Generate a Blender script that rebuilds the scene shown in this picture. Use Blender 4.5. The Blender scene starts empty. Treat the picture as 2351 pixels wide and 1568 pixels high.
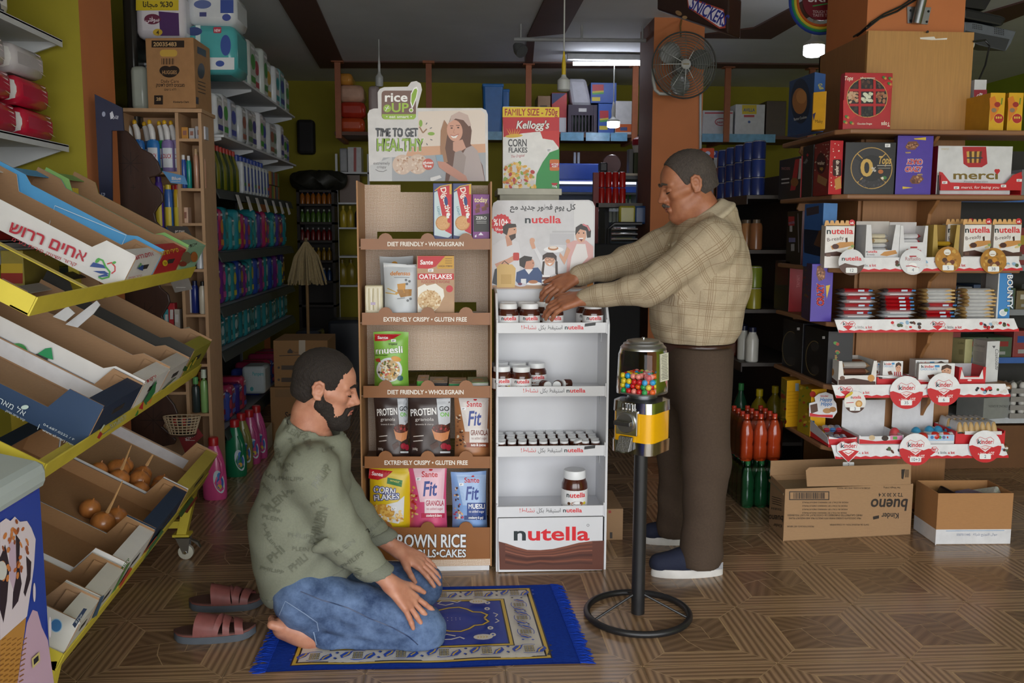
import bpy,bmesh,math,random
import numpy as np
from math import sin,cos,pi,radians,sqrt,atan2,hypot
from mathutils import Vector,Matrix
from mathutils.bvhtree import BVHTree
SC=bpy.context.scene;COL=SC.collection
random.seed(7)
# camera, light, exposure
IW,IH=2351,1568
F_PX,YAW,PITCH,ROLL,CAM_H=2083.,.0623,.1209,.0033,1.40
_cy,_sy,_cp,_sp=cos(YAW),sin(YAW),cos(PITCH),sin(PITCH)
FW=Vector((_sy*_cp,_cy*_cp,-_sp));_r=Vector((_cy,-_sy,0));_u=_r.cross(FW)
RT=_r*cos(ROLL)+_u*sin(ROLL);UP=-_r*sin(ROLL)+_u*cos(ROLL);EYE=Vector((0,0,CAM_H))
cam=bpy.data.cameras.new('camera');cam_o=bpy.data.objects.new('camera',cam);COL.objects.link(cam_o)
cam.sensor_fit='HORIZONTAL';cam.sensor_width=36;cam.lens=F_PX*36/IW;cam.clip_start=.05
mw=Matrix.Identity(4)
for i in range(3):mw[i][0]=RT[i];mw[i][1]=UP[i];mw[i][2]=-FW[i];mw[i][3]=EYE[i]
cam_o.matrix_world=mw;SC.camera=cam_o
w=bpy.data.worlds.new('daylight');SC.world=w;w.use_nodes=True
bg=w.node_tree.nodes['Background'];bg.inputs[0].default_value=(.97,.985,1,1);bg.inputs[1].default_value=6.0
SC.view_settings.view_transform='Standard';SC.view_settings.look='None';SC.view_settings.gamma=1
SC.view_settings.use_curve_mapping=False;SC.view_settings.exposure=0.0
FRONT_Y=-1.2
_pl=bpy.data.lights.new('shop_front_daylight','AREA');_pl.shape='RECTANGLE';_pl.size=6.2;_pl.size_y=2.4
_pl.cycles.is_portal=True
_po=bpy.data.objects.new('shop_front_daylight',_pl);COL.objects.link(_po);_po.location=(1.2,FRONT_Y,1.2);_po.rotation_euler=(pi/2,0,0)
# pixel <-> world
def ray(x,y):return FW+RT*((x-IW/2)/F_PX)-UP*((y-IH/2)/F_PX)
def P(x,y,Y=None,Z=None,X=None):
 d=ray(x,y)
 t=(Y-EYE.y)/d.y if Y is not None else((Z-EYE.z)/d.z if Z is not None else(X-EYE.x)/d.x)
 return EYE+d*t
def PJ(p):d=Vector(p)-EYE;z=d.dot(FW);return IW/2+F_PX*d.dot(RT)/z,IH/2-F_PX*d.dot(UP)/z
def PP(x,y,p0,n):d=ray(x,y);return EYE+d*((Vector(p0)-EYE).dot(n)/d.dot(n))
def planeY(Y):return lambda x,y,o:P(x,y,Y=Y-o)
def planeX(X,s=-1):return lambda x,y,o:P(x,y,X=X+s*o)
def planeZ(Z):return lambda x,y,o:P(x,y,Z=Z+o)
def plane(p0,n):
 n=Vector(n).normalized();p0=Vector(p0)
 return lambda x,y,o:PP(x,y,p0+n*o,n)
def onmesh(ob_bvh,fb):
 def f(x,y,o):
  d=ray(x,y).normalized();h=ob_bvh.ray_cast(EYE,d)
  return h[0]+h[1]*o if h[0]is not None else(fb(x,y,0)if fb else None)
 return f
def UVf(o,u,v):
 o,u,v=Vector(o),Vector(u),Vector(v);n=u.cross(v).normalized()
 return lambda x,y,k:o+u*x+v*y+n*k
# materials
def lin(h):
 if isinstance(h,str):h=[int(h[i:i+2],16)for i in(0,2,4)]
 return tuple(((c/255)/12.92 if c<=10 else(((c/255)+.055)/1.055)**2.4)for c in h)
MC={}
def mat(h,rough=.6,metal=0.,var=.08,sc=25.,bump=0.,spec=.5,emit=0.,coat=0.,stretch=None,trans=0.):
 key=(h,rough,metal,var,sc,bump,spec,emit,coat,stretch,trans)
 if key in MC:return MC[key]
 m=bpy.data.materials.new('surface_'+str(h));m.use_nodes=True;nt=m.node_tree;N=nt.nodes;L=nt.links;b=N['Principled BSDF']
 c=lin(h);b.inputs['Roughness'].default_value=rough;b.inputs['Metallic'].default_value=metal
 b.inputs['Specular IOR Level'].default_value=spec;b.inputs['Coat Weight'].default_value=coat
 if trans:b.inputs['Transmission Weight'].default_value=trans
 if emit:
  b.inputs['Emission Color'].default_value=(*c,1);b.inputs['Emission Strength'].default_value=emit
 tc=N.new('ShaderNodeTexCoord');mp=N.new('ShaderNodeMapping');L.new(tc.outputs['Object'],mp.inputs[0])
 if stretch:mp.inputs['Scale'].default_value=stretch
 nz=N.new('ShaderNodeTexNoise');nz.inputs['Scale'].default_value=sc;nz.inputs['Detail'].default_value=4;L.new(mp.outputs[0],nz.inputs['Vector'])
 mx=N.new('ShaderNodeMix');mx.data_type='RGBA';L.new(nz.outputs[0],mx.inputs[0])
 mx.inputs[6].default_value=(*[v*(1-2*var)for v in c],1);mx.inputs[7].default_value=(*[min(1,v*(1+2*var))for v in c],1)
 L.new(mx.outputs[2],b.inputs['Base Color'])
 if bump:
  bp=N.new('ShaderNodeBump');bp.inputs['Strength'].default_value=bump;bp.inputs['Distance'].default_value=.004
  L.new(nz.outputs[0],bp.inputs['Height']);L.new(bp.outputs[0],b.inputs['Normal'])
 MC[key]=m;return m
def nodes_mat(name,rough=.6):
 m=bpy.data.materials.new(name);m.use_nodes=True;nt=m.node_tree;b=nt.nodes['Principled BSDF'];b.inputs['Roughness'].default_value=rough
 return m,nt.nodes,nt.links,b
PRM,_N,_L,_b=nodes_mat('printed_colour',.45)
_a=_N.new('ShaderNodeVertexColor');_a.layer_name='col';_L.new(_a.outputs[0],_b.inputs['Base Color'])
def clearmat(name,tint,amt,rough=.08):
 m,N,L,b=nodes_mat(name);o=N['Material Output']
 t=N.new('ShaderNodeBsdfTransparent');t.inputs[0].default_value=(*tint,1)
 g=N.new('ShaderNodeBsdfGlossy');g.inputs['Roughness'].default_value=rough
 lw=N.new('ShaderNodeLayerWeight');lw.inputs[0].default_value=amt
 x=N.new('ShaderNodeMixShader');L.new(lw.outputs['Fresnel'],x.inputs[0]);L.new(t.outputs[0],x.inputs[1]);L.new(g.outputs[0],x.inputs[2]);L.new(x.outputs[0],o.inputs[0])
 return m
CLEAR=clearmat('clear_plastic',(.93,.95,.96),.25);FILM=clearmat('shrink_film',(.9,.92,.95),.35,.15)
def cardm(h='a3815f'):return mat(h,.85,0,.06,60,.05,stretch=(1,1,6))
WHITE='dedfe2'
# mesh building
LOC={}
class MB:
 def __init__(s):s.v=[];s.f=[];s.m=[]
 def add(s,vs,fs,m=0):
  o=len(s.v);s.v+=[tuple(p)for p in vs];s.f+=[tuple(i+o for i in f)for f in fs];s.m+=[m]*len(fs);return s
 def hexa(s,p,m=0):return s.add(p,[(3,2,1,0),(4,5,6,7),(0,1,5,4),(1,2,6,5),(2,3,7,6),(3,0,4,7)],m)
 def box(s,a,b,m=0):
  x0,y0,z0=a;x1,y1,z1=b
  return s.hexa([(x0,y0,z0),(x1,y0,z0),(x1,y1,z0),(x0,y1,z0),(x0,y0,z1),(x1,y0,z1),(x1,y1,z1),(x0,y1,z1)],m)
 def prism(s,pts,vec,m=0):
  pts=[Vector(p)for p in pts];vec=Vector(vec);n=len(pts)
  return s.add(pts+[p+vec for p in pts],[tuple(range(n))[::-1],tuple(range(n,2*n))]+[(i,(i+1)%n,(i+1)%n+n,i+n)for i in range(n)],m)
 def lathe(s,prof,n=20,c=(0,0,0),m=0,ax=None,sx=1.,sy=1.):
  vs=[];fs=[];c=Vector(c)
  M=Matrix.Identity(3)if ax is None else Vector((0,0,1)).rotation_difference(Vector(ax)).to_matrix()
  for r,z in prof:
   for i in range(n):
    a=2*pi*i/n;vs.append(c+M@Vector((r*cos(a)*sx,r*sin(a)*sy,z)))
  k=len(prof)
  for j in range(k-1):
   for i in range(n):fs.append((j*n+i,j*n+(i+1)%n,(j+1)*n+(i+1)%n,(j+1)*n+i))
  if prof[0][0]>1e-6:fs.append(tuple(range(n))[::-1])
  if prof[-1][0]>1e-6:fs.append(tuple(range((k-1)*n,k*n)))
  return s.add(vs,fs,m)
 def tube(s,pts,r,n=8,m=0):
  pts=[Vector(p)for p in pts];k=len(pts);rs=r if isinstance(r,(list,tuple))else[r]*k;vs=[];fs=[]
  prev=None
  for i,p in enumerate(pts):
   t=(pts[min(i+1,k-1)]-pts[max(i-1,0)]).normalized()
   if prev is None:
    a=t.orthogonal().normalized()
   else:
    a=(prev-t*prev.dot(t)).normalized()
   prev=a;b=t.cross(a)
   for j in range(n):vs.append(p+(a*cos(2*pi*j/n)+b*sin(2*pi*j/n))*rs[i])
  for i in range(k-1):
   for j in range(n):fs.append((i*n+j,i*n+(j+1)%n,(i+1)*n+(j+1)%n,(i+1)*n+j))
  fs+=[tuple(range(n))[::-1],tuple(range((k-1)*n,k*n))]
  return s.add(vs,fs,m)
 def ball(s,c,r,nu=12,nv=8,m=0):
  r=(r,r,r)if isinstance(r,(int,float))else r
  vs=[(c[0],c[1],c[2]-r[2])];fs=[]
  for j in range(1,nv):
   t=pi*j/nv
   for i in range(nu):a=2*pi*i/nu;vs.append((c[0]+r[0]*sin(t)*cos(a),c[1]+r[1]*sin(t)*sin(a),c[2]-r[2]*cos(t)))
  vs.append((c[0],c[1],c[2]+r[2]));e=len(vs)-1
  for i in range(nu):fs+=[(0,1+(i+1)%nu,1+i),(e,1+(nv-2)*nu+i,1+(nv-2)*nu+(i+1)%nu)]
  for j in range(nv-2):
   for i in range(nu):fs.append((1+j*nu+i,1+j*nu+(i+1)%nu,1+(j+1)*nu+(i+1)%nu,1+(j+1)*nu+i))
  return s.add(vs,fs,m)
 def sheet(s,fn,nu,nv,m=0,closed=False):
  vs=[fn(i/nu,j/nv)for j in range(nv+1)for i in range(nu+1)]
  return s.add(vs,[(j*(nu+1)+i,j*(nu+1)+i+1,(j+1)*(nu+1)+i+1,(j+1)*(nu+1)+i)for j in range(nv)for i in range(nu)],m)
 def xf(s,M):s.v=[tuple(M@Vector(p))for p in s.v];return s
 def bvh(s):return BVHTree.FromPolygons([Vector(p)for p in s.v],s.f)
 def obj(s,name,mats,parent=None,smooth=False,bev=0,sub=0,ang=40,col=None):
  if not isinstance(mats,(list,tuple)):mats=[mats]
  if parent is None:
   a=np.array(s.v);lo,hi=a.min(0),a.max(0);loc=Vector(((lo[0]+hi[0])/2,(lo[1]+hi[1])/2,lo[2]))
  else:loc=LOC[parent.name]
  me=bpy.data.meshes.new(name);me.from_pydata([tuple(Vector(p)-loc)for p in s.v],[],s.f)
  for m in mats:me.materials.append(m)
  if len(mats)>1:me.polygons.foreach_set('material_index',s.m)
  if col is not None:
   at=me.color_attributes.new('col','FLOAT_COLOR','CORNER')
   buf=np.ones((len(me.loops),4),np.float32);k=0
   lt=np.array([len(f)for f in s.f]);buf[:,:3]=np.repeat(np.array(col,np.float32),lt,axis=0)
   at.data.foreach_set('color',buf.ravel())
  if smooth:
   me.polygons.foreach_set('use_smooth',[True]*len(me.polygons));me.set_sharp_from_angle(angle=radians(ang))
  me.update();o=bpy.data.objects.new(name,me);COL.objects.link(o)
  if parent is None:o.location=loc
  else:o.parent=parent
  LOC[o.name]=loc
  if bev:
   bm_=o.modifiers.new('bevel','BEVEL');bm_.width=bev;bm_.segments=2;bm_.limit_method='ANGLE'
  if sub:
   sm=o.modifiers.new('sub','SUBSURF');sm.levels=sub;sm.render_levels=sub
  return o
def tag(o,label,cat,group=None,kind=None):
 if label:o['label']=label
 if cat:o['category']=cat
 if group:o['group']=group
 if kind:o['kind']=kind
 return o
def struct(o):o['kind']='structure';return o
def thing(name,label,cat,loc,group=None):
 o=bpy.data.objects.new(name,None);COL.objects.link(o);o.empty_display_size=.05;o.location=loc;LOC[o.name]=Vector(loc)
 return tag(o,label,cat,group)
KIDS={}
def copy_tree(o,d,label=None,rz=0,parent=None,kids=None):
 c=o.copy();COL.objects.link(c)
 if parent is None:
  c.location=Vector(o.location)+Vector(d);c.rotation_euler.z+=rz
  if label:c['label']=label
 else:c.parent=parent
 LOC[c.name]=LOC[o.name]if parent is not None else c.location.copy()
 for ch in[x for x in kids if x.parent==o]:copy_tree(ch,None,parent=c,kids=kids)
 return c
def dup(o,d,label=None,rz=0):
 return copy_tree(o,d,label,rz,None,list(o.children_recursive))
ORD=['first','second','third','fourth','fifth','sixth','seventh','eighth','ninth','tenth','eleventh','twelfth','thirteenth','fourteenth','fifteenth','sixteenth']
# lettering
AR={'ا':(0xFE8D,2),'ب':(0xFE8F,4),'ة':(0xFE93,2),'ت':(0xFE95,4),'ج':(0xFE9D,4),'ح':(0xFEA1,4),'خ':(0xFEA5,4),'د':(0xFEA9,2),'ر':(0xFEAD,2),'ز':(0xFEAF,2),'س':(0xFEB1,4),'ش':(0xFEB5,4),'ص':(0xFEB9,4),'ط':(0xFEC1,4),'ظ':(0xFEC5,4),'ع':(0xFEC9,4),'ف':(0xFED1,4),'ق':(0xFED5,4),'ك':(0xFED9,4),'ل':(0xFEDD,4),'م':(0xFEE1,4),'ن':(0xFEE5,4),'ه':(0xFEE9,4),'و':(0xFEED,2),'ي':(0xFEF1,4)}
def shape(s):
 if any('\u0590'<=c<='\u05ff' for c in s):return ''.join('ר' if c=='ד' else c for c in s[::-1])
 if not any(c in AR for c in s):return s
 out=[]
 for i,c in enumerate(s):
  if c not in AR:out.append(c);continue
  b,n=AR[c];pv=i>0 and s[i-1]in AR and AR[s[i-1]][1]==4;nx=n==4 and i+1<len(s)and s[i+1]in AR
  out.append(chr(b+(3 if pv and nx else 2 if nx else 1 if pv else 0)))
 return ''.join(out[::-1])
CHARS=[chr(i)for i in range(33,127)]+list('•®–“”′אבגהוזחטיכלמנסעפצקרשתםןףץך')+[chr(b+k)for b,n in AR.values()for k in range(n)]
GL={}
def _glyphs():
 tmp=[]
 for bold in(0,1):
  for c in CHARS+['',' ']:
   cu=bpy.data.curves.new('g','FONT');cu.body='|'+c+'|' if c in('',' ')else c;cu.size=1;cu.resolution_u=3;cu.offset=.022*bold
   cu2=bpy.data.curves.new('g','FONT');cu2.body='|'+c+'|';cu2.size=1;cu2.resolution_u=1;cu2.fill_mode='NONE'
   o=bpy.data.objects.new('g',cu);o2=bpy.data.objects.new('g',cu2);COL.objects.link(o);COL.objects.link(o2);tmp.append((bold,c,o,o2))
 dg=bpy.context.evaluated_depsgraph_get();dg.update()
 wid={}
 for bold,c,o,o2 in tmp:
  me=o.evaluated_get(dg).to_mesh();me.calc_loop_triangles()
  v=np.array([x.co[:2]for x in me.vertices]).reshape(-1,2);t=[tuple(q.vertices)for q in me.loop_triangles]
  m2=o2.evaluated_get(dg).to_mesh();xs=[x.co[0]for x in m2.vertices]
  GL[(bold,c)]=[v,t,max(xs)-min(xs)if xs else 0]
 for bold in(0,1):
  base=GL[(bold,'')][2]
  for c in CHARS+[' ']:GL[(bold,c)][2]=max(.05,GL[(bold,c)][2]-base)
  GL[(bold,' ')][0]=np.zeros((0,2));GL[(bold,' ')][1]=[]
 for _,_,o,o2 in tmp:
  for q in(o,o2):d=q.data;bpy.data.objects.remove(q);bpy.data.curves.remove(d)
_glyphs()
CAPH=GL[(0,'H')][0][:,1].max()
class Print:
 """flat print laid on a surface: shapes in 2D coordinates carried to 3D by fn(x, y, offset)"""
 def __init__(s,fn,down=True,base=.0004,step=.00005,fine=0):
  s.fn=fn;s.sg=-1 if down else 1;s.k=base;s.step=step;s.fine=fine;s.v=[];s.f=[];s.c=[]
 def raw(s,v2,tris,col):
  if s.fine:
   bm=bmesh.new();vv=[bm.verts.new((x,y,0))for x,y in v2]
   for t in tris:
    try:bm.faces.new([vv[i]for i in t])
    except ValueError:pass
   bmesh.ops.triangulate(bm,faces=bm.faces[:])
   for _ in range(5):
    e=[e for e in bm.edges if e.calc_length()>s.fine]
    if not e:break
    bmesh.ops.subdivide_edges(bm,edges=e,cuts=1);bmesh.ops.triangulate(bm,faces=bm.faces[:])
   bm.verts.index_update();v2=[(q.co.x,q.co.y)for q in bm.verts];tris=[tuple(q.index for q in f.verts)for f in bm.faces];bm.free()
  o=len(s.v);k=s.k;q=[s.fn(x,y,k)for x,y in v2];c=lin(col);tris=[t for t in tris if all(q[i]is not None for i in t)];s.v+=[tuple(p or(0,0,0))for p in q]
  s.f+=[tuple(i+o for i in t)for t in tris];s.c+=[c]*len(tris);s.k+=s.step;return s
 def poly(s,pts,col):return s.raw(pts,[tuple(range(len(pts)))],col)
 def rect(s,x0,y0,x1,y1,col):return s.poly([(x0,y0),(x1,y0),(x1,y1),(x0,y1)],col)
 def rrect(s,x0,y0,x1,y1,r,col):
  pts=[]
  for cx,cy,a in((x1-r,y1-r,0),(x0+r,y1-r,90),(x0+r,y0+r,180),(x1-r,y0+r,270)):
   pts+=[(cx+r*cos(radians(a+t)),cy+r*sin(radians(a+t)))for t in(0,30,60,90)]
  return s.poly(pts,col)
 def ell(s,cx,cy,rx,ry,col,n=22,a0=0,a1=360,rot=0):
  cr,sr=cos(radians(rot)),sin(radians(rot));pts=[]
  m=n if a1-a0>=360 else n+1
  for i in range(m):
   a=radians(a0+(a1-a0)*i/n);x,y=rx*cos(a),ry*sin(a);pts.append((cx+x*cr-y*sr,cy+x*sr+y*cr))
  return s.poly(pts,col)
 def ring(s,cx,cy,rx,ry,w,col,n=28,a0=0,a1=360):
  full=a1-a0>=360;m=n if full else n+1;v=[]
  for i in range(m):a=radians(a0+(a1-a0)*i/n);v+=[(cx+rx*cos(a),cy+ry*sin(a)),(cx+(rx-w)*cos(a),cy+(ry-w)*sin(a))]
  return s.raw(v,[(2*i,2*((i+1)%m),2*((i+1)%m)+1,2*i+1)for i in range(n)],col)
 def line(s,pts,w,col):
  n=len(pts);v=[]
  for i,(x,y)in enumerate(pts):
   xa,ya=pts[max(i-1,0)];xb,yb=pts[min(i+1,n-1)];l=hypot(xb-xa,yb-ya)or 1;nx,ny=-(yb-ya)/l*w/2,(xb-xa)/l*w/2
   v+=[(x+nx,y+ny),(x-nx,y-ny)]
  return s.raw(v,[(2*i,2*i+2,2*i+3,2*i+1)for i in range(n-1)],col)
 def text(s,t,x,y,h,col,w=None,bold=1,al='c',ang=0,shear=0,flip=False,up=None):
  """x,y: anchor on the baseline; h cap height; w fit to width; ang degrees anticlockwise on the surface"""
  t=shape(t);vs=[];fs=[];cx=0
  for c in t:
   g=GL.get((0 if c in 'MMא' else bold,c))or GL[(bold,'-')]
   o=len(vs);vs+=[(cx+a,b)for a,b in g[0]];fs+=[tuple(i+o for i in q)for q in g[1]];cx+=g[2]
  if not vs:return s
  sc=h/CAPH;sx=sc if w is None else w/cx;off={'c':-cx/2,'l':0,'r':-cx}[al]
  ca,sa=cos(radians(ang)),sin(radians(ang));pts=[]
  for a,b in vs:
   X=(a+off)*sx+b*sc*shear;Y=b*sc
   if flip:X,Y=-X,h-Y if False else-Y
   pts.append((x+X*ca-Y*sa,y+s.sg*(X*sa+Y*ca)))
  s.raw(pts,fs,col);return s
 def otext(s,t,x,y,h,col,out,ow,**k):
  d=ow*.7
  k0=s.k
  for dx,dy in((-ow,0),(ow,0),(0,-ow),(0,ow),(d,d),(-d,d),(d,-d),(-d,-d)):s.k=k0;s.text(t,x+dx,y+dy,h,out,**k)
  return s.text(t,x,y,h,col,**k)
 def fill(s,n,x0,y0,x1,y1,r,cols,rnd,inside=None):
  for _ in range(n):
   x,y=rnd.uniform(x0,x1),rnd.uniform(y0,y1)
   if inside and not inside(x,y):continue
   s.ell(x,y,r*rnd.uniform(.6,1.3),r*rnd.uniform(.5,1),rnd.choice(cols),7,rot=rnd.uniform(0,180));s.k-=s.step*.8
  s.k+=s.step*4;return s
 def build(s,name,parent):
  m=MB();u=sorted({i for f in s.f for i in f});ix={j:i for i,j in enumerate(u)};m.v=[s.v[j]for j in u];m.f=[tuple(ix[i]for i in f)for f in s.f];m.m=[0]*len(s.f);return m.obj(name,PRM,parent,col=s.c)
# the setting
ZC,YB,XL,XR=2.85,9.2,-2.05,5.2
YEL=mat('968b1f',.75,0,.07,6,.05);GRN=mat('93a428',.75,0,.06,6,.05);ORG=mat('c47644',.7,0,.05,5,.06)
CEIL=mat('d4d7dc',.85,0,.05,3,.04);BRN=mat('5d4038',.7,0,.06,8)
GROUT=mat('b3a38c',.6)
def wood_print(name,a,b,freq,rough):
 m,N,L,bs=nodes_mat(name,rough);bs.inputs['Specular IOR Level'].default_value=.6
 uv=N.new('ShaderNodeUVMap');mp=N.new('ShaderNodeMapping');L.new(uv.outputs[0],mp.inputs[0]);mp.inputs['Scale'].default_value=(1.2,freq,1)
 tc=N.new('ShaderNodeTexCoord');oi=N.new('ShaderNodeObjectInfo')
 ad=N.new('ShaderNodeVectorMath');ad.operation='ADD';L.new(mp.outputs[0],ad.inputs[0])
 cb=N.new('ShaderNodeCombineXYZ');ml=N.new('ShaderNodeMath');ml.operation='MULTIPLY';ml.inputs[1].default_value=.35;L.new(oi.outputs['Random'],ml.inputs[0]);L.new(ml.outputs[0],cb.inputs[0]);L.new(cb.outputs[0],ad.inputs[1])
 wv=N.new('ShaderNodeTexWave');wv.bands_direction='Y';wv.inputs['Scale'].default_value=1;wv.inputs['Distortion'].default_value=2.2;wv.inputs['Detail'].default_value=3;wv.inputs['Detail Scale'].default_value=.7;L.new(ad.outputs[0],wv.inputs[0])
 nz=N.new('ShaderNodeTexNoise');nz.inputs['Scale'].default_value=3;nz.inputs['Detail'].default_value=6;mp2=N.new('ShaderNodeMapping');mp2.inputs['Scale'].default_value=(1,9,1);L.new(ad.outputs[0],mp2.inputs[0]);L.new(mp2.outputs[0],nz.inputs[0])
 mx=N.new('ShaderNodeMix');mx.data_type='RGBA';L.new(wv.outputs[1],mx.inputs[0]);mx.inputs[6].default_value=(*lin(a),1);mx.inputs[7].default_value=(*lin(b),1)
 m2=N.new('ShaderNodeMix');m2.data_type='RGBA';m2.blend_type='MULTIPLY';m2.inputs[0].default_value=.7;L.new(mx.outputs[2],m2.inputs[6])
 rp=N.new('ShaderNodeValToRGB');rp.color_ramp.elements[0].position=.3;rp.color_ramp.elements[0].color=(.68,.66,.64,1);rp.color_ramp.elements[1].position=.7;rp.color_ramp.elements[1].color=(1,1,1,1);L.new(nz.outputs[0],rp.inputs[0]);L.new(rp.outputs[0],m2.inputs[7])
 L.new(m2.outputs[2],bs.inputs['Base Color'])
 return m
W_BORD=wood_print('parquet_border','b39373','7d634b',6.,.24);W_IN=wood_print('parquet_inner','8d7157','735b45',4.,.24);W_LINE=mat('b3946f',.3)
T=.4466;GX,GY=1.047,3.209
def tile_mesh():
 me=bpy.data.meshes.new('tile');vs=[];fs=[];mi=[];uvs=[]
 def face(pts,z,m,rot):
  o=len(vs);c=cos(rot);s_=sin(rot)
  vs.extend((x*T,y*T,z)for x,y in pts);fs.append(tuple(range(o,o+len(pts))));mi.append(m);uvs.extend((x*c+y*s_,-x*s_+y*c)for x,y in pts)
 def inset(pts,d):
  cx=sum(p[0]for p in pts)/len(pts);cy=sum(p[1]for p in pts)/len(pts);out=[]
  for x,y in pts:l=hypot(x-cx,y-cy);out.append((x-(x-cx)/l*d,y-(y-cy)/l*d))
  return out
 e=.4965;i_=.30
 face([(-e,-e),(e,-e),(e,e),(-e,e)],0,2,0)
 o=len(vs);vs.extend([(x*T,y*T,z)for z in(0,-.006)for x,y in((-e,-e),(e,-e),(e,e),(-e,e))])
 for k in range(4):fs.append((o+k,o+4+k,o+4+(k+1)%4,o+(k+1)%4));mi.append(2);uvs.extend([(0,0)]*4)
 C=[(-1,-1),(1,-1),(1,1),(-1,1)]
 for k in range(4):
  a,b=C[k],C[(k+1)%4]
  face(inset([(a[0]*e,a[1]*e),(b[0]*e,b[1]*e),(b[0]*i_,b[1]*i_),(a[0]*i_,a[1]*i_)],.004),.0003,0,k*pi/2)
 A,B,Cc,D=(-.11,.06),(.10,.13),(.12,-.08),(-.07,-.12);j=.29
 for pts,r in(([(-j,-j),(.02,-j),D,A,(-j,.02)],.5),([(.02,-j),(j,-j),(j,-.03),Cc,D],-.4),([(j,-.03),(j,j),(-.02,j),B,Cc],.75),([(-.02,j),(-j,j),(-j,.02),A,B],-.6),([A,D,Cc,B],.1)):
  face(inset(pts,.004),.0003,1,r)
 me.from_pydata(vs,[],fs);u=me.uv_layers.new(name='UVMap');u.data.foreach_set('uv',np.array(uvs,np.float32).ravel())
 for m in(W_BORD,W_IN,W_LINE):me.materials.append(m)
 me.polygons.foreach_set('material_index',mi);me.update();return me
fl=MB().box((XL,FRONT_Y,-.1),(XR,YB,-.004)).obj('floor',GROUT);struct(fl)
TM=tile_mesh()
for i in range(-8,9):
 for j in range(-2,13):
  o=bpy.data.objects.new('tile',TM);COL.objects.link(o);o.parent=fl;o.location=Vector((GX+(i+.5)*T,GY+(j+.5)*T,0))-LOC[fl.name]
  o.rotation_euler.z=random.choice((0,pi/2,pi,3*pi/2))if(i+j)%3==0 else 0
struct(MB().box((XL-8,FRONT_Y-14,-.25),(XR+8,FRONT_Y,-.1)).obj('floor_pavement_bounce',mat('a8a59e',.9,0,.08,3)))  # unseen outside ground, added to block sky light from below and reflect daylight
struct(MB().box((XL-.2,FRONT_Y,-.1),(XL,YB,ZC)).obj('wall_left',YEL))
struct(MB().box((XR,FRONT_Y,-.1),(XR+.2,YB,ZC)).obj('wall_right',GRN))
struct(MB().box((XL-.2,YB,-.1),(XR+.2,YB+.2,ZC)).obj('wall_back',YEL))
struct(MB().box((XL-.2,FRONT_Y,ZC),(XR+.2,YB+.2,ZC+.2)).obj('ceiling',CEIL))
struct(MB().box((XL-.2,FRONT_Y-.2,2.4),(XR+.2,FRONT_Y,ZC+.2)).box((XL-.2,FRONT_Y-.2,0),(-1.9,FRONT_Y,2.4)).box((4.3,FRONT_Y-.2,0),(XR+.2,FRONT_Y,2.4)).obj('wall_front',YEL))
def band(n,pts):
 struct(MB().prism([P(x,y,Z=ZC-.012)for x,y in pts],(0,0,.02)).obj('trim_%d'%n,BRN))
band(1,[(640,0),(725,0),(788,143),(735,157)])
band(2,[(735,157),(788,143),(1470,146),(1470,157)])
band(3,[(1250,0),(1340,0),(1297,78),(1210,86)])
band(4,[(1600,83),(1730,66),(1892,-20),(1960,-20),(1770,90),(1600,88)])
band(5,[(1210,90),(1228,90),(1222,160),(1206,160)])
band(6,[(2215,45),(2351,5),(2351,35),(2215,88)])
band(7,[(1610,146),(1890,149),(1890,158),(1610,157)])
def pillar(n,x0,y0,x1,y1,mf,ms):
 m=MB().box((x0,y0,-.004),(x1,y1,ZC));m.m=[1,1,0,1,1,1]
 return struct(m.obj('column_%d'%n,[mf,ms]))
pillar(1,-2.05,4.12,-1.6,4.5,YEL,ORG)
pillar(2,-2.05,7.65,-1.6,7.9,YEL,ORG)
pillar(3,1.36,6.33,1.71,6.8,ORG,mat('7b4a35',.75))  # brown sides: shade on the orange column painted into the side colour
pillar(4,1.96,4.36,2.44,4.84,ORG,ORG)
struct(MB().box((1.05,YB-.02,1.0),(1.75,YB,2.2)).obj('trim_8',mat('7b4f40',.75)))
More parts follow.
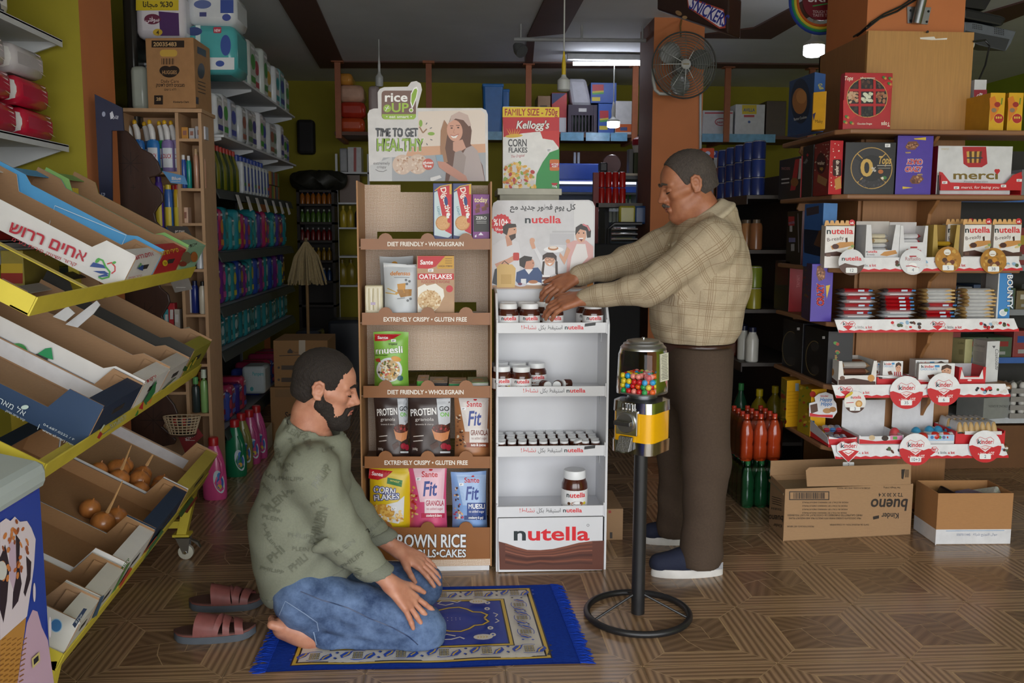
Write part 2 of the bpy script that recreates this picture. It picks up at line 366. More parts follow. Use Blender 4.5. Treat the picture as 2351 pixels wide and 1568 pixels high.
# product helpers
CARD=cardm()
def zat(x,y,Y):return P(x,y,Y=Y).z
def xat(x,Y,z=1.):
 y=IH/2
 for _ in range(4):
  p=P(x,y,Y=Y);y-=(z-p.z)*F_PX/(Y+.1)
 return P(x,y,Y=Y).x
def pbox(name,label,cat,x0,y0,x1,y1,Yf,d,col,zb=None,rough=.4,group=None,bev=.0015,side=None):
 """closed packet whose front face covers the given pixels at depth Yf"""
 a,b=P(x0,y1,Y=Yf),P(x1,y0,Y=Yf);z0=zb if zb is not None else a.z
 t=thing(name,label,cat,((a.x+b.x)/2,Yf+d/2,z0),group)
 m=MB().box((a.x,Yf,z0),(b.x,Yf+d,b.z));m.m=[1,1,0,1,1,1]
 m.obj('carton',[mat(col,rough),mat(side or col,rough)],t,bev=bev)
 return t,Print(planeY(Yf))
def pouch(name,label,cat,x0,y0,x1,y1,Yf,th,col,zb=None,lean=0.,group=None,rough=.35,seal=.06,skew=0.):
 a,b=P(x0,y1,Y=Yf),P(x1,y0,Y=Yf);z0=zb if zb is not None else a.z;H_=b.z-z0;Wd=b.x-a.x
 t=thing(name,label,cat,((a.x+b.x)/2,Yf,z0),group);rn=random.Random(hash(name+label)%999 if False else len(label)*7+int(x0))
 ph=[rn.uniform(0,6)for _ in range(4)]
 def surf(sg):
  def f(u,v):
   e=max(0,1-abs(2*u-1)**3.2);k=(1-v)**.55*(.35+.65*min(1,v*9))
   if v>1-seal:k*=.3
   hh=th/2*e*(.12+1.05*k)+.0025*sin(9*u+ph[0])*sin(11*v+ph[1])*e*(1 if 0<v<1 else 0)
   nar=1-.05*sin(pi*v)*(1)-(.03 if v<.05 else 0)
   x=a.x+Wd*(.5+(u-.5)*nar)+skew*H_*v
   return Vector((x,Yf+th/2+sg*hh+lean*H_*v,z0+H_*v+.004*sin(3*u+ph[2])*v))
  return f
 m=MB().sheet(surf(-1),14,18);n=len(m.v);bk=MB().sheet(surf(1),14,18);m.add(bk.v,[f[::-1]for f in bk.f])
 ob=m.obj('pouch_film',mat(col,rough,0,.03,20,0),t,smooth=True,ang=70)
 return t,Print(onmesh(m.bvh(),planeY(Yf)),fine=9,base=.0012,step=.00012)
def lab_price(pr,x,y,w=14,h=11):pr.rect(x,y,x+w,y+h,'f2f2f4');pr.line([(x+2,y+h*.4),(x+w-3,y+h*.4)],1.2,'555555');pr.line([(x+2,y+h*.75),(x+w-5,y+h*.75)],1.2,'777777')
def nutella(pr,x,y,h,w=None,al='c',n='1d2a2e',red='d8202a',ang=0):
 g='nutella';ws=sum(GL[(1,c)][2]for c in g);tot=w or ws*h/.75
 wn=tot*GL[(1,'n')][2]/ws;x0={'c':x-tot/2,'l':x,'r':x-tot}[al];hh=h/.75*.75
 ca,sa=cos(radians(ang)),sin(radians(ang))
 pr.text('n',x0,y,hh,n,w=wn,al='l',ang=ang);pr.text('utella',x0+wn*ca,y+pr.sg*wn*sa,hh,red,w=tot-wn,al='l',ang=ang)
# burlap-printed cardboard display
def burlap():
 m,N,L,b=nodes_mat('burlap_print',.8);tc=N.new('ShaderNodeTexCoord');outs=[]
 for d in('X','Z'):
  wv=N.new('ShaderNodeTexWave');wv.bands_direction=d;wv.inputs['Scale'].default_value=52;wv.inputs['Distortion'].default_value=1.6;wv.inputs['Detail'].default_value=2;wv.inputs['Detail Scale'].default_value=2
  L.new(tc.outputs['Object'],wv.inputs[0]);outs.append(wv)
 mu=N.new('ShaderNodeMath');mu.operation='MULTIPLY';L.new(outs[0].outputs[1],mu.inputs[0]);L.new(outs[1].outputs[1],mu.inputs[1])
 rp=N.new('ShaderNodeValToRGB');e=rp.color_ramp.elements;e[0].position=.02;e[0].color=(*lin('b08c66'),1);e[1].position=.3;e[1].color=(*lin('f0e2d6'),1)
 L.new(mu.outputs[0],rp.inputs[0]);L.new(rp.outputs[0],b.inputs['Base Color']);return m
BURL=burlap()
RY,RB=3.63,3.90
rxl,rxr=P(826,900,Y=RY).x,P(1129,900,Y=RY).x
rs=thing('display_stand','brown cardboard snack display stand with burlap print and rice cake header','display stand',((rxl+rxr)/2,RY,0))
RC=mat('a97b4e',.55,0,.05,30);RCD=mat('8f5a2c',.4,0,.05,20)
ztop=zat(985,416,RY)
m=MB();m.box((rxl,RY-.005,.02),(rxl+.006,RB+.01,ztop));m.obj('side_panel',RC,rs)
m=MB();m.box((rxr-.006,RY-.005,.02),(rxr,RB+.01,ztop));m.obj('side_panel',RC,rs)
lips=[(536,548,573),(706,718,746),(874,886,913),(1038,1048,1075),(1199,1211,1285)]
rz=[zat(985,b-6,RY)for _,_,b in lips];rz[4]=zat(985,1232,RY)
tops=[zat(985,425,RB)]+[z-.01 for z in rz[:4]]
for k in range(5):
 zt=tops[k];zb=rz[k]+(.06 if k!=3 and k!=4 else .05)
 m=MB();x0,x1=rxl+.006,rxr-.006
 if k==0:
  m.prism([(x0,RB,zb),(x1,RB,zb),(x1,RB,zt),(x1-.13,RB,zt),(x1-.13,RB,zt-.03),(x0+.15,RB,zt-.03),(x0+.15,RB,zt),(x0,RB,zt)][::-1],(0,.006,0))
 else:m.box((x0,RB,zb),(x1,RB+.006,zt))
 m.box((x0,RB,rz[k]),(x0+.05,RB+.006,zb));m.box((x1-.05,RB,rz[k]),(x1,RB+.006,zb))
 m.obj('back_panel',BURL,rs)
m=MB().box((rxl+.006,RB+.004,.02),(rxr-.006,RB+.01,rz[4]+.02));m.obj('back_board',RC,rs)
txt=['DIET FRIENDLY • WHOLEGRAIN','EXTREMELY CRISPY • GLUTEN FREE','DIET FRIENDLY • WHOLEGRAIN','EXTREMELY CRISPY • GLUTEN FREE']
for k,(yt,y0,y1)in enumerate(lips):
 MB().box((rxl+.006,RY+.004,rz[k]-.004),(rxr-.006,RB,rz[k])).obj('shelf_board',mat('8b6f58',.7),rs)
 pts=[P(828+k*3,y1,Y=RY),P(828+k*3,y0,Y=RY)]
 for cx in(885,982,1070):
  pts+=[P(cx+17*cos(radians(a)),y0+5-18*sin(radians(a)),Y=RY)for a in(165,140,115,90,65,40,15)]
 pts+=[P(1128,y0,Y=RY),P(1128,y1,Y=RY)]
 lip=MB().prism(pts,(0,.006,0)).obj('shelf_lip',RCD,rs)
 if k<4:
  pr=Print(planeY(RY));cx=(977,976,977,978)[k];pr.text(txt[k],cx,y1-8,9.5,'f0ebe2',w=(176,192,176,192)[k]);pr.build('lettering',lip)
m=MB().box((rxl,RY-.002,zat(985,1290,RY)),(rxr,RY+.006,zat(985,1284,RY)));m.obj('base_edge',RC,rs)
MB().box((rxl,RY-.003,zat(985,1300,RY)),(rxr,RY+.006,zat(985,1285,RY))).obj('base_band',BURL,rs)
MB().box((rxl+.01,RY+.002,0),(rxr-.01,RB+.01,zat(985,1300,RY))).obj('base_board',mat(WHITE,.6),rs)
pr=Print(planeY(RY),base=.0012);pr.otext('BROWN RICE',982,1256,28,'e9edf2','5a3512',1.2,w=176);pr.otext('ROLLS•CAKES',1006,1279,17,'e9edf2','5a3512',1,w=128);pr.build('lettering',rs)
HY=RB+.008
hd=[(848,416),(844,262),(848,253),(858,249),(868,249),(867,212),(872,204),(882,200),(936,199),(944,188),(956,186),(966,192),(969,206),(962,232),(958,248),(1106,248),(1116,253),(1120,263),(1121,416)]
hc=MB().prism([P(x,y,Y=HY)for x,y in hd][::-1],(0,.005,0)).obj('header_card',mat('dcdadb',.55),rs)
pr=Print(planeY(HY))
pr.poly([(960,256),(1104,252),(1114,262),(1114,330),(960,340)],'e6d8cd');pr.poly([(940,338),(1114,330),(1115,352),(930,362)],'d9a888');pr.poly([(880,362),(1115,350),(1116,416),(850,416)],'a9acb2');pr.poly([(850,380),(900,360),(900,416),(850,416)],'c9cacd')
pr.rrect(876,208,955,274,8,'7c5f56');pr.poly([(877,262),(955,262),(955,268),(950,274),(882,274),(877,268)],'9cbf45')
pr.text('rice',909,233,20,'ffffff',w=54);pr.ell(889,249,9,9,'9cbf45');pr.line([(885,255),(892,243)],1.6,'eeeeee');pr.line([(889,250),(884,246)],1.3,'eeeeee');pr.line([(890,249),(894,248)],1.3,'eeeeee')
pr.text('UP',918,257,20,'a9cc4c',w=40);pr.poly([(946,250),(942,236),(943,215),(950,202),(957,199),(960,206),(957,224),(951,240)],'ffffff');pr.poly([(947,244),(944,233),(945,217),(951,205),(956,203),(958,208),(955,223),(950,236)],'93b93e');pr.ell(944,253,5,5,'ffffff');pr.ell(944,253,3.4,3.4,'93b93e')
pr.text('• eat smart •',916,271,6.5,'eef0e4',w=60)
pr.otext('TIME TO GET',911,313,18,'585a60','f4f3f4',1.2,w=97);pr.otext('HEALTHY',918,346,27,'93b84a','f6f6f4',1.6,w=108)
for(x0,y0,x1,y1)in((963,291,971,305),(971,305,980,296)):pr.line([(x0,y0),(x1,y1)],3,'a07a5c')
pr.ell(966,283,4,8,'8fb54a');pr.ell(990,307,8,4,'8fb54a')
for x,y,a in((978,286,60),(987,295,25),(988,320,-20),(979,329,-60)):pr.line([(x,y),(x+5*cos(radians(a)),y-5*sin(radians(a)))],2,'6d6d70')
pr.text('extremely',876,378,7,'6d6a6c',w=38,bold=0);pr.text('crispy',876,386,6,'6d6a6c',w=22,bold=0);pr.line([(862,389),(869,393),(880,394),(888,390)],1.2,'6d6a6c')
for cx,cy in((924,378),(959,377)):
 pr.ell(cx,cy,23,23,'d8bfae');rn=random.Random(3);pr.fill(60,cx-22,cy-22,cx+22,cy+22,3.2,['e9d6c8','c9a58c','e2cbb9','b98f75'],rn,lambda x,y,c=cx,d=cy:hypot(x-c,y-d)<19)
pr.ell(983,377,13,13,'cf5a4a');pr.text('gluten',983,376,6,'ffffff',w=23);pr.text('free',983,384,6,'ffffff',w=16)
pr.poly([(1022,416),(1024,396),(1013,372),(1017,330),(1026,300),(1034,272),(1056,260),(1076,272),(1083,300),(1080,330),(1094,352),(1108,380),(1114,416)],'6a4638')
pr.poly([(1012,300),(1020,275),(1030,290),(1022,340),(1028,372),(1014,376),(1011,340)],'a97d5e')
pr.ell(1044,300,18,25,'d9a28c',rot=-8);pr.poly([(1032,282),(1036,266),(1054,256),(1074,264),(1082,288),(1076,290),(1064,276),(1046,272)],'cdb4ac')
pr.ell(1037,294,2.6,1.6,'4a3028');pr.ell(1052,293,2.6,1.6,'4a3028');pr.line([(1033,289),(1041,289)],1.4,'5a3a2e');pr.line([(1047,288),(1056,288)],1.4,'5a3a2e')
pr.poly([(1034,311),(1042,313),(1052,309),(1047,317),(1039,317)],'f5efec');pr.line([(1034,310),(1042,312.5),(1053,308)],1.3,'a8483f');pr.line([(1043,296),(1041,305),(1045,306)],1,'b87f6b')
pr.poly([(1040,326),(1062,320),(1070,340),(1050,352),(1040,345)],'d3a08c');pr.poly([(1060,416),(1052,370),(1070,340),(1084,334),(1096,346),(1106,380),(1113,416)],'b6a7a6');pr.poly([(1044,350),(1058,345),(1070,360),(1062,416),(1030,416),(1040,380)],'a3938f')
pr.poly([(1000,356),(1016,355),(1019,372),(1004,374)],'8fa9bd');pr.poly([(1004,370),(1022,372),(1040,384),(1070,404),(1074,416),(1058,416),(1024,396),(1008,384)],'c98f7c')
pr.poly([(988,408),(1010,402),(1014,408),(994,416),(988,415)],'e8e6e6')
pr.build('header_print',hc)
# things on the cardboard display
def digestive(x0,lab):
 t,pr=pbox('biscuit_packet',lab,'biscuit packet',x0,421,x0+43,547,RY+.03,.06,'26356f',zb=rz[0],group='digestive biscuit packets')
 pr.poly([(x0+2,442),(x0+17,434),(x0+42,430),(x0+42,540),(x0+34,546),(x0+2,540)],'c6d7dd');pr.poly([(x0+8,432),(x0+42,425),(x0+42,538),(x0+27,530)],'c7202c');pr.line([(x0+3,438),(x0+16,428),(x0+42,423)],2.2,'d9a92e')
 pr.rect(x0+37,424,x0+42,446,'d9a92e');pr.text('Digestive',x0+16,431,12,'f6f1e8',w=68,al='l',ang=-77);pr.ell(x0+29,462,4,11,'1f3f7d',rot=-6);pr.text('LIGHT',x0+8,474,5,'5d8da0',w=22,al='l',ang=-80)
 pr.ell(x0+22,512,17,17,'d7a36a');pr.ring(x0+22,512,17,17,2.2,'bf8648');pr.ell(x0+37,506,5,6,'c7202c');rn=random.Random(1);pr.fill(26,x0+8,499,x0+36,525,1.2,['c08b50','e3b782'],rn,lambda x,y:hypot(x-x0-22,y-512)<14)
 lab_price(pr,x0+30,491,6,10);pr.build('printed_front',t)
digestive(995,'red and light blue upright biscuit packet, left one of the pair');digestive(1040,'red and light blue upright biscuit packet beside the purple chocolate bar')
t,pr=pbox('chocolate_bar','purple and black chocolate bar pack on the top tier of the burlap stand','chocolate bar',1085,446,1124,547,RY+.035,.045,'7b2d82',zb=rz[0])
pr.text('today',1104,464,11,'f0dfa8',w=30);pr.poly([(1087,494),(1123,490),(1123,532),(1087,532)],'2b2826')
for a in((1092,470,9),(1105,475,11),(1090,480,10),(1112,468,8)):pr.poly([(a[0],a[1]),(a[0]+a[2],a[1]-3),(a[0]+a[2]+2,a[1]+7),(a[0]+2,a[1]+10)],'6a3324');pr.poly([(a[0],a[1]),(a[0]+a[2],a[1]-3),(a[0]+a[2]-1,a[1]-1),(a[0]+1,a[1]+3)],'8a4a34')
pr.text('ZERO',1105,504,7,'dfe0e0',w=25);pr.line([(1094,508),(1117,508)],1.5,'aaaaaa');pr.line([(1094,512),(1117,512)],1.5,'aaaaaa');pr.poly([(1098,540),(1104,533),(1110,540)],'e6dcec');pr.poly([(1090,541),(1094,538),(1094,544),(1090,545)],'e6dcec')
pr.build('printed_front',t)
t=thing('wafer_pack','clear pack of pale crispbreads at the left end of the second tier','food pack',P(860,716,Y=RY+.04))
a,b=P(838,716,Y=RY+.04),P(878,655,Y=RY+.04);MB().box((a.x,RY+.04,rz[1]),(b.x,RY+.09,b.z)).obj('wrapper',mat('cfc6a8',.25),t,bev=.006)
pr=Print(planeY(RY+.04),base=.001);[pr.line([(842+5*i,662),(841+5*i+(i%3),690),(843+5*i,712)],2,c)for i,c in enumerate(('e8e2cc','b3a67e','efeadb','a89a70','e6dfca','bdb08a','eee9da'))];pr.rect(851,694,862,700,'b9a9c4');pr.build('fold_shading',t)  # light and shade of the folds painted as strokes, plus a mauve label
t,pr=pouch('snack_bag','grey snack bag standing behind the white toast bag','snack bag',872,588,948,716,RY+.13,.05,'a9adaf',zb=rz[1]);pr.ell(906,606,7,6,'b5812c');pr.build('printed_front',t)
t,pr=pouch('snack_bag','silvery white toast bag with orange lettering on the second tier','snack bag',880,606,960,716,RY+.05,.07,'c9ced3',zb=rz[1])
pr.rect(881,607,957,614,'dfe2e5');pr.text('defensas',919,632,9,'d0822e',w=46);pr.line([(905,637),(940,637)],1.5,'8c8f92');pr.poly([(904,676),(930,672),(931,650),(912,652),(914,668)],'c98f35');pr.poly([(911,665),(945,664),(944,679),(920,683)],'a87838');pr.line([(886,672),(912,676)],2,'c7a14a');pr.line([(890,662),(912,672)],2,'c7a14a')
for x,y in((932,643),(940,646),(934,652),(942,686),(936,690)):pr.ell(x,y,3,3,'6f7376',9)
pr.line([(912,686),(930,684)],1.6,'7a7d80');pr.build('printed_front',t)
t,pr=pbox('oatflake_box','brown and red oat flakes box on the second tier of the burlap stand','cereal box',958,587,1043,717,RY+.05,.06,'b8906a',zb=rz[1])
pr.poly([(959,588),(1022,588),(1000,612),(984,617),(959,616)],'c8202a');pr.text('Sante',979,607,10,'ffffff',w=30,shear=.1);pr.poly([(1022,588),(1042,588),(1042,617),(1004,617),(1004,609)],'d3a032');pr.text('HIGH FIBRE',1023,613,4,'6b4a18',w=32);[pr.line([(1022,y),(1038,y)],1.1,'6b4a18')for y in(594,599,604)]
lab_price(pr,983,617,12,7);pr.rect(959,628,1042,642,'c8202a');pr.text('OATFLAKES',1000,640,10,'ffffff',w=76);pr.text('FLOCONS D\'AVOINE',1000,650,6,'b0262c',w=66,bold=0);pr.ell(1032,663,8,8,'c8303a')
pr.poly([(959,660),(975,652),(980,656),(1000,651),(1018,664),(1020,680),(1006,706),(994,717),(959,717)],'f0ece2');pr.ell(986,690,27,24,'d9b98c');rn=random.Random(5);pr.fill(90,960,664,1012,716,2.6,['e8cfa4','c69d66','f0dfc0','b98d58'],rn,lambda x,y:hypot((x-986)/27,(y-690)/24)<1)
pr.build('printed_front',t)
for k,(c,lb)in enumerate((('3a3331','flat black snack bar packet lying at the right end of the second tier'),('8d8880','flat grey and red packet lying on top of the black packet'))):
 a,b=P(1046,712,Y=RY+.05),P(1120,700,Y=RY+.05);z0=rz[1]+k*.018
 t=thing('snack_packet',lb,'snack packet',((a.x+b.x)/2,RY+.1,z0));m=MB().sheet(lambda u,v,a=a,b=b,z0=z0:(a.x+(b.x-a.x)*u,RY+.03+.15*v,z0+.009+.008*sin(pi*u)*sin(pi*v)),8,6);m.sheet(lambda u,v,a=a,b=b,z0=z0:(a.x+(b.x-a.x)*u,RY+.03+.15*v,z0+.0015),8,6)
 m.obj('wrapper',mat(c,.3),t,smooth=True)
 pr=Print(UVf((a.x,RY+.029,z0),(.001,0,0),(0,0,.001)),down=False);pr.rect(60,1,100,9,'dcdcdc' if not k else 'a33a30');pr.build('wrapper_label',t)
t,pr=pouch('cereal_bag','green tropical muesli bag with a bowl of fruit on its front','cereal bag',857,765,937,882,RY+.05,.08,'86bd4a',zb=rz[2])
pr.poly([(860,767),(922,767),(905,777),(885,783),(861,783)],'c0222c');pr.text('Sante',879,778,6,'ffffff',w=24);lab_price(pr,898,779,11,6);pr.text('tropical',902,792,5,'2f3a18',w=20);pr.otext('muesli',894,811,15,'ffffff','5f8f33',.8,w=62,ang=3);pr.text('dates pineapple',876,817,3.5,'2f3a18',w=28,bold=0)
pr.ell(894,849,29,28,'dfe5ea');pr.ell(894,850,24,24,'c9a873');rn=random.Random(8);pr.fill(120,870,826,918,874,2.8,['e9d6ac','b58d55','46402f','c8483a','d9a441','f0e6cc','6f7a3a'],rn,lambda x,y:hypot(x-894,y-850)<23)
pr.poly([(864,824),(873,822),(876,832),(866,830)],'b03a2c');pr.ell(909,824,11,6,'d99a2e',rot=15);pr.ell(918,868,6,6,'2d5f66');pr.build('printed_front',t)
for k,(x0,x1,c1,c2,nm)in enumerate(((957,984,'8a5f40','4fb03a','brown and bright green'),(985,1028,'6d5236','26262a','brown and black'),(1030,1072,'8b6848','3a9a62','brown and teal green'),(1074,1122,'6a7f4a','d9dcd8','olive green and white'))):
 a,b=P(x0,880,Y=RY+.06),P(x1,880,Y=RY+.06);h=(.05,.042,.038,.04)[k]
 t=thing('crispbread_pack',nm+' small snack pack on the third tier','snack pack',((a.x+b.x)/2,RY+.1,rz[2]),'small packs on the third tier')
 MB().box((a.x,RY+.06,rz[2]),(b.x,RY+.2,rz[2]+h)).obj('carton',mat(c2,.35),t,bev=.005);MB().box((a.x+.001,RY+.0605,rz[2]+h-.003),(b.x-.001,RY+.199,rz[2]+h+.0012)).obj('top_print',mat(c1,.4),t)
 pr=Print(UVf((a.x,RY+.06,rz[2]+h+.0012),(1,0,0),(0,1,0)),down=False);wv=b.x-a.x;pr.rect(wv*.2,.02,wv*.8,.035,'d8c9a4');pr.ell(wv*.5,.07,wv*.25,.02,'b8863f');pr.build('lettering',t)
def granola(x0,lb,skew,w):
 t,pr=pouch('granola_bag',lb,'cereal bag',x0,913,x0+w,1041,RY+.04,.08,'3a2a26',zb=rz[3],skew=skew,group='protein granola bags')
 pr.poly([(x0+w*.66,915),(x0+w-1,914),(x0+w-2,970),(x0+w*.72,985)],'c9cdd2');pr.text('PROTEIN',x0+w*.36,953,15,'f2f0ee',w=w*.62,ang=4);pr.text('granola',x0+w*.38,966,7,'dcd6d2',w=w*.44,bold=0);pr.text('brownie & cherry',x0+w*.38,976,4,'cfc6c0',w=w*.42,bold=0)
 pr.text('GO',x0+w*.84,943,10,'26252a',w=w*.24);pr.text('ON',x0+w*.85,956,9,'72c043',w=w*.21)
 pr.line([(x0+w*.12,1002),(x0+w*.36,1000)],2,'cfc6c0');pr.line([(x0+w*.12,1013),(x0+w*.34,1011)],2,'cfc6c0');pr.text('300g',x0+w*.16,1033,5,'cfc6c0',w=12)
 pr.poly([(x0+w*.55,985),(x0+w*.97,985),(x0+w*.92,1008),(x0+w*.78,1014),(x0+w*.62,1008)],'cf8a5c');pr.ell(x0+w*.76,984,w*.2,10,'5a2c22');rn=random.Random(2);pr.fill(26,x0+w*.58,977,x0+w*.95,990,2,['8f3a30','b3444a','3f1d16'],rn)
 pr.poly([(x0+w*.5,1022),(x0+w*.68,1012),(x0+w*.72,1024),(x0+w*.56,1034)],'4a2a1e');pr.ell(x0+w*.83,1024,w*.08,7,'9c1f34');pr.ell(x0+w*.93,1027,w*.06,7,'9c1f34');pr.rect(x0+w*.74,1036,x0+w*.97,1040,'c9cdd2');pr.build('printed_front',t)
granola(862,'brown protein granola bag leaning at the left end of the fourth tier',-.03,76);granola(938,'brown protein granola bag in the middle of the fourth tier',0,97)
def fit(x0,y0,x1,y1,zb,lb,bg,lt,dk,l1,l2,fl,sk=0):
 t,pr=pouch('cereal_bag',lb,'cereal bag',x0,y0,x1,y1,RY+.04,.08,bg,zb=zb,skew=sk);w=x1-x0;h=y1-y0
 pr.poly([(x0+w*.12,y0+h*.02),(x0+w*.95,y0+h*.02),(x0+w*.9,y0+h*.6),(x0+w*.3,y0+h*.6)],lt);pr.text('Sante',x0+w*.55,y0+h*.17,h*.09,'c4222c',w=w*.42);pr.ell(x0+w*.58,y0+h*.05,w*.05,h*.02,'c4222c',10)
 pr.text('Fit',x0+w*.54,y0+h*.49,h*.24,'27408f',w=w*.36,shear=.15,ang=3);lab_price(pr,x0+w*.2,y0+h*.18,w*.12,h*.05)
 pr.rect(x0+w*.42,y0+h*.55,x0+w*.93,y0+h*.79,dk[1]);pr.text(l1,x0+w*.68,y0+h*.66,h*.085,dk[0],w=w*.46);pr.text('no added sugar',x0+w*.68,y0+h*.735,h*.045,dk[0],w=w*.42,bold=0)
 pr.rect(x0+w*.34,y0+h*.79,x0+w*.93,y0+h*.87,dk[2]);pr.text(l2,x0+w*.66,y0+h*.85,h*.045,'ffffff',w=w*.4)
 rn=random.Random(int(x0));pr.fill(60,x0+w*.08,y0+h*.25,x0+w*.4,y0+h*.85,w*.035,fl,rn,lambda x,y:x<x0+w*(.14+.28*((y-y0)/h)**2));pr.build('printed_front',t)
fit(1043,911,1126,1044,rz[3],'copper coloured cocoa granola bag at the right end of the fourth tier','a9724a','ddd6d2',('7a3a2a','e4dfdc','8f4a30'),'GRANOLA','nuts & cocoa',['5a3a2c','e2d3bd','8a5a3c','3a2620'])
t,pr=pouch('cereal_bag','crumpled blue and yellow cereal bag half hidden behind the corn flakes','cereal bag',890,1073,940,1160,RY+.15,.06,'5b6472',zb=rz[4]);pr.text('FLAKES',914,1088,10,'e0c53a',w=34,ang=-15);pr.build('printed_front',t)
t,pr=pouch('cereal_bag','yellow corn flakes bag with red corner on the lowest tier','cereal bag',842,1072,944,1212,RY+.04,.1,'e0c21e',zb=rz[4],skew=.04)
pr.poly([(848,1076),(902,1082),(886,1096),(868,1102),(846,1098)],'c0202a');pr.text('Sante',866,1092,8,'ffffff',w=26,ang=-8);pr.poly([(890,1096),(924,1103),(922,1118),(888,1110)],'2f7d3a');pr.text('WITHOUT',906,1107,4,'e8d96a',w=22,ang=-12)
pr.otext('CORN',882,1133,14,'f2f2f2','2d3f8a',1.6,w=50,ang=-8);pr.otext('FLAKES',888,1147,12,'f2f2f2','2d3f8a',1.6,w=58,ang=4)
pr.poly([(868,1180),(880,1160),(912,1152),(928,1138),(926,1190),(914,1202),(884,1196)],'e3e5e8');pr.ell(885,1172,22,14,'d39a3c',rot=20);rn=random.Random(4);pr.fill(60,862,1160,924,1196,4,['e8bb5a','c98a2e','f0d08a'],rn,lambda x,y:y>1152+(x-862)*.35 or x<890);lab_price(pr,898,1163,12,9);pr.build('printed_front',t)
fit(938,1072,1026,1206,rz[4],'pink strawberry granola bag in the middle of the lowest tier','d9557f','efc3cf',('b3284a','f0dce2','c22f52'),'GRANOLA','strawberry & cherry',['c8362e','e0a85a','b8242c','e6c48a'])
fit(1038,1087,1120,1209,rz[4],'light blue muesli bag at the right end of the lowest tier','86a9de','a9c4ea',('ffffff','2f4a8f','24407f'),'MUESLI','cranberry & goji',['efe9e2','c2405a','d9b58a','5a3a3a'],-.02)
# white chocolate spread stand
NY,NB=3.61,3.86
NW=mat('d9dade',.4,0,.02,10);nxl,nxr=P(1141,1000,Y=NY).x,P(1394,1000,Y=NY).x
ns=thing('display_stand','white metal chocolate spread stand with four shelves and a family poster','display stand',((nxl+nxr)/2,NY,0))
nzt=zat(1250,745,NY)
for x in(nxl-.004,nxr-.006):
 pts=[(x,NY,.0),(x,NB,0),(x,NB,nzt+.14),(x,NY+.09,nzt+.12),(x,NY,nzt)]
 MB().prism(pts,(.01,0,0)).obj('side_panel',NW,ns,bev=.002)
MB().box((nxl+.006,NB-.006,.05),(nxr-.006,NB,nzt+.14)).obj('back_panel',NW,ns)
nl=[(740,763),(886,908),(1022,1045),(1160,1183)];nz=[]
for k,(y0,y1)in enumerate(nl):
 z0,z1=zat(1265,y1,NY),zat(1265,y0,NY);nz.append(z0+.012)
 MB().box((nxl+.006,NY+.002,z0),(nxr-.006,NB-.006,z0+.01)).obj('shelf',NW,ns)
 lp=MB().box((nxl-.002,NY-.012,z0-.002),(nxr-.012,NY-.006,z1)).obj('shelf_lip',NW,ns,bev=.001)
 for xx in(nxl-.003,nxr-.013):MB().box((xx,NY-.016,z0-.004),(xx+.004,NY+.002,z1+.012)).obj('lip_bracket',NW,ns)
 if k<3:MB().prism([(nxr-.03,NY+.02,z0),(nxr-.03,NY+.05,z0),(nxr-.03,NY+.02,z0-.04)],(.004,0,0)).obj('bracket_tab',mat('8f9296',.4),ns)
 pr=Print(planeY(NY-.012));yb=y1-7;xn=(1318,1322,1317,1314)[k]
 nutella(pr,xn,yb,9,44);pr.text('استيقظ بكل',xn-54,yb,9,'2a2a2c',w=56,bold=0);pr.text('نشاط!',xn-104,yb,9,'d23a36',w=36,bold=0)
 if k in(0,2):pr.poly([(xn+25,yb-13),(xn+50,yb-16),(xn+49,yb-9),(xn+24,yb-6)],'2a2a2c')
 pr.build('lettering',lp)
zb0,zb1=0,zat(1265,1186,NY)
bp_=MB().box((nxl+.006,NY-.012,.004),(nxr-.014,NY-.006,zb1)).obj('base_panel',NW,ns)
pr=Print(planeY(NY-.012));wav=[(1145,1243),(1160,1247),(1185,1256),(1210,1263),(1240,1264),(1270,1261),(1300,1254),(1330,1246),(1360,1242),(1387,1241)]
pr.poly(wav+[(1385,1308),(1147,1308)],'5f3326')
for off,c,wd in((3,'7d4836',5),(14,'76422f',4),(24,'8a5340',3),(36,'4a241a',6),(48,'7a4532',4),(57,'4d271c',5)):pr.line([(x,y+off*(.5+.5*abs(x-1240)/150))for x,y in wav[1:-1]],wd,c)
nutella(pr,1265,1240,30,176);pr.ring(1350,1206,3,3,.8,'444444',12);pr.build('lettering',bp_)
for yy in(1320,):pass
NPY=NB-.03
hd=[(1128,664),(1130,478),(1133,466),(1142,460),(1352,459),(1361,463),(1366,474),(1364,664)]
pc=MB().prism([P(x,y,Y=NPY)for x,y in hd][::-1],(0,.005,0)).obj('header_card',mat('cfcfd3',.5),ns)
pr=Print(planeY(NPY));pr.poly([(1318,462),(1352,462),(1362,474),(1362,560),(1318,560)],'d9d9db');pr.rect(1268,530,1320,534,'b9b9bd');pr.rect(1262,536,1318,562,'bfbfc4');pr.rect(1130,655,1364,663,'b08a6a')
pr.text('كل يوم فطور جديد مع',1246,481,12,'2c2c30',w=150,bold=1);nutella(pr,1246,512,16,84)
pts=[];
for i in range(32):a=2*pi*i/32;r_=21 if i%2 else 23.5;pts.append((1151+r_*cos(a),514+r_*sin(a)))
pr.poly(pts,'d02a30');pr.text('%10+',1150,518,15,'ffffff',w=34);pr.text('مجانا',1146,529,6,'ffffff',w=18)
pr.poly([(1129,612),(1130,565),(1148,552),(1166,546),(1190,556),(1198,590),(1190,640),(1140,640)],'d6d6da');pr.poly([(1160,542),(1174,542),(1176,562),(1164,566)],'c79278');pr.ell(1173,531,13,17,'d3a083',rot=12);pr.poly([(1155,535),(1154,520),(1164,513),(1184,514),(1186,521),(1168,524),(1164,540)],'33281f');pr.poly([(1168,541),(1184,536),(1184,546),(1174,553)],'3a2a22');pr.ell(1181,527,1.8,1.2,'2a201c')
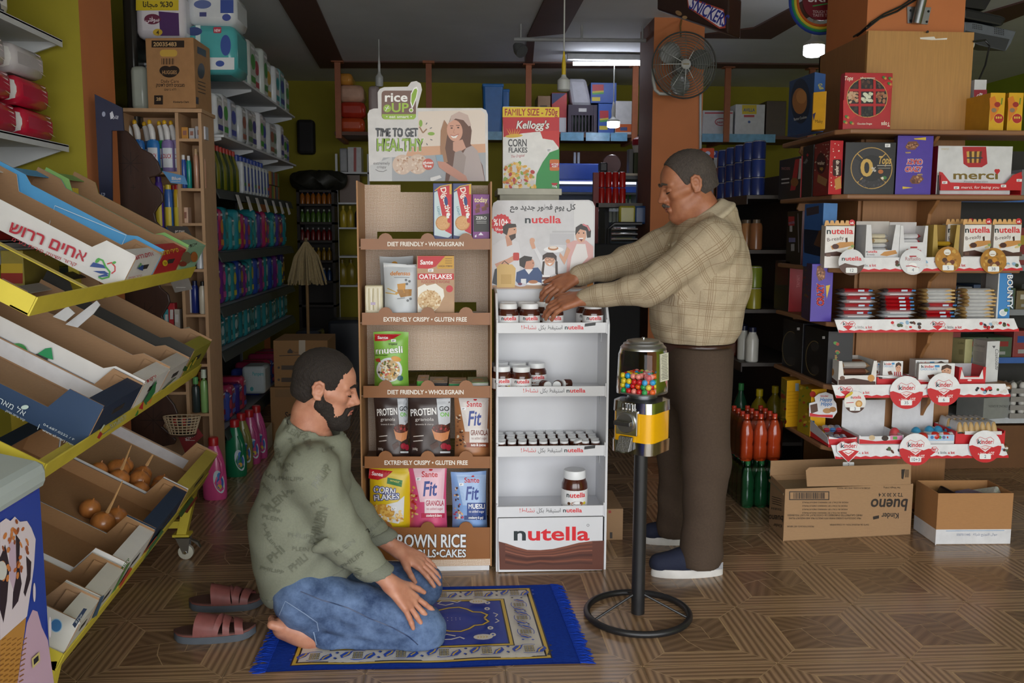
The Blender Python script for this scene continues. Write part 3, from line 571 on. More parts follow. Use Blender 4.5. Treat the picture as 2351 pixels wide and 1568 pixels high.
pr.poly([(1136,606),(1165,594),(1184,584),(1187,594),(1168,606),(1140,614)],'cf9a80');pr.rrect(1178,580,1192,598,3,'c03a30')
pr.poly([(1141,660),(1140,614),(1148,606),(1176,607),(1184,616),(1182,660)],'d3b06c');pr.poly([(1150,630),(1174,630),(1174,652),(1150,652)],'c49f58');pr.line([(1152,606),(1158,599),(1168,607)],2,'4a3a26');pr.poly([(1130,650),(1136,618),(1141,616),(1141,655)],'3a4048')
pr.poly([(1184,645),(1186,625),(1205,617),(1235,614),(1246,628),(1246,650),(1190,652)],'2f4a7a');pr.ell(1214,606,13,14,'c98f74');pr.poly([(1193,610),(1192,594),(1204,587),(1222,590),(1220,598),(1208,600),(1204,616)],'2c2420');pr.ell(1224,604,1.4,1.2,'2a201c');pr.poly([(1205,618),(1224,618),(1214,630)],'e9e9ea')
pr.poly([(1244,645),(1246,622),(1240,600),(1226,572),(1230,566),(1244,588),(1262,608),(1280,620),(1276,645)],'dddde1');pr.ell(1222,552,6,6,'d3a083');pr.poly([(1216,556),(1226,556),(1230,570),(1222,572)],'d3a083')
pr.ell(1262,596,12,15,'d6a386');pr.poly([(1245,598),(1246,586),(1256,580),(1270,580),(1278,588),(1278,602),(1271,592),(1254,591)],'3a2a22');pr.poly([(1246,600),(1251,600),(1248,632),(1243,628)],'3a2a22');pr.poly([(1275,600),(1280,600),(1281,634),(1275,628)],'3a2a22');pr.ring(1257,596,4.5,4,.8,'222222',12);pr.ring(1267,596,4.5,4,.8,'222222',12);pr.poly([(1257,604),(1268,604),(1262,609)],'f4f0ee')
pr.ell(1271,573,23,7,'ececee');pr.ell(1270,570,12,5,'b98055');pr.ell(1270,568,9,3,'e6d9cc')
pr.poly([(1300,632),(1304,580),(1300,560),(1318,552),(1346,552),(1362,566),(1362,600),(1336,612)],'d8a9a6');pr.poly([(1306,632),(1312,590),(1324,560),(1344,560),(1350,590),(1330,612)],'e4dfde');pr.poly([(1302,566),(1310,574),(1296,608),(1284,588),(1286,580),(1294,590)],'d3a083');pr.ell(1304,554,5,5,'d3a083')
pr.ell(1334,540,12,17,'d9a68c');pr.poly([(1321,540),(1322,522),(1334,514),(1350,517),(1357,530),(1356,545),(1348,546),(1346,530),(1332,526)],'2a2220');pr.line([(1338,515),(1349,520),(1354,530)],4,'d07a80');pr.poly([(1328,546),(1340,546),(1335,555)],'7a2a28');pr.poly([(1328,546),(1340,546),(1338,549),(1330,549)],'f6f2f0');pr.ell(1329,535,1.6,1.8,'2a201c');pr.ell(1340,535,1.6,1.8,'2a201c')
pr.ell(1226,651,17,4,'ececee');pr.ell(1224,647,11,4,'b5764a');pr.rect(1196,640,1208,654,'dfe2e6');pr.ell(1196,654,12,4,'c9c9d6');pr.ell(1194,652,5,3,'6a2a4a')
pr.rect(1244,634,1264,656,'5a2c1e');pr.rect(1245,632,1263,636,'f0f0f0');pr.rect(1244,642,1264,652,'eeeeee');nutella(pr,1254,649,4.5,18);pr.ell(1326,654,13,6,'6a4a36');pr.ell(1326,650,12,4,'d9c48c');pr.rect(1348,638,1362,658,'d98a2a')
pr.build('poster_print',pc)
# jars
JB=mat('4a2015',.18,0,.03,10,coat=.4);JL=mat('eceef0',.35,0,.01,10);JW=mat('e9e9ea',.4,0,.01)
def jar(name,lb,cat,loc,r,h,group=None,prt=True,frac=1.):
 t=thing(name,lb,cat,loc,group);x,y,z=loc
 MB().lathe([(r*.8,0),(r*.97,h*.03),(r,h*.12),(r,h*.55),(r*.97,h*.66),(r*.82,h*.78),(r*.78,h*.8)],22,loc).obj('glass_body',JB,t,smooth=True)
 MB().lathe([(r*.82,h*.79),(r*.84,h*.8),(r*.84,h*.97),(r*.8,h),(0,h)],22,loc).obj('lid',JL,t,smooth=True,ang=30)
 if prt:
  MB().lathe([(r*1.004,h*.1),(r*1.006,h*.11),(r*1.006,h*.52),(r*1.004,h*.53)],28,loc).obj('paper_label',JW,t,smooth=True)
  R=r*1.008
  fn=lambda u,v,k:Vector((x+(R+k)*sin(u/R),y-(R+k)*cos(u/R),z+v))
  pr=Print(fn,down=False);nutella(pr,0,h*.36,r*.36,r*1.55);pr.ell(r*.1,h*.2,r*.5,h*.06,'b5764a');pr.ell(r*.1,h*.22,r*.4,h*.04,'6a3522');pr.ell(-r*.55,h*.2,r*.12,h*.04,'5a3a22');pr.ell(r*.7,h*.2,r*.14,h*.04,'d9c43a');pr.build('label_print',t)
 return t
def jarpx(px,yt,Y,z,r,h,lb,grp):return jar('spread_jar',lb,'jar',(xat(px,Y,z+h*.5),Y,z),r,h,grp)
G1='chocolate spread jars on the top shelf'
j0=jarpx(1167,698,3.665,nz[0],.0425,.1,'chocolate spread jar at the left end of the top front row',G1)
def jd(src,px,Y,z,lb):
 return dup(src,(xat(px,Y,z+.05)-src.location.x,Y-src.location.y,z-src.location.z),lb)
jd(j0,1216,3.665,nz[0],'chocolate spread jar second from the left in the top front row')
jd(j0,1270,3.665,nz[0],'chocolate spread jar under the hands of the man')
jd(j0,1361,3.665,nz[0],'chocolate spread jar at the right end of the top front row')
jd(j0,1166,3.77,nz[0],'chocolate spread jar behind the leftmost jar of the top shelf');jd(j0,1208,3.77,nz[0],'chocolate spread jar behind the second jar of the top shelf')
jd(j0,1252,3.77,nz[0],'chocolate spread jar behind the fingers of the man');jd(j0,1345,3.77,nz[0],'chocolate spread jar behind the right end jar of the top shelf')
jd(j0,1197,3.665,nz[1],'chocolate spread jar in front on the second shelf');jd(j0,1152,3.68,nz[1],'chocolate spread jar against the left side of the second shelf')
jd(j0,1188,3.775,nz[1],'chocolate spread jar at the back of the second shelf');jd(j0,1148,3.79,nz[1],'chocolate spread jar in the back left corner of the second shelf')
jd(j0,1232,3.77,nz[1],'chocolate spread jar peeping out behind the front jar of the second shelf')
s0=jar('mini_jar','small jar at the front left corner of the third shelf','jar',(xat(1151,3.64,nz[2]),3.64,nz[2]),.0205,.04,'rows of small jars on the third shelf',prt=False)
for i in range(10):
 for j in range((5,5,5,5,6,6,6,5,5,6)[i]):
  if i==7 and j==0 or(i,j)==(0,0):continue
  dup(s0,((i)*.0432+(.004 if j%2 else 0),j*.0425,0),'small jar, %s column from the left, %s row from the front on the third shelf'%(ORD[i],ORD[j]))
tl=jar('mini_jar','small chocolate spread jar tipped against its neighbour on the third shelf','jar',(nxl+.006+.037+7*.0432,3.64,nz[2]+.004),.0205,.04,prt=False);tl.rotation_euler=(0,-.3,0)
tw=[(1246,'left'),(1283,'middle'),(1310,'right')]
for k,(px,nm)in enumerate(tw):
 q=dup(s0,(0,0,0),'small jar lying on its side on the second shelf, %s one of three'%nm);q['group']='jars lying on the second shelf';q.location=(xat(px,3.68,nz[1]),3.68+.01*k,nz[1]+.0205);q.rotation_euler=(pi/2*.97,0,.5-.8*k)
big=jar('spread_jar','large chocolate spread jar standing alone on the lowest shelf','jar',(xat(1319,3.67,nz[3]+.1),3.67,nz[3]),.055,.165)
tag(MB().box((nxl+.29,3.655,nz[1]),(nxl+.33,3.68,nz[1]+.006)).prism([(nxl+.36,3.67,nz[1]),(nxl+.40,3.66,nz[1]),(nxl+.405,3.69,nz[1])],(0,0,.005)).obj('cap_shard',mat('3a3a3c',.4)),'black scrap of plastic lying on the second shelf','scrap')
# stand behind with the family-size cereal box
cy=4.25;a,b=P(1142,470,Y=cy),P(1290,433,Y=cy)
t=thing('storage_unit','cream topped unit behind the spread stand carrying a cereal box','cabinet',((a.x+b.x)/2,cy+.15,0))
MB().box((a.x,cy,b.z-.03),(b.x,cy+.3,b.z)).obj('top_board',mat('c9c6b4',.5),t,bev=.003);MB().box((a.x+.012,cy+.01,0),(b.x-.012,cy+.29,b.z-.03)).obj('body',mat('b4b1a0',.6),t)
t,pr=pbox('cereal_box','family size corn flakes box standing above the spread stand','cereal box',1154,246,1284,433,cy+.03,.07,'eceae8',side='b9a05a')
pr.rect(1154,246,1284,269,'e8c61e');pr.text('FAMILY SIZE - 750g',1219,265,15,'a81c22',w=122);pr.poly([(1154,269),(1284,269),(1284,300),(1250,301),(1200,306),(1156,315)],'c3202a');pr.otext('Kellogg\'s',1222,295,17,'f7f3f0','8f1018',.8,w=76,shear=.2)
pr.poly([(1240,301),(1284,300),(1284,340),(1270,322),(1246,318)],'cf2c2a');pr.ell(1180,312,20,4,'e0b53a',rot=-4);[pr.poly([(1180+3*i-9,310),(1180+7*i-18,294),(1182+3*i-9,310)],'f0c23a')for i in range(6)]
pr.text('CORN',1188,336,16,'4a4a4c',w=44);pr.text('FLAKES',1189,350,11,'4a4a4c',w=44);pr.text('The Original',1188,361,6,'b0404a',w=32,bold=0,shear=.3,ang=6)
pr.poly([(1229,433),(1232,400),(1246,372),(1262,350),(1284,342),(1284,433)],'2f9a4a');pr.poly([(1230,433),(1226,405),(1200,380),(1180,370),(1158,380),(1158,433)],'dcd6d2');rn=random.Random(9);pr.fill(110,1158,372,1228,432,5,['e9b23e','f2cf7c','d98f2a','efe3c8','c23a3a','8fae4a'],rn,lambda x,y:y>372+abs(x-1185)*.45)
pr.rrect(1262,366,1284,392,3,'d8702a');pr.rect(1262,375,1284,384,'c4242a');pr.text('ACTIVE',1274,379,4,'ffffff',w=16);pr.text('ALERT',1274,384,4,'ffffff',w=14);lab_price(pr,1255,341,12,7);pr.ell(1273,420,7,6,'c4242a',a0=0,a1=180);pr.text('750g',1273,430,4,'ffffff',w=12);pr.build('printed_front',t)
# gumball machine
gx,gy=.662,3.15;A0=radians(40);E1=Vector((-sin(A0),-cos(A0),0));E2=Vector((cos(A0),-sin(A0),0));GC=Vector((gx,gy,0))
zg=lambda y:P(1475,y,Y=3.1).z
gm=thing('gumball_machine','yellow and chrome gumball machine on a black pole with ring foot','gumball machine',(gx,gy,0))
CHR=mat('c9cacc',.12,1.,.03,10);BLK=mat('1c1c1e',.4);SIL=mat('a9abae',.32,1.,.04,30)
def rsq(h,r,z,n=5):
 pts=[]
 for sx,sy,a in((1,1,0),(-1,1,90),(-1,-1,180),(1,-1,270)):
  for i in range(n):t=radians(a+90*i/(n-1));x,y=sx*(h-r)+r*cos(t),sy*(h-r)+r*sin(t);pts.append(GC+E2*x+E1*(-y)+Vector((0,0,z)))
 return pts
def loft(rings,caps=True):
 m=MB();n=len(rings[0]);vs=[p for r in rings for p in r];fs=[(j*n+i,j*n+(i+1)%n,(j+1)*n+(i+1)%n,(j+1)*n+i)for j in range(len(rings)-1)for i in range(n)]
 if caps:fs+=[tuple(range(n))[::-1],tuple(range((len(rings)-1)*n,len(rings)*n))]
 m.add(vs,[f[::-1]for f in fs]);return m
ring=[(gx+.187*cos(2*pi*i/48),gy+.187*sin(2*pi*i/48),.014)for i in range(49)]
MB().tube(ring,.012,10).obj('foot_ring',BLK,gm,smooth=True)
for a in(200,340,90):MB().tube([(gx+.18*cos(radians(a)),gy+.18*sin(radians(a)),.016),(gx+.02*cos(radians(a)),gy+.02*sin(radians(a)),.085)],.0045,8).obj('foot_spoke',BLK,gm,smooth=True)
MB().lathe([(.0245,.012),(.0245,zg(1038))],24,(gx,gy,0)).obj('pole',BLK,gm,smooth=True)
hs=.079
loft([rsq(hs+.003,.03,zg(1040)),rsq(hs+.004,.03,zg(1012))]).obj('base_trim',CHR,gm,smooth=True,ang=50)
loft([rsq(hs,.03,zg(1016)),rsq(hs,.03,zg(938))]).obj('body',mat('e3a907',.25,0,.02,6,coat=.5),gm,smooth=True,ang=50)
loft([rsq(hs+.003,.03,zg(946)),rsq(hs+.002,.032,zg(922)),rsq(hs-.014,.035,zg(916))]).obj('top_trim',CHR,gm,smooth=True,ang=50)
MB().lathe([(.055,zg(917)),(.05,zg(912)),(.088,zg(905)),(.09,zg(903)),(.086,zg(902))],32,(gx,gy,0)).obj('globe_seat',SIL,gm,smooth=True)
z0g,z1g=zg(906),zg(803)
g_=loft([rsq(.079,.045,z0g),rsq(.0795,.045,z0g+.02),rsq(.076,.045,z1g-.02),rsq(.071,.045,z1g)],False);g_.obj('globe',CLEAR,gm,smooth=True,ang=60)
MB().lathe([(.081,z1g-.004),(.081,z1g+.003),(.077,z1g+.008),(.072,z1g+.011),(.07,z1g+.018),(.06,z1g+.022),(.058,z1g+.028),(.045,z1g+.031),(0,z1g+.033)],32,(gx,gy,0)).obj('lid',SIL,gm,smooth=True,ang=50)
MB().lathe([(.006,0),(.006,.004),(.003,.006)],10,(gx,gy,z1g+.033)).obj('lid_bolt',CHR,gm)
F0=GC+E1*(hs+.003)+E2*(-.012)+Vector((0,0,zg(968)))
def fbox(u0,v0,u1,v1,d0,d1):
 m=MB();p=lambda u,v,d:F0+E2*u+Vector((0,0,v))+E1*d
 return m.hexa([p(u0,v0,d1),p(u1,v0,d1),p(u1,v0,d0),p(u0,v0,d0),p(u0,v1,d1),p(u1,v1,d1),p(u1,v1,d0),p(u0,v1,d0)])
fbox(-.042,-.045,.042,.042,0,.008).obj('coin_plate',CHR,gm,bev=.002)
MB().lathe([(.036,.008),(.036,.016),(.033,.02),(0,.02)],28,F0,ax=E1).obj('coin_dial',SIL,gm,smooth=True)
fbox(-.036,-.008,.03,.008,.02,.038).obj('coin_handle',mat('6c6d6f',.4,1),gm,bev=.003)
fbox(-.034,.044,.03,.05,.002,.006).obj('coin_slot_bar',CHR,gm)
for k in range(4):fbox(-.02+k*.013,.04,-.015+k*.013,.066,.004,.012).obj('coin_guide',CHR,gm)
p=lambda u,v,d:F0+E2*u+Vector((0,0,v))+E1*d
MB().hexa([p(-.032,-.1,.03),p(.022,-.1,.03),p(.022,-.1,.004),p(-.032,-.1,.004),p(-.026,-.05,.012),p(.026,-.05,.012),p(.026,-.05,.002),p(-.026,-.05,.002)]).obj('chute_flap',mat('8f9092',.4,1,.2,300,.5),gm,bev=.002)
N0=GC+E2*.0805+E1*.02+Vector((0,0,zg(876)))
nb=MB();q=lambda u,v,d:N0-E1*u+Vector((0,0,v))+E2*(d-.0035*v/.1)
nb.hexa([q(0,0,.0005),q(.062,0,.0005),q(.062,0,0),q(0,0,0),q(0,.098,.0005),q(.062,.098,.0005),q(.062,.098,0),q(0,.098,0)]);no=nb.obj('paper_notice',mat('cfcdb8',.8),gm)
pr=Print(lambda u,v,k:q(u,v,.0005+k),down=False)
rn=random.Random(6)
for i in range(16):a=rn.uniform(.004,.014);pr.line([(a,.092-i*.0056),(.062-rn.uniform(.004,.016),.092-i*.0056)],.0016,'55544e')
pr.build('notice_text',no)
GBC=[('c81e22','red'),('e2c42a','yellow'),('2a9bd6','blue'),('21994a','green'),('e8611c','orange'),('ee8f80','pink')]
gb={};rn=random.Random(12);r_=.0103;cnt=0
def inside(x,y,h=.0675,r=.036):
 x,y=abs(x),abs(y)
 return x<h and y<h and not(x>h-r and y>h-r and hypot(x-h+r,y-h+r)>r)
for L_ in range(4):
 z=z0g+.011+L_*.0172
 for i in range(-4,5):
  for j in range(-4,5):
   x=(i+.5*(L_%2))*.0206;y=(j+.5*(L_%2))*.0206
   if not inside(x,y)or(L_<3 and inside(x,y,.048,.03))or(L_==3 and rn.random()<.25):continue
   c,nm=rn.choice(GBC);p_=GC+E2*x+E1*y;loc=(p_.x+rn.uniform(-.0004,.0004),p_.y,z)
   if nm not in gb:
    gb[nm]=tag(MB().ball((loc[0],loc[1],loc[2]),r_,14,10).obj('gumball',mat(c,.22,0,.02),smooth=True),'small %s gumball in the clear globe of the gumball machine'%nm,'gumball','%s gumballs in the globe'%nm)
   else:
    q_=gb[nm].copy();COL.objects.link(q_);q_.location=(loc[0],loc[1],loc[2]-r_)
# prayer rug
mx0,mx1,my0,my1=-.615,.405,2.79,3.455
BLU=mat('1a3a9a',.95,0,.12,90,.4,spec=.1)
rug=thing('prayer_rug','blue prayer rug with yellow framed floral border under the kneeling man','rug',((mx0+mx1)/2,(my0+my1)/2,0))
def rugz(x,y):return .0042+.0016*sin(5*x+1)*sin(7*y)+(.0012*sin(23*x)if y<my0+.06 else 0)
mW=mx1-mx0;mH=my1-my0
def skx(u,v):return mx0+mW*u-.03*(v)*u+.0*v
def rp(u,v,k=0):x=skx(u,v);y=my0+mH*v+.004*sin(9*u)*(1-v);return Vector((x,y,rugz(x,y)+k))
m=MB().sheet(lambda u,v:rp(u,v),60,40);m.sheet(lambda u,v:rp(u,v)*1-Vector((0,0,rp(u,v).z-.0008)),60,40);m.obj('woven_field',BLU,rug,smooth=True)
pr=Print(lambda x,y,k:rp(x/mW,y/mH,k*.4),down=False,base=.0012,step=.00007,fine=.05)
Yw,Bk,Wt,Bl='cdab3e','14141c','cfc9bf','2447a8'
def frame(x0,y0,x1,y1,w,c):
 for a in((x0,y0,x1,y0+w),(x0,y1-w,x1,y1),(x0,y0+w,x0+w,y1-w),(x1-w,y0+w,x1,y1-w)):pr.rect(*a,c)
fx0,fx1,fy0,fy1=.075,mW-.09,.03,mH-.03
pr.rect(fx0+.016,fy0+.016,fx1-.016,fy1-.016,Wt);frame(fx0,fy0,fx1,fy1,.022,Bk);frame(fx0+.005,fy0+.004,fx1-.005,fy1-.004,.011,Yw)
ix0,ix1,iy0,iy1=fx0+.115,fx1-.115,fy0+.1,fy1-.1
pr.rect(ix0,iy0,ix1,iy1,'1d3a9c');frame(ix0,iy0,ix1,iy1,.02,Bk);frame(ix0+.004,iy0+.004,ix1-.004,iy1-.004,.011,Yw)
pr.fine=0
def motif(cx,cy,ang,s_=1.):
 c_,d_=cos(ang),sin(ang);tr=lambda pts:[(cx+(x*c_-y*d_)*s_,cy+(x*d_+y*c_)*s_)for x,y in pts]
 pr.poly(tr([(-.055,-.02),(-.03,.0),(-.02,.03),(-.045,.025),(-.062,0)]),Bl);pr.poly(tr([(.055,.02),(.03,.0),(.02,-.03),(.045,-.025),(.062,0)]),Bl)
 pr.line(tr([(-.05,-.01),(-.035,.01),(-.03,.025)]),.006*s_,Yw);pr.line(tr([(.05,.01),(.035,-.01),(.03,-.025)]),.006*s_,Yw)
 for i,(x,y)in enumerate([(a*.012,b*.014)for a in(-1,0,1)for b in(-1.3,-.4,.4,1.3)]):
  q=tr([(x-.005,y-.004),(x+.005,y-.004),(x+.005,y+.004),(x-.005,y+.004)]);pr.poly(q,Bk);pr.k-=pr.step;q=tr([(x-.003,y-.002),(x+.003,y-.002),(x+.003,y+.002),(x-.003,y+.002)]);pr.k+=pr.step;pr.poly(q,'cdb46a');pr.k-=pr.step
 pr.line(tr([(-.024,-.03),(-.01,-.034),(.01,-.034),(.024,-.03)]),.003*s_,Bl);pr.line(tr([(-.024,.03),(-.01,.034),(.01,.034),(.024,.03)]),.003*s_,Bl)
 for q in((-.075,.02),(.075,-.02),(-.078,-.02),(.078,.022)):pr.poly(tr([(q[0]-.006,q[1]),(q[0],q[1]-.007),(q[0]+.006,q[1]),(q[0],q[1]+.007)]),Bl if q[0]<0 else Bk)
bx=[(fx0+.07+i*(fx1-fx0-.14)/5)for i in range(6)]
for x in bx:motif(x,fy0+.061,0,.95);motif(x,fy1-.061,pi,.95)
for y in(fy0+.19,fy0+.305,fy0+.42):motif(fx1-.067,y,pi/2,.85);motif(fx0+.067,y,-pi/2,.85)
cyf=(iy0+iy1)/2
for sg in(1,-1):
 f=lambda pts:[(x,cyf+sg*y)for x,y in pts]
 sc_=[(ix1-.09,.004),(ix1-.078,.03),(ix1-.1,.055),(ix1-.13,.06),(ix1-.15,.085),(ix1-.18,.105),(ix1-.22,.1),(ix1-.26,.08),(ix1-.3,.072),(ix1-.33,.09),(ix1-.335,.115),(ix1-.36,.13),(ix1-.385,.12),(ix1-.38,.1)]
 pr.line(f(sc_),.013,Bk);pr.line(f(sc_),.008,Yw)
 for x,y in((ix1-.075,.085),(ix1-.07,.14)):pr.ell(x,cyf+sg*y,.011,.014,'cfc9bf',8);pr.ell(x,cyf+sg*y,.005,.006,Bl,6)
 pr.ell(ix1-.105,cyf+sg*.155,.034,.022,'cfc9bf',12);[pr.line([(ix1-.125+.01*i,cyf+sg*.148),(ix1-.12+.01*i,cyf+sg*.155),(ix1-.125+.01*i,cyf+sg*.162)],.003,Yw)for i in range(4)]
 pr.line(f([(ix1-.2,.14),(ix1-.23,.125),(ix1-.26,.14),(ix1-.245,.165),(ix1-.215,.165),(ix1-.185,.15),(ix1-.17,.165)]),.007,'cfc9bf');pr.line(f([(ix1-.33,.14),(ix1-.3,.16),(ix1-.28,.145)]),.006,'cfc9bf')
 for i in range(9):pr.ell(ix1-.3+.015*i,cyf+sg*(.022-.0018*i),.002,.002,'cfc9bf',6)
 pr.line(f([(ix1-.05,.01),(ix1-.04,.03),(ix1-.055,.045)]),.005,'cfc9bf')
 for x,y in((ix0+.1,.06),(ix0+.2,.12),(ix0+.08,.14)):pr.ell(x,cyf+sg*y,.02,.016,'cfc9bf',10);pr.ell(x,cyf+sg*y,.01,.008,Yw,8)
pr.poly([(ix1-.33,cyf),(ix1-.31,cyf+.014),(ix1-.29,cyf),(ix1-.31,cyf-.014)],'cfc9bf');pr.build('woven_pattern',rug)
rn=random.Random(4)
FRM=mat('1b3da6',.9,0,.15,200,spec=.1)
for side in(0,1):
 m=MB();N_=170
 for i in range(N_):
  v=(i+rn.random()*.6)/N_;b=rp(side,v);L_=rn.uniform(.032,.05);d=1 if side else-1;dy=rn.uniform(-.016,.01)-.006
  m.tube([b+Vector((-.004*d,0,.001)),b+Vector((d*L_*.5,dy*.5+rn.uniform(-.004,.004),rn.uniform(.002,.008)-.002)),Vector((b.x+d*L_,b.y+dy,.003))],[.0026,.0024,.0012],4)
 tag(m.obj('fringe',FRM,rug,smooth=True),None,None,None,'stuff')
# sandals
LEA=mat('7a4440',.55,0,.12,40,.2);SOLE=mat('4c525a',.8,0,.1,30);FOOTB=mat('4a2e28',.7)
def sandal(lb,loc,rz,mir):
 t=thing('sandal',lb,'shoe',loc,'leather sandals left on the tiles');x0,y0,z0=loc
 def W(x,y,z):c,s=cos(rz),sin(rz);y*=mir;return(x0+x*c-y*s,y0+x*s+y*c,z0+z)
 L_=.275;hw=lambda u:.043*(.72+.34*sin(pi*min(1,u*1.05)**.9))if u<.97 else .03
 def outline(k,z,grow=0):
  pts=[]
  for i in range(15):u=i/14;e=sqrt(max(0,1-(abs(2*u-1))**5));pts.append((u*L_,(hw(u)+grow)*e+.004))
  for i in range(14,-1,-1):u=i/14;e=sqrt(max(0,1-(abs(2*u-1))**5));pts.append((u*L_,-(hw(u)+grow)*e-.004))
  lift=lambda x:.012*max(0,(x/L_-.78)/.22)**2+.004*max(0,(.1-x/L_)/.1)
  return[W(x,y,z+lift(x))for x,y in pts]
 def lay(za,zb,g,name,mt):
  a,b=outline(0,za,g),outline(0,zb,g);n=len(a);MB().add(a+b,[tuple(range(n))[::-1],tuple(range(n,2*n))]+[(i,(i+1)%n,(i+1)%n+n,i+n)for i in range(n)]).obj(name,mt,t,smooth=True)
 lay(0,.024,.002,'sole',SOLE);lay(.024,.03,.0,'midsole',mat('6b3f38',.7));lay(.0295,.033,-.002,'footbed',FOOTB)
 def strap(u0,u1,h,name='strap',tw=0):
  def f(a,b):
   u=u0+(u1-u0)*b+tw*(a-.5);w_=hw(u)+.004;th=pi*a
   return W(u*L_,-w_*cos(th),.028+h*(sin(th)**.7)*(1-.25*b))
  m=MB().sheet(f,16,6);f2=lambda a,b:tuple(Vector(f(a,b))-Vector((0,0,.0035)));m.sheet(f2,16,6);m.obj(name,LEA,t,smooth=True)
 strap(.30,.56,.062,'instep_strap',.08);strap(.62,.70,.05);strap(.74,.84,.04,'strap',-.06);strap(.56,.62,.054,'stitched_band',.12)
 return t
p1=P(400,1468,Z=0);sandal('reddish brown leather sandal nearer the camera on the tiles',(p1.x+.0,p1.y,0),.06,1)
p2=P(425,1400,Z=0);sandal('reddish brown leather sandal farther back beside the rug',(p2.x+.01,p2.y+.02,0),.0,-1)
# wooden shelf unit round the right-hand column
WOOD=mat('b98a4e',.5,0,.1,14,.03,stretch=(9,9,.6));WOOD2=mat('96683f',.55,0,.1,14,.03,stretch=(9,9,.6));WOODS=mat('8a6243',.5,0,.1,12,.03,stretch=(.6,8,8))
SZ=[1.862,1.572,1.237,.986,.691,.400];SF=4.05;SXL,SXR=1.722,2.635
su=thing('shelf_unit','wooden shelf unit built round the orange column and full of chocolate','shelf unit',(2.2,4.5,0))
PX0,PX1=1.943,2.458;ztopp=zat(2100,72,4.3)
MB().box((PX0,4.30,1.86),(PX1,4.32,ztopp)).obj('front_panel',WOOD,su);MB().box((PX0+.016,4.302,.05),(PX1-.016,4.32,1.86)).obj('front_panel',WOOD2,su)
MB().box((PX0,4.32,.05),(PX0+.016,4.88,ztopp-.01)).obj('side_panel',WOOD2,su);MB().box((PX1-.016,4.32,.05),(PX1,4.88,ztopp-.01)).obj('side_panel',WOOD2,su);MB().box((PX0,4.865,.05),(PX1,4.88,ztopp-.01)).obj('back_panel',WOOD2,su)
for k,z in enumerate(SZ):
 x1=SXR+(.25 if k==0 else .0)
 pts=[(SXL+.05,SF,z-.022),(x1-.03,SF,z-.022),(x1,SF+.06,z-.022),(x1,4.30,z-.022),(PX0,4.30,z-.022),(PX0,4.78,z-.022),(SXL,4.78,z-.022),(SXL,SF+.06,z-.022)]
 MB().prism(pts,(0,0,.022)).obj('shelf',WOODS,su,bev=.006)
for k in range(5):
 zt,zb=SZ[k]-.022,SZ[k+1];h=zt-zb;xc=xat(2135,4.2,zt)
 prof=[(4.305,zb+.03),(4.29,zb+.03),(4.275,zb+h*.25),(4.255,zb+h*.42),(4.23,zb+h*.55),(4.2,zb+h*.66),(4.19,zb+h*.8),(4.14,zb+h*.93),(4.12,zt),(4.305,zt)]
 MB().prism([(xc-.009,y,z)for y,z in prof],(.018,0,0)).obj('bracket',WOOD2,su,bev=.003)
 MB().prism([(PX0,4.62,z)if False else(x,4.66,z)for x,z in((PX0,zt),(SXL+.06,zt),(SXL+.05,zt-.03),(SXL+.09,zt-.07),(SXL+.15,zt-.085),(PX0,zt-.13))],(0,.018,0)).obj('bracket',WOOD2,su,bev=.003)
MB().box((PX1-.07,4.34,0),(PX1-.02,4.4,.06)).obj('foot',BLK,su);MB().box((PX0+.02,4.34,0),(PX0+.07,4.4,.06)).obj('foot',BLK,su);MB().box((PX1-.12,4.31,0),(PX1-.09,4.345,.4)).obj('post',BLK,su)
pr=Print(planeY(4.30));pr.poly([(2112,86),(2145,84),(2148,89),(2175,87),(2174,91),(2140,92),(2113,90)],'e6e2da');pr.build('torn_tape',su)
MB().lathe([(.004,0),(.006,.012)],8,P(2127,74,Y=4.29),ax=(0,-1,0)).obj('nail',BLK,su)
def strip(k,x0,x1,y0,y1,sl=10,full=True):
 Yp=SF-.012;pts=[(x0,y0),(x1,y0-3),(x1+12,y1-3),(x0+sl,y1)]
 s_=MB().prism([P(x,y,Y=Yp)for x,y in pts][::-1],(0,.003,0)).obj('shelf_strip',mat('e4e4e6',.4),su);pr=Print(planeY(Yp));n=34;w=x1+8-x0-sl
 top=[(x0+sl-1+(x1+12-x0-sl)*i/n,y1-6-3*i/n+(1.8 if i%2 else-1))for i in range(n+1)]
 pr.poly(top+[(x1+12,y1-3),(x0+sl,y1)],'c9212b')
 for j in range(2):
  ox=x0+14+j*(x1-x0)*.5
  pr.line([(ox,y0+10),(ox+6,y0+3),(ox+14,y0+6),(ox+17,y0+9),(ox+21,y0+5),(ox+29,y0+4),(ox+34,y0+10),(ox+30,y0+17)],1,'c9212b');pr.text('k',ox+5,y0+13,8,'1d2a3a',al='l',w=6);pr.text('inder',ox+11,y0+13,8,'c9212b',w=19,al='l');pr.poly([(ox+5,y0+15),(ox+17,y0+13),(ox+29,y0+15),(ox+17,y0+24)],'c9212b')
  pr.text('a little,',ox+33,y0+20,6,'6d6d70',w=22,al='l',bold=0);pr.text('a lot',ox+57,y0+20,6,'c9212b',w=15,al='l')
  rn=random.Random(j+k*7);c0=ox+118
  for q in range(14):pr.ell(c0+rn.uniform(-4,76),y0+rn.uniform(6,18),rn.uniform(3,6),rn.uniform(2.5,4.5),rn.choice(['5a2e22','d8d2cc','3a221c','c9212b','8fb0cc','4a5a3a','2d2a34']),9,rot=rn.uniform(0,90))
 pr.build('strip_print',s_)
strip(0,1925,2336,592,624);strip(1,1916,2328,734,764);strip(2,1910,2308,884,914);strip(3,1908,2304,1022,1054)
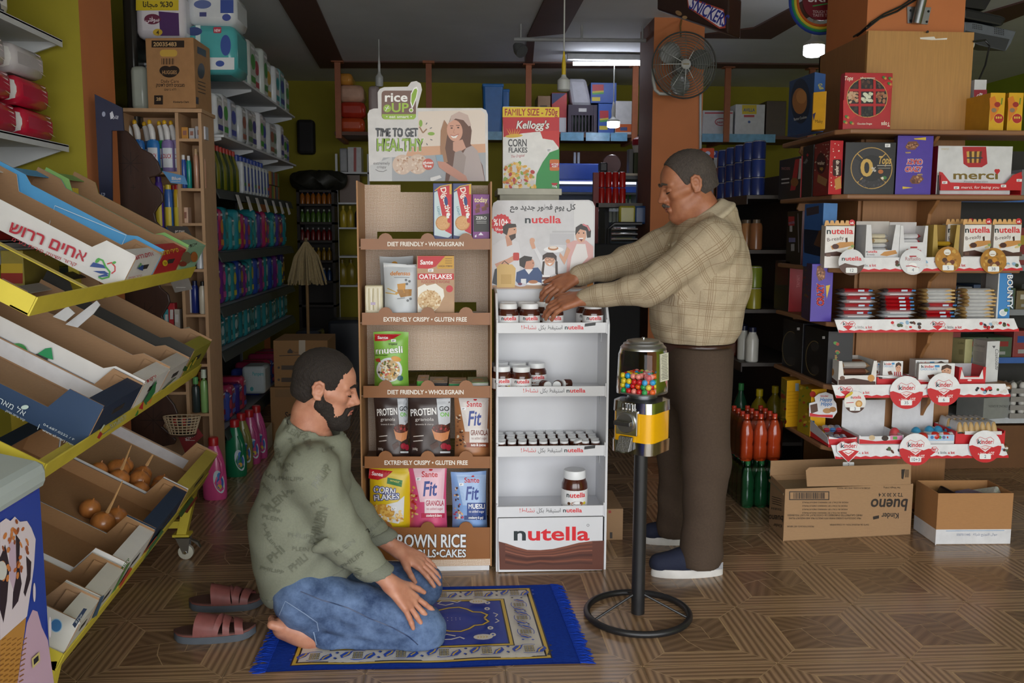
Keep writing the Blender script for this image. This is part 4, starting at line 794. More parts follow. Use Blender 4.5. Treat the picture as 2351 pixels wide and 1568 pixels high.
def wob(lb,cx,cy,r,kind,price,Yp,ry=None):
 ry=ry or r*1.0;heart=kind=='heart'
 pts=[(cx+r*cos(2*pi*i/30),cy+ry*sin(2*pi*i/30))for i in range(30)]
 if heart:pts=[(cx,cy+28),(cx-26,cy+4),(cx-27,cy-12),(cx-16,cy-20),(cx,cy-15),(cx+16,cy-20),(cx+27,cy-12),(cx+26,cy+4)]
 t=thing('shelf_sign',lb,'price sign',P(cx,cy+ry,Y=Yp),'round price signs on the shelf strips')
 MB().prism([P(x,y,Y=Yp)for x,y in pts][::-1],(0,.002,0)).obj('sign_card',mat({'kinder':'e6e6e8','heart':'e6e6e8','nutella':'dadbde','raf':'dcdde0','gold':'b07a28','bisc':'e2e0dc'}[kind],.45),t)
 pr=Print(planeY(Yp))
 if kind in('kinder','heart'):
  if kind=='kinder':
   pr.poly([(cx+r*cos(radians(a)),cy+ry*sin(radians(a)))for a in range(-2,184,8)]+[(cx-r*.8,cy-3),(cx-r*.4,cy+2),(cx,cy-3),(cx+r*.5,cy+2),(cx+r*.8,cy-2)],'c7262c')
  else:pr.poly([(cx-24,cy+2),(cx,cy-4),(cx+24,cy+2),(cx,cy+27)],'c7262c')
  pr.line([(cx-18,cy-6),(cx-20,cy-15),(cx-12,cy-22),(cx,cy-17),(cx+12,cy-22),(cx+20,cy-15),(cx+18,cy-6)],1,'c7262c');pr.text('k',cx-18,cy-6,10,'1d2a3a',w=8,al='l');pr.text('inder',cx-10,cy-6,10,'c7262c',w=27,al='l')
  pr.poly([(cx-14,cy+2),(cx,cy-2),(cx+14,cy+2),(cx,cy+13)],'e9dcdc' if kind=='kinder' else 'f0e6e6');pr.line([(cx-8,cy+4),(cx,cy+8),(cx+8,cy+3)],1.6,'c7262c')
  if kind=='kinder':pr.text('a little, a',cx-4,cy+19,5.5,'f4f0ee',w=26,bold=0);pr.text('LOT',cx+15,cy+19,6.5,'f4f0ee',w=12)
 elif kind=='nutella':
  nutella(pr,cx,cy-4,9,46);pr.poly([(cx+r*cos(radians(a)),cy+ry*sin(radians(a)))for a in range(10,172,9)]+[(cx-r*.5,cy+2),(cx,cy+6),(cx+r*.5,cy+9)],'5a4038')
 elif kind=='raf':
  pr.rect(cx-8,cy-14,cx+8,cy-11,'b0303a');pr.text('Raffaello',cx,cy-3,8,'a05a58',w=36,bold=0);pr.ell(cx,cy+8,9,6,'f2f2f2');pr.line([(cx-16,cy+10),(cx-4,cy+9),(cx+14,cy+14)],2,'b0303a')
 elif kind=='gold':
  rn=random.Random(int(cx));pr.fill(50,cx-r,cy-r,cx+r,cy+r,4,['c08a34','9a6a1e','caa04a','8a5c1a'],rn,lambda x,y:hypot(x-cx,y-cy)<r*.86);pr.ell(cx-2,cy-17,8,7,'e6e4e0');pr.line([(cx-7,cy-15),(cx+3,cy-15)],1.4,'8a6a3a')
  for dx,dy,c in((-8,1,'4a2a1e'),(3,-2,'c98a2e'),(-2,8,'7a4a2a'),(9,6,'6a3524'),(2,12,'e0c48a')):pr.ell(cx+dx,cy+dy,6,5.5,c,12)
 else:
  nutella(pr,cx+2,cy-8,6.5,24);pr.line([(cx-20,cy+2),(cx-3,cy+1)],1.6,'c04040');pr.ell(cx+9,cy+4,8,8,'c9924e');pr.ell(cx+9,cy+4,5,5,'e0b878');pr.poly([(cx+r*cos(radians(a)),cy+ry*sin(radians(a)))for a in range(30,152,10)],'4a2c22');pr.poly([(cx-24,cy-8),(cx-20,cy-16),(cx-8,cy-24),(cx-4,cy-22),(cx-8,cy-16)],'d3b82a')
 pw,ph=(26,12)if kind!='bisc' else(24,9);yy=cy+(ry*.62 if kind!='heart' else 33)
 pr.rrect(cx-pw/2,yy-ph/2,cx+pw/2,yy+ph/2,2,'eceeee');pr.text(price,cx,yy+3.5,7,'2a3a5c',bold=0)
 pr.build('sign_print',t)
SY=SF-.022
wob('round chocolate spread price sign with brown wave at the left of the third shelf',1955,602,30,'nutella','12',SY);wob('white round coconut sweet price sign',2096,601,30,'raf','4',SY);wob('round golden hazelnut chocolate sign below the golden display box',2177,596,30,'gold','5',SY);wob('round golden hazelnut chocolate sign below the right end snack box',2281,599,30,'gold','38',SY)
wob('round red and white sign below the low tray on the fifth shelf',2081,901,38,'kinder','35',SY);wob('round red and white sign below the slanted chocolate pile',2167,894,38,'kinder','6',SY);wob('small round biscuit price sign with yellow corner',1963,923,25,'bisc','3',SY)
wob('heart shaped white and red price sign at the lower left strip',1948,1034,27,'heart','2',SY);wob('tilted round red and white sign in the middle of the lowest strip',2102,1032,37,'kinder','10+3',SY);wob('round red and white sign at the right end of the lowest strip',2262,1025,37,'kinder','2',SY)
# packets with two visible faces
def cbox(name,label,cat,c,zb,yt,col,group=None,top=None,rough=.4):
 """footprint through three image columns at known depths: left-far, near corner, right-far"""
 (xa,Ya),(xb,Yb),(xc,Yc)=c;zt=zat(xb,yt,Yb);zm=(zb+zt)/2
 A,B,C=[Vector((xat(x,Y,zm),Y,zb))for x,Y in((xa,Ya),(xb,Yb),(xc,Yc))];D=A+C-B;H_=Vector((0,0,zt-zb))
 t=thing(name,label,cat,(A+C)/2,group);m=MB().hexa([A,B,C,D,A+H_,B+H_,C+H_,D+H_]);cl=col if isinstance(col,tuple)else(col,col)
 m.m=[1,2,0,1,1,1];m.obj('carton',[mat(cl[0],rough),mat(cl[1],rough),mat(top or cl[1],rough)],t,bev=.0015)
 nl=(B-A).cross(Vector((0,0,1)));nr=(C-B).cross(Vector((0,0,1)))
 return t,Print(plane(B,nl)),Print(plane(B,nr))
S0,S1,S2,S3,S4,S5=SZ
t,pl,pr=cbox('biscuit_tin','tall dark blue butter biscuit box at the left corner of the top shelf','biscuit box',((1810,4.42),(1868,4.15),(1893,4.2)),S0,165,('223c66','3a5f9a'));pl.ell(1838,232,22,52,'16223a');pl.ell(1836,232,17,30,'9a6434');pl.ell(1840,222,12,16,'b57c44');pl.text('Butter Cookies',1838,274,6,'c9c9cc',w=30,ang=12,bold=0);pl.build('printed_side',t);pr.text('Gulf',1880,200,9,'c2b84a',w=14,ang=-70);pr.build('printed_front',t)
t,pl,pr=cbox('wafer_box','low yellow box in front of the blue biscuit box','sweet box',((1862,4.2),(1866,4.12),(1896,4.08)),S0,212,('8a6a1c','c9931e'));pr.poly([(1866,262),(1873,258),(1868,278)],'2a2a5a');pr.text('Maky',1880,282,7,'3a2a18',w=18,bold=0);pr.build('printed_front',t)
for k in range(5):
 t,pr=pbox('praline_box',('red praline box with round nine-cell window at the front of the row' if k==0 else 'red praline box standing %s behind the front one'%ORD[k-1]),'chocolate box',1935-(0 if k==0 else 1),168+(3 if k else 0),2050,288,4.10+k*.048,.043,'b0161e',zb=S0,group='red praline boxes on the top shelf')
 if k==0:
  pr.poly([(1936,230),(1960,225),(2048,180),(2049,200),(1975,260),(1936,287)],'c01c24');pr.ell(1991,224,47,46,'c8a458');pr.ell(1991,224,45.5,44.5,'1d1a1c')
  rn=random.Random(2)
  for i in range(3):
   for j in range(3):
    cx,cy=1991+(i-1)*33,224+(j-1)*35;cols=([['4a2e26','3a221c'],['5a3a2c','3a221c'],['3a2620','55403a']]if j==0 else[['c9a584','b98a68'],['c9cdb0','d8dcc4'],['8a5238','a5704e']]if j==1 else[['20201e','35322c']]*3)[i]
    pr.fill(14,cx-11,cy-11,cx+11,cy+11,4.5,cols,rn,lambda x,y:hypot(x-1991,y-224)<42)
  for d in(-17,17):pr.rect(1991+d-3,224-(41 if d else 45),1991+d+3,224+41,'b0161e');pr.rect(1991-41,224+d-3,1991+41,224+d+3,'b0161e')
  pr.text('Tops',1948,184,9,'f0e4d0',w=20,shear=.2);pr.text('Tops',2033,281,9,'f0e4d0',w=20,ang=180);pr.text('Chocolate Dragee',1992,178,4,'e8d8c8',w=34,ang=180);pr.text('Chocolate Dragee',1985,286,4,'e8d8c8',w=34)
  for x,y in((2030,178),(2044,180),(2042,192),(1944,268),(1940,280),(1955,282)):pr.ell(x,y,5,3.5,'3f7a34',8,rot=30);pr.ell(x+3,y+2,3,3,'c98a3a',7)
  pr.build('printed_front',t)
for k,x in enumerate((2270,2312)):
 t,pr=pbox('tea_box','yellow drink mix box, %s of the two on the top shelf'%('left' if k==0 else 'right'),'drink box',x,213,x+39,288,4.1,.2,'d9a81e',zb=S0,side='b8860f',group='yellow boxes on the top shelf')
 pr.poly([(x+2,225),(x+14,220),(x+24,250),(x+4,280)],'d97f22');pr.ell(x+23,272,12,12,'b0262a');pr.ring(x+23,272,12,12,1.2,'e0b04a');[pr.ell(x+18+5*i,270,2,3,'d9b84a',8)for i in range(3)];pr.ell(x+20,240,7,6,'a02a26');pr.ell(x+12,253,6,5,'8a7a62');pr.line([(x+31,225),(x+29,240)],3,'6a8a2a');pr.build('printed_front',t)
t,pr=pbox('tissue_pack','white and red tissue pack behind the yellow boxes on the top shelf','tissue pack',2235,183,2266,230,4.32,.1,'d9d9dc',zb=S0);pr.rect(2236,206,2266,228,'a32a3c');pr.text('Tia',2252,222,9,'f0e8ea',w=16,ang=60);pr.build('printed_front',t)
def xbox(name,label,cat,xa,xb,yt,Xf,d,zb,col,side=None,group=None):
 ym=yt+60;p,q=P(xa,ym,X=Xf),P(xb,ym,X=Xf);zt=P(xb,yt,X=Xf).z
 t=thing(name,label,cat,(Xf+d/2,(p.y+q.y)/2,zb),group);m=MB().box((Xf,q.y,zb),(Xf+d,p.y,zt));m.m=[0,0,1,0,0,0];m.obj('carton',[mat(col,.4),mat(side or col,.4)],t,bev=.0015)
 return t,Print(planeX(Xf)),Print(planeY(q.y))
XS=SXL+.015
t,pl,pf=xbox('chocolate_box','black and red snack bar box at the far left of the second shelf','chocolate box',1788,1838,358,XS,.1,S1,'2a2625','a83038');pl.text('SNICKERS',1804,390,6,'9a6a6a',w=20);pl.poly([(1826,366),(1836,364),(1826,436),(1814,438)],'a3262c');pl.poly([(1836,364),(1840,364),(1838,410),(1832,412)],'b9b4b4');pl.ell(1824,418,9,10,'8a5a2e');pl.line([(1794,412),(1812,410)],3,'b9b4b4');pl.line([(1794,421),(1812,419)],3,'b9b4b4');pl.build('printed_side',t)
t,pl,pf=xbox('chocolate_box','narrow plain black chocolate box on the second shelf','chocolate box',1842,1866,332,XS,.1,S1,'1d1f22');pl.poly([(1851,356),(1854,352),(1857,356),(1854,360)],'b02028');pl.text('Noir',1853,372,7,'8a8a8e',w=12,ang=60);pl.build('printed_side',t)
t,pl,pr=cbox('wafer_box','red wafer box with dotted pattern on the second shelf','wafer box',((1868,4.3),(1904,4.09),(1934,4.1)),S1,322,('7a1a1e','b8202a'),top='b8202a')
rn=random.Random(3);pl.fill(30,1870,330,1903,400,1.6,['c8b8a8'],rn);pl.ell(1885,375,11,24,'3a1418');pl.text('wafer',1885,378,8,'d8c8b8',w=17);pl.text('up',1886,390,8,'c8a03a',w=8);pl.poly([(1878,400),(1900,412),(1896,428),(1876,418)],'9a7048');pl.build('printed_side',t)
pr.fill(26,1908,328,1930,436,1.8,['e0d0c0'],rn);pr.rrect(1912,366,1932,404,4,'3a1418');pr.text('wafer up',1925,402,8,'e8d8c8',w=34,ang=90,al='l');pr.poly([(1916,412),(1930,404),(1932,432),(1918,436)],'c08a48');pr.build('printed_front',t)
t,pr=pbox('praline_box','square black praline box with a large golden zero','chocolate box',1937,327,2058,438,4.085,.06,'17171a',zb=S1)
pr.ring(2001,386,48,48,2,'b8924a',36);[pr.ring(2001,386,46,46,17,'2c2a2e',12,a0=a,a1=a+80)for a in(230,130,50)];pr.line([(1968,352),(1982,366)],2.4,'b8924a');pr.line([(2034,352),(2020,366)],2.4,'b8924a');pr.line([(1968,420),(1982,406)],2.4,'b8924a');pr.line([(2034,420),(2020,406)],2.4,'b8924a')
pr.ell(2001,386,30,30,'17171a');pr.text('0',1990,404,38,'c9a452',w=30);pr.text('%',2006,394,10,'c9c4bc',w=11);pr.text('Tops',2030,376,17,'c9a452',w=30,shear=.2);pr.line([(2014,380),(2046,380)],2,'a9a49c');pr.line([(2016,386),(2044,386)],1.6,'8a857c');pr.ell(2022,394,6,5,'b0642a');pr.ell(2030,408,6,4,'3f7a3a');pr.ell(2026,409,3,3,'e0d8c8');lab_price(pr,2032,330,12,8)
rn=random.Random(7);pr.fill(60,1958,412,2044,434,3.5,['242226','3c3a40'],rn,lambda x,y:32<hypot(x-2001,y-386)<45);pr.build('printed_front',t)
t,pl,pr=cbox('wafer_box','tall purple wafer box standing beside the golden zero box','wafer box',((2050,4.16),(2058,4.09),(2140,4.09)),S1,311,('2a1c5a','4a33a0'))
pr.otext('CRAZY',2100,366,11,'c8242c','e8e0e8',1,w=36,ang=180);pr.otext('CRAZY',2096,394,11,'c8242c','e8e0e8',1,w=38,shear=.15);rn=random.Random(5)
for cx,cy in((2094,334),(2104,412)):pr.poly([(cx-16,cy+3),(cx-8,cy-9),(cx+10,cy-10),(cx+17,cy-1),(cx+6,cy+10),(cx-10,cy+10)],'7a4a34');pr.fill(18,cx-12,cy-7,cx+12,cy+7,2.4,['a5704a','5a3424','c09468'],rn)
pr.poly([(2098,318),(2126,315),(2126,322),(2100,320)],'d9b83a');pr.poly([(2072,428),(2096,431),(2072,434)],'d9b83a');pr.text('extra',2085,349,4,'d9b83a',w=12,ang=180);pr.text('extra',2112,402,4,'d9b83a',w=12);pr.build('printed_front',t)
t,pr=pbox('chocolate_box','white assorted chocolate gift box standing in a red display tray','chocolate box',2149,336,2326,430,4.11,.05,'d4d5d8',zb=S1+.004,side='8a1c24')
pr.poly([(2210,337),(2264,337),(2267,376),(2254,384),(2224,384),(2212,376)],'b0202a');[pr.poly([(2219+6*i,348),(2225+6*i,347),(2226+5*i*1.0,374),(2221+5*i*1.05,374)],('c9a04a','5a3a22')[i%2])for i in range(6)];pr.rect(2220,361,2256,364,'27324a');pr.text('merci',2240,411,18,'7a6424',w=106);pr.ell(2287,392,4,4,'c0242c');pr.ell(2292,392,4,4,'c0242c');pr.poly([(2283.5,394),(2295.5,394),(2289.5,401)],'c0242c');pr.text('Finest Selection',2240,419,4.5,'8a8a8e',w=56,bold=0,shear=.3);pr.text('merci',2170,344,5,'c8b88a',w=18,bold=0);pr.build('printed_front',t)
t=thing('display_tray','red cardboard tray holding the white gift box on the second shelf','display tray',P(2240,437,Y=4.08));Yf=4.085
m=MB().prism([P(x,y,Y=Yf)for x,y in((2157,394),(2164,396),(2182,419),(2308,422),(2326,402),(2346,394),(2344,437),(2157,437))][::-1],(0,.003,0));m.obj('front_panel',mat('c02028',.4),t);a,b=P(2157,437,Y=Yf),P(2345,437,Y=Yf);MB().box((a.x,Yf,S1),(b.x,Yf+.11,S1+.003)).obj('tray_base',mat('c02028',.5),t)
for x in(a.x,b.x-.003):MB().box((x,Yf,S1),(x+.003,Yf+.11,S1+.09)).obj('tray_side',mat('8a8480' if x==a.x else 'c02028',.5),t)
pr=Print(planeY(Yf));pr.text('merci, for being you',2250,433,6,'f4ecec',w=88,bold=0,shear=.25);[lab_price(pr,x,y,12,6)for x,y in((2163,416),(2190,428),(2298,424),(2334,411))];pr.build('lettering',t)
t,pl,pf=xbox('chocolate_box','black snack bar box with red stripe at the far left of the third shelf','chocolate box',1806,1840,484,XS,.07,S2,'1f1b1b','5a2226');pl.rect(1810,497,1824,518,'a02830');pl.text('SNICKERS',1818,514,5,'8a8ab0',w=14,ang=12);pl.rect(1813,518,1819,532,'b0b0b8');pl.rect(1811,546,1826,556,'6a6a9a');pl.rect(1816,560,1824,576,'9a9aa0');pl.line([(1832,490),(1834,580)],2.4,'7a7478');pl.build('printed_side',t)
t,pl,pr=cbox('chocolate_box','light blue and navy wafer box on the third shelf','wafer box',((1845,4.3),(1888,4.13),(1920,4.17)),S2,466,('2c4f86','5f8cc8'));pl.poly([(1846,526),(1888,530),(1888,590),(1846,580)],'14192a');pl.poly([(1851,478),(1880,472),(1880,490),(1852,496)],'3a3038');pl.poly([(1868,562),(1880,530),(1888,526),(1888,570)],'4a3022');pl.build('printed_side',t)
def bready(x0,y0,x1,Yf,lb,wide=.05):
 t,pr=pbox('wafer_snack_box',lb,'snack box',x0,y0+12,x1,588,Yf,wide,'e6e2de',zb=S2,side='c9bdb2',group='breadstick snack boxes on the third shelf');w=x1-x0
 n=6;pts=[(x0,y0+14)]
 for i in range(n):cx=x0+w*(i+.5)/n;pts+=[(cx-w/n*.45,y0+8),(cx-w/n*.25,y0+1),(cx+w/n*.25,y0+1),(cx+w/n*.45,y0+8)]
 pts+=[(x1,y0+14)];MB().prism([P(x,y,Y=Yf)for x,y in pts][::-1],(0,.002,0)).obj('top_flap',mat('d9a86a',.5),t)
 pr.ell(x1-7,y0+6,7,7,'c4242c');pr.text('x6',x1-7,y0+9,5,'ffffff',w=8);nutella(pr,x0+w*.5,y0+32,13,w*.88);pr.text('B-ready',x0+w*.36,y0+47,8,'4a2a26',w=w*.56,ang=8,bold=0)
 pr.poly([(x0+w*.2,y0+60),(x0+w*.5,y0+51),(x0+w*.95,y0+50),(x0+w*.97,y0+58),(x0+w*.6,y0+64),(x0+w*.25,y0+68)],'c98f4c');pr.ell(x0+w*.36,y0+61,8,6,'4a2418');pr.poly([(x0+w*.68,y0+42),(x0+w*.75,y0+40),(x0+w*.76,y0+50),(x0+w*.7,y0+52)],'4a2c20');pr.ell(x0+w*.86,y0+64,8,3,'d9c48a',10,rot=-20);pr.ell(x0+w*.92,y0+60,4,3,'8aa05a');pr.poly([(x0,y0+76),(x0+w*.4,y0+72),(x0+w*.7,y0+78),(x1,y0+76),(x1,588),(x0,588)],'4a2a20');pr.rrect(x0+4,y0+77,x0+14,y0+84,1,'6a4a3a');pr.build('printed_front',t)
bready(1893,505,1963,4.08,'breadstick snack box at the left end of the third shelf');bready(2211,502,2277,4.085,'breadstick snack box second from the right on the third shelf');bready(2279,502,2346,4.085,'breadstick snack box at the right end of the third shelf');bready(2172,502,2236,4.18,'breadstick snack box half hidden behind the golden tray')
def tray(name,lb,x0,x1,yt,yl,Yf,d,zb,col,inn,slot,fr=.2,prt=None,back=None):
 """open display carton: front panel with a cut-out, sides, back and base"""
 w=x1-x0;fy=yl;t=thing(name,lb,'display box',P((x0+x1)/2,yl,Y=Yf));a,b=P(x0,yl,Y=Yf),P(x1,yl,Y=Yf);zt=zat(x0,yt,Yf);zf=zat(x0,slot,Yf)
 m=MB();mt=mat(col,.45);th=.002
 pts=[(a.x,zb),(b.x,zb),(b.x,zt),(b.x-(b.x-a.x)*fr*.6,zt),(b.x-(b.x-a.x)*fr,zf),(a.x+(b.x-a.x)*fr,zf),(a.x+(b.x-a.x)*fr*.6,zt),(a.x,zt)]
 MB().prism([(x,Yf,z)for x,z in pts],(0,th,0)).obj('front_panel',mt,t);MB().box((a.x,Yf+th,zb),(a.x+th,Yf+d,zt)).obj('side_panel',mt,t);MB().box((b.x-th,Yf+th,zb),(b.x,Yf+d,zt)).obj('side_panel',mt,t)
 zk=zt if back is None else zat(x0,back,Yf+d);MB().box((a.x,Yf+d-th,zb),(b.x,Yf+d,zk)).obj('back_panel',mat(inn,.6),t);MB().box((a.x,Yf+th,zb),(b.x,Yf+d,zb+.003)).obj('tray_base',mat(inn,.6),t)
 pr=Print(planeY(Yf))
 if prt:prt(pr)
 if pr.v:pr.build('printed_front',t)
 return t,a.x,b.x,Yf
def pillow(name,lb,cat,c,L_,W_,H_,col,grp=None,rz=0.,ends=None,rough=.25):
 """flow-wrapped bar with pinched ends; two-tone foil"""
 t=thing(name,lb,cat,c,grp);R_=Matrix.Rotation(rz,3,'Z');c=Vector(c)
 def f(s):
  def g(u,v):
   e=min(1,min(u,1-u)/.1);zz=H_/2+s*H_/2*(.12+.88*e)*(max(0,1-abs(2*v-1)**4));return c+R_@Vector(((u-.5)*L_,(v-.5)*W_*(1-.12*(1-e)*0),zz))
  return g
 m=MB().sheet(f(1),14,6);b=MB().sheet(f(-1),14,6);m.add(b.v,[q[::-1]for q in b.f]);m.m=[1 if(i%14)<2 or(i%14)>11 else 0 for i in range(len(m.f))]
 m.obj('wrapper',[mat(col,rough),mat(ends or col,rough)],t,smooth=True,ang=60);return t
t,ax,bx_,Yf=tray('display_box','white breadstick display box holding wrapped bars on the third shelf',1986,2063,516,590,4.075,.11,S2,'dedee0','c8c2bc',574,.22,lambda pr:(nutella(pr,2001,580,5,26),pr.text('B-ready',1999,586,4,'4a2a26',w=18,bold=0),pr.poly([(2020,586),(2030,578),(2056,574),(2060,582),(2036,588)],'c98f4c')),back=508)
for i in range(7):pillow('wrapped_bar','white wrapped breadstick bar lying %s from the bottom in the display box'%ORD[i],'chocolate bar',((ax+bx_)/2+(.004 if i%2 else-.002),Yf+.055,S2+.005+i*.022),.085,.05,.02,'d9dadc' if i<5 else 'e6ddc4','bars in the white breadstick display box',.1*(i%3-1),ends='c8a878' if i%2 else 'b9bcc2')
t,ax,bx_,Yf=tray('display_box','white coconut sweet display box on the third shelf',2064,2127,518,590,4.075,.11,S2,'dcdcde','d0cccc',556,.16,lambda pr:(pr.rect(2090,566,2106,570,'b02a34'),pr.text('Raffaello',2098,578,6,'b02a34',w=34)),back=510)
for i in range(6):pillow('sweet_pack','white coconut sweet pack with red ribbon, %s from the bottom in its box'%ORD[i],'sweet pack',((ax+bx_)/2,Yf+.055,S2+.005+i*.026),.1,.05,.024,'e4e4e6','coconut sweet packs',.05*(i%2),ends='c0303a')
t,ax,bx_,Yf=tray('display_box','golden hazelnut chocolate display box on the third shelf',2140,2200,516,590,4.10,.1,S2,'b89a4e','8a6a1e',572,.2)
for i in range(5):pillow('praline_pack','golden foil praline pack, %s from the bottom in the golden box'%ORD[i],'sweet pack',((ax+bx_)/2,Yf+.045,S2+.005+i*.024),.09,.05,.022,'c9a02e' if i%2==0 else '4a3418','golden praline packs',0,ends='8a5a2a',rough=.2)
t,pl,pf=xbox('chocolate_box','black and red sweet box at the far left of the fourth shelf','chocolate box',1778,1812,600,XS,.07,S3,'241a1c','a02028');pl.rect(1780,604,1810,654,'4a1a1e');pl.build('printed_side',t);pf.text('TAMAM',1836,646,7,'c86a6a',w=28,ang=90);pf.build('printed_front',t)
t,pl,pr=cbox('wafer_box','purple wafer box standing upright on the fourth shelf','wafer box',((1842,4.35),(1862,4.12),(1911,4.12)),S3,606,('2c2258','4a33a0'));pr.otext('CRAZY',1891,702,15,'c8242c','d8cce0',1.2,w=50,ang=90,al='l');pr.poly([(1876,612),(1886,608),(1895,624),(1894,640),(1880,646),(1874,630)],'7a4a34');rn=random.Random(6);pr.fill(20,1876,612,1894,642,2.6,['a5704a','5a3424','c09468'],rn);pr.poly([(1896,656),(1906,654),(1898,686)],'d9b83a');pr.build('printed_front',t);pl.fill(8,1846,620,1860,710,3,['7a5a3a','8a2a3a'],rn);pl.build('printed_side',t)
def bar(lb,px,Y,k,kind,grp,L_,dz,rz=0.):
 x=xat(px,Y,S3+.06);key=kind
 if key not in BARS:
  col,end={'r':('c01f28','5a4a4a'),'w':('d3d5d8','b9bcc0'),'b':('dcdcdc','c0a06a')}[kind]
  t=pillow('chocolate_bar',lb,'chocolate bar',(x,Y,S3+k*dz),L_,.075,dz*1.02,col,grp,rz,ends=end);BARS[key]=(t,Vector((x,Y,S3+k*dz)))
  fy=Y-.0375;pr=Print(UVf((x-L_/2,fy-.0004,S3+k*dz),(1,0,0),(0,0,1)),down=False)
  if kind=='r':pr.rect(L_*.5,dz*.25,L_*.68,dz*.75,'b9cfe0');pr.rect(L_*.8,dz*.3,L_*.92,dz*.7,'2f7ab8')
  elif kind=='b':pr.poly([(L_*.6,dz*.3),(L_*.92,dz*.3),(L_*.92,dz*.7),(L_*.72,dz*.7)],'c9a468')
  else:pr.rect(L_*.2,dz*.4,L_*.8,dz*.6,'e8eaec')
  pr.build('wrapper_print',t)
  return
 t,o=BARS[key];q=dup(t,(x-o.x,Y-o.y,S3+k*dz-o.z),lb,rz);q['group']=grp
BARS={}
seqs=[(1962,'wwrwrwrwr','first pile from the left',.155,'r'),(2054,'rwwrrrrwr','second pile from the left',.125,'r'),(2150,'brrbrbbbb','third pile from the left',.135,'b'),(2240,'bbbbbbbbb','last pile on the right',.15,'b')]
NMB={'r':'red','w':'white','b':'white and tan'}
rn=random.Random(31)
for px,sq,nm,L_,_k in seqs:
 for k,c in enumerate(sq):bar('%s chocolate bar, %s from the bottom in the %s'%(NMB[c],ORD[k],nm),px+rn.uniform(-4,4),4.125+rn.uniform(0,.006),k,c,'piles of chocolate bars on the fourth shelf',.165,.0172,rn.uniform(-.03,.03))
t,pr=pbox('chocolate_box','tall blue and white coconut bar box at the right end of the fourth shelf','chocolate box',2286,622,2323,733,4.085,.1,'cdd3d8',zb=S3,side='a9adb2');pr.poly([(2296,622),(2322,622),(2317,733),(2290,733)],'3f86c8');pr.otext('BOUNTY',2313,630,12,'eef2f4','27548f',1.2,w=78,ang=-90,al='l');pr.ell(2303,718,9,8,'e8ecee');pr.ell(2303,718,6,5,'cfd8dc');pr.ell(2310,712,5,4,'3f7a4a');pr.build('printed_front',t)
t,pr=pbox('chocolate_box','grey box behind the white bars on the fourth shelf','chocolate box',2262,625,2300,700,4.24,.05,'8f8f93',zb=S3);pr.build('printed_front',t)if pr.v else None
for k,(xa,xb,nm)in enumerate(((1796,1842,'far'),(1846,1900,'near'))):
 t,pl,pf=xbox('praline_box','black praline box with golden hazelnut print, %s one on the left side'%nm,'chocolate box',xa,xb,742+k*18,XS+.005,.12,S4,'15151a','17171c','black praline boxes on the fifth shelf')
 cx=(xa+xb)/2-4;cy=800+k*22;pl.ring(cx,cy,20,40,2,'6a5a3a',24,a0=60,a1=300);pl.ell(cx+2,cy-26,10,11,'2e2c2c',10);pl.ell(cx+2,cy+28,10,11,'2e2c2c',10);lab_price(pl,xb-12,752+k*20,6,6);pl.build('printed_side',t)
 x1=(1842,1905)[k];
 for q in range(3):pf.ell(x1+14+(q%2)*4,766+k*22+q*20,6,4,('4f8a3a','b0562a')[q%2],8,rot=20);pf.ell(x1+18,768+k*22+q*20,4,4,('a03a2a','3f7a3a')[q%2],8)
 pf.text('Tops',x1+16,800+k*22,6,'b8924a',w=14,ang=90);pf.build('printed_front',t)
Yf=4.065
t,ax,bx_,Yf=tray('display_box','chocolate spread biscuit display box full of brown wrapped packs',1924,2011,829,882,4.05,.2,S4,'dcd9d6','b8b0a8',862,.14,lambda pr:(pr.poly([(1925,872),(1960,868),(2010,876),(2010,883),(1925,883)],'4a2a20'),pr.ell(2000,868,8,8,'c9924e'),pr.ell(1934,868,6,5,'6a4a3a')))
pl=Print(planeX(ax));nutella(pl,1895,838,9,20,ang=-12);pl.poly([(1883,850),(1900,858),(1922,876),(1922,884),(1883,862)],'4a2a20');pl.ell(1908,854,7,10,'b8844a');pl.build('printed_side',t)
for i in range(8):pillow('biscuit_pack','brown and silver wrapped biscuit pack, %s in the biscuit display box'%ORD[i],'biscuit pack',((ax+bx_)/2+.006*(i%3-1),Yf+.05+.05*(i%3),S4+.01+(i//3)*.034+.004*(i%2)),.15,.07,.03,('b9b4b0','6a4030')[i%2],'packs in the biscuit display box',.06*(i%4-1.5),ends='9a7a5a')
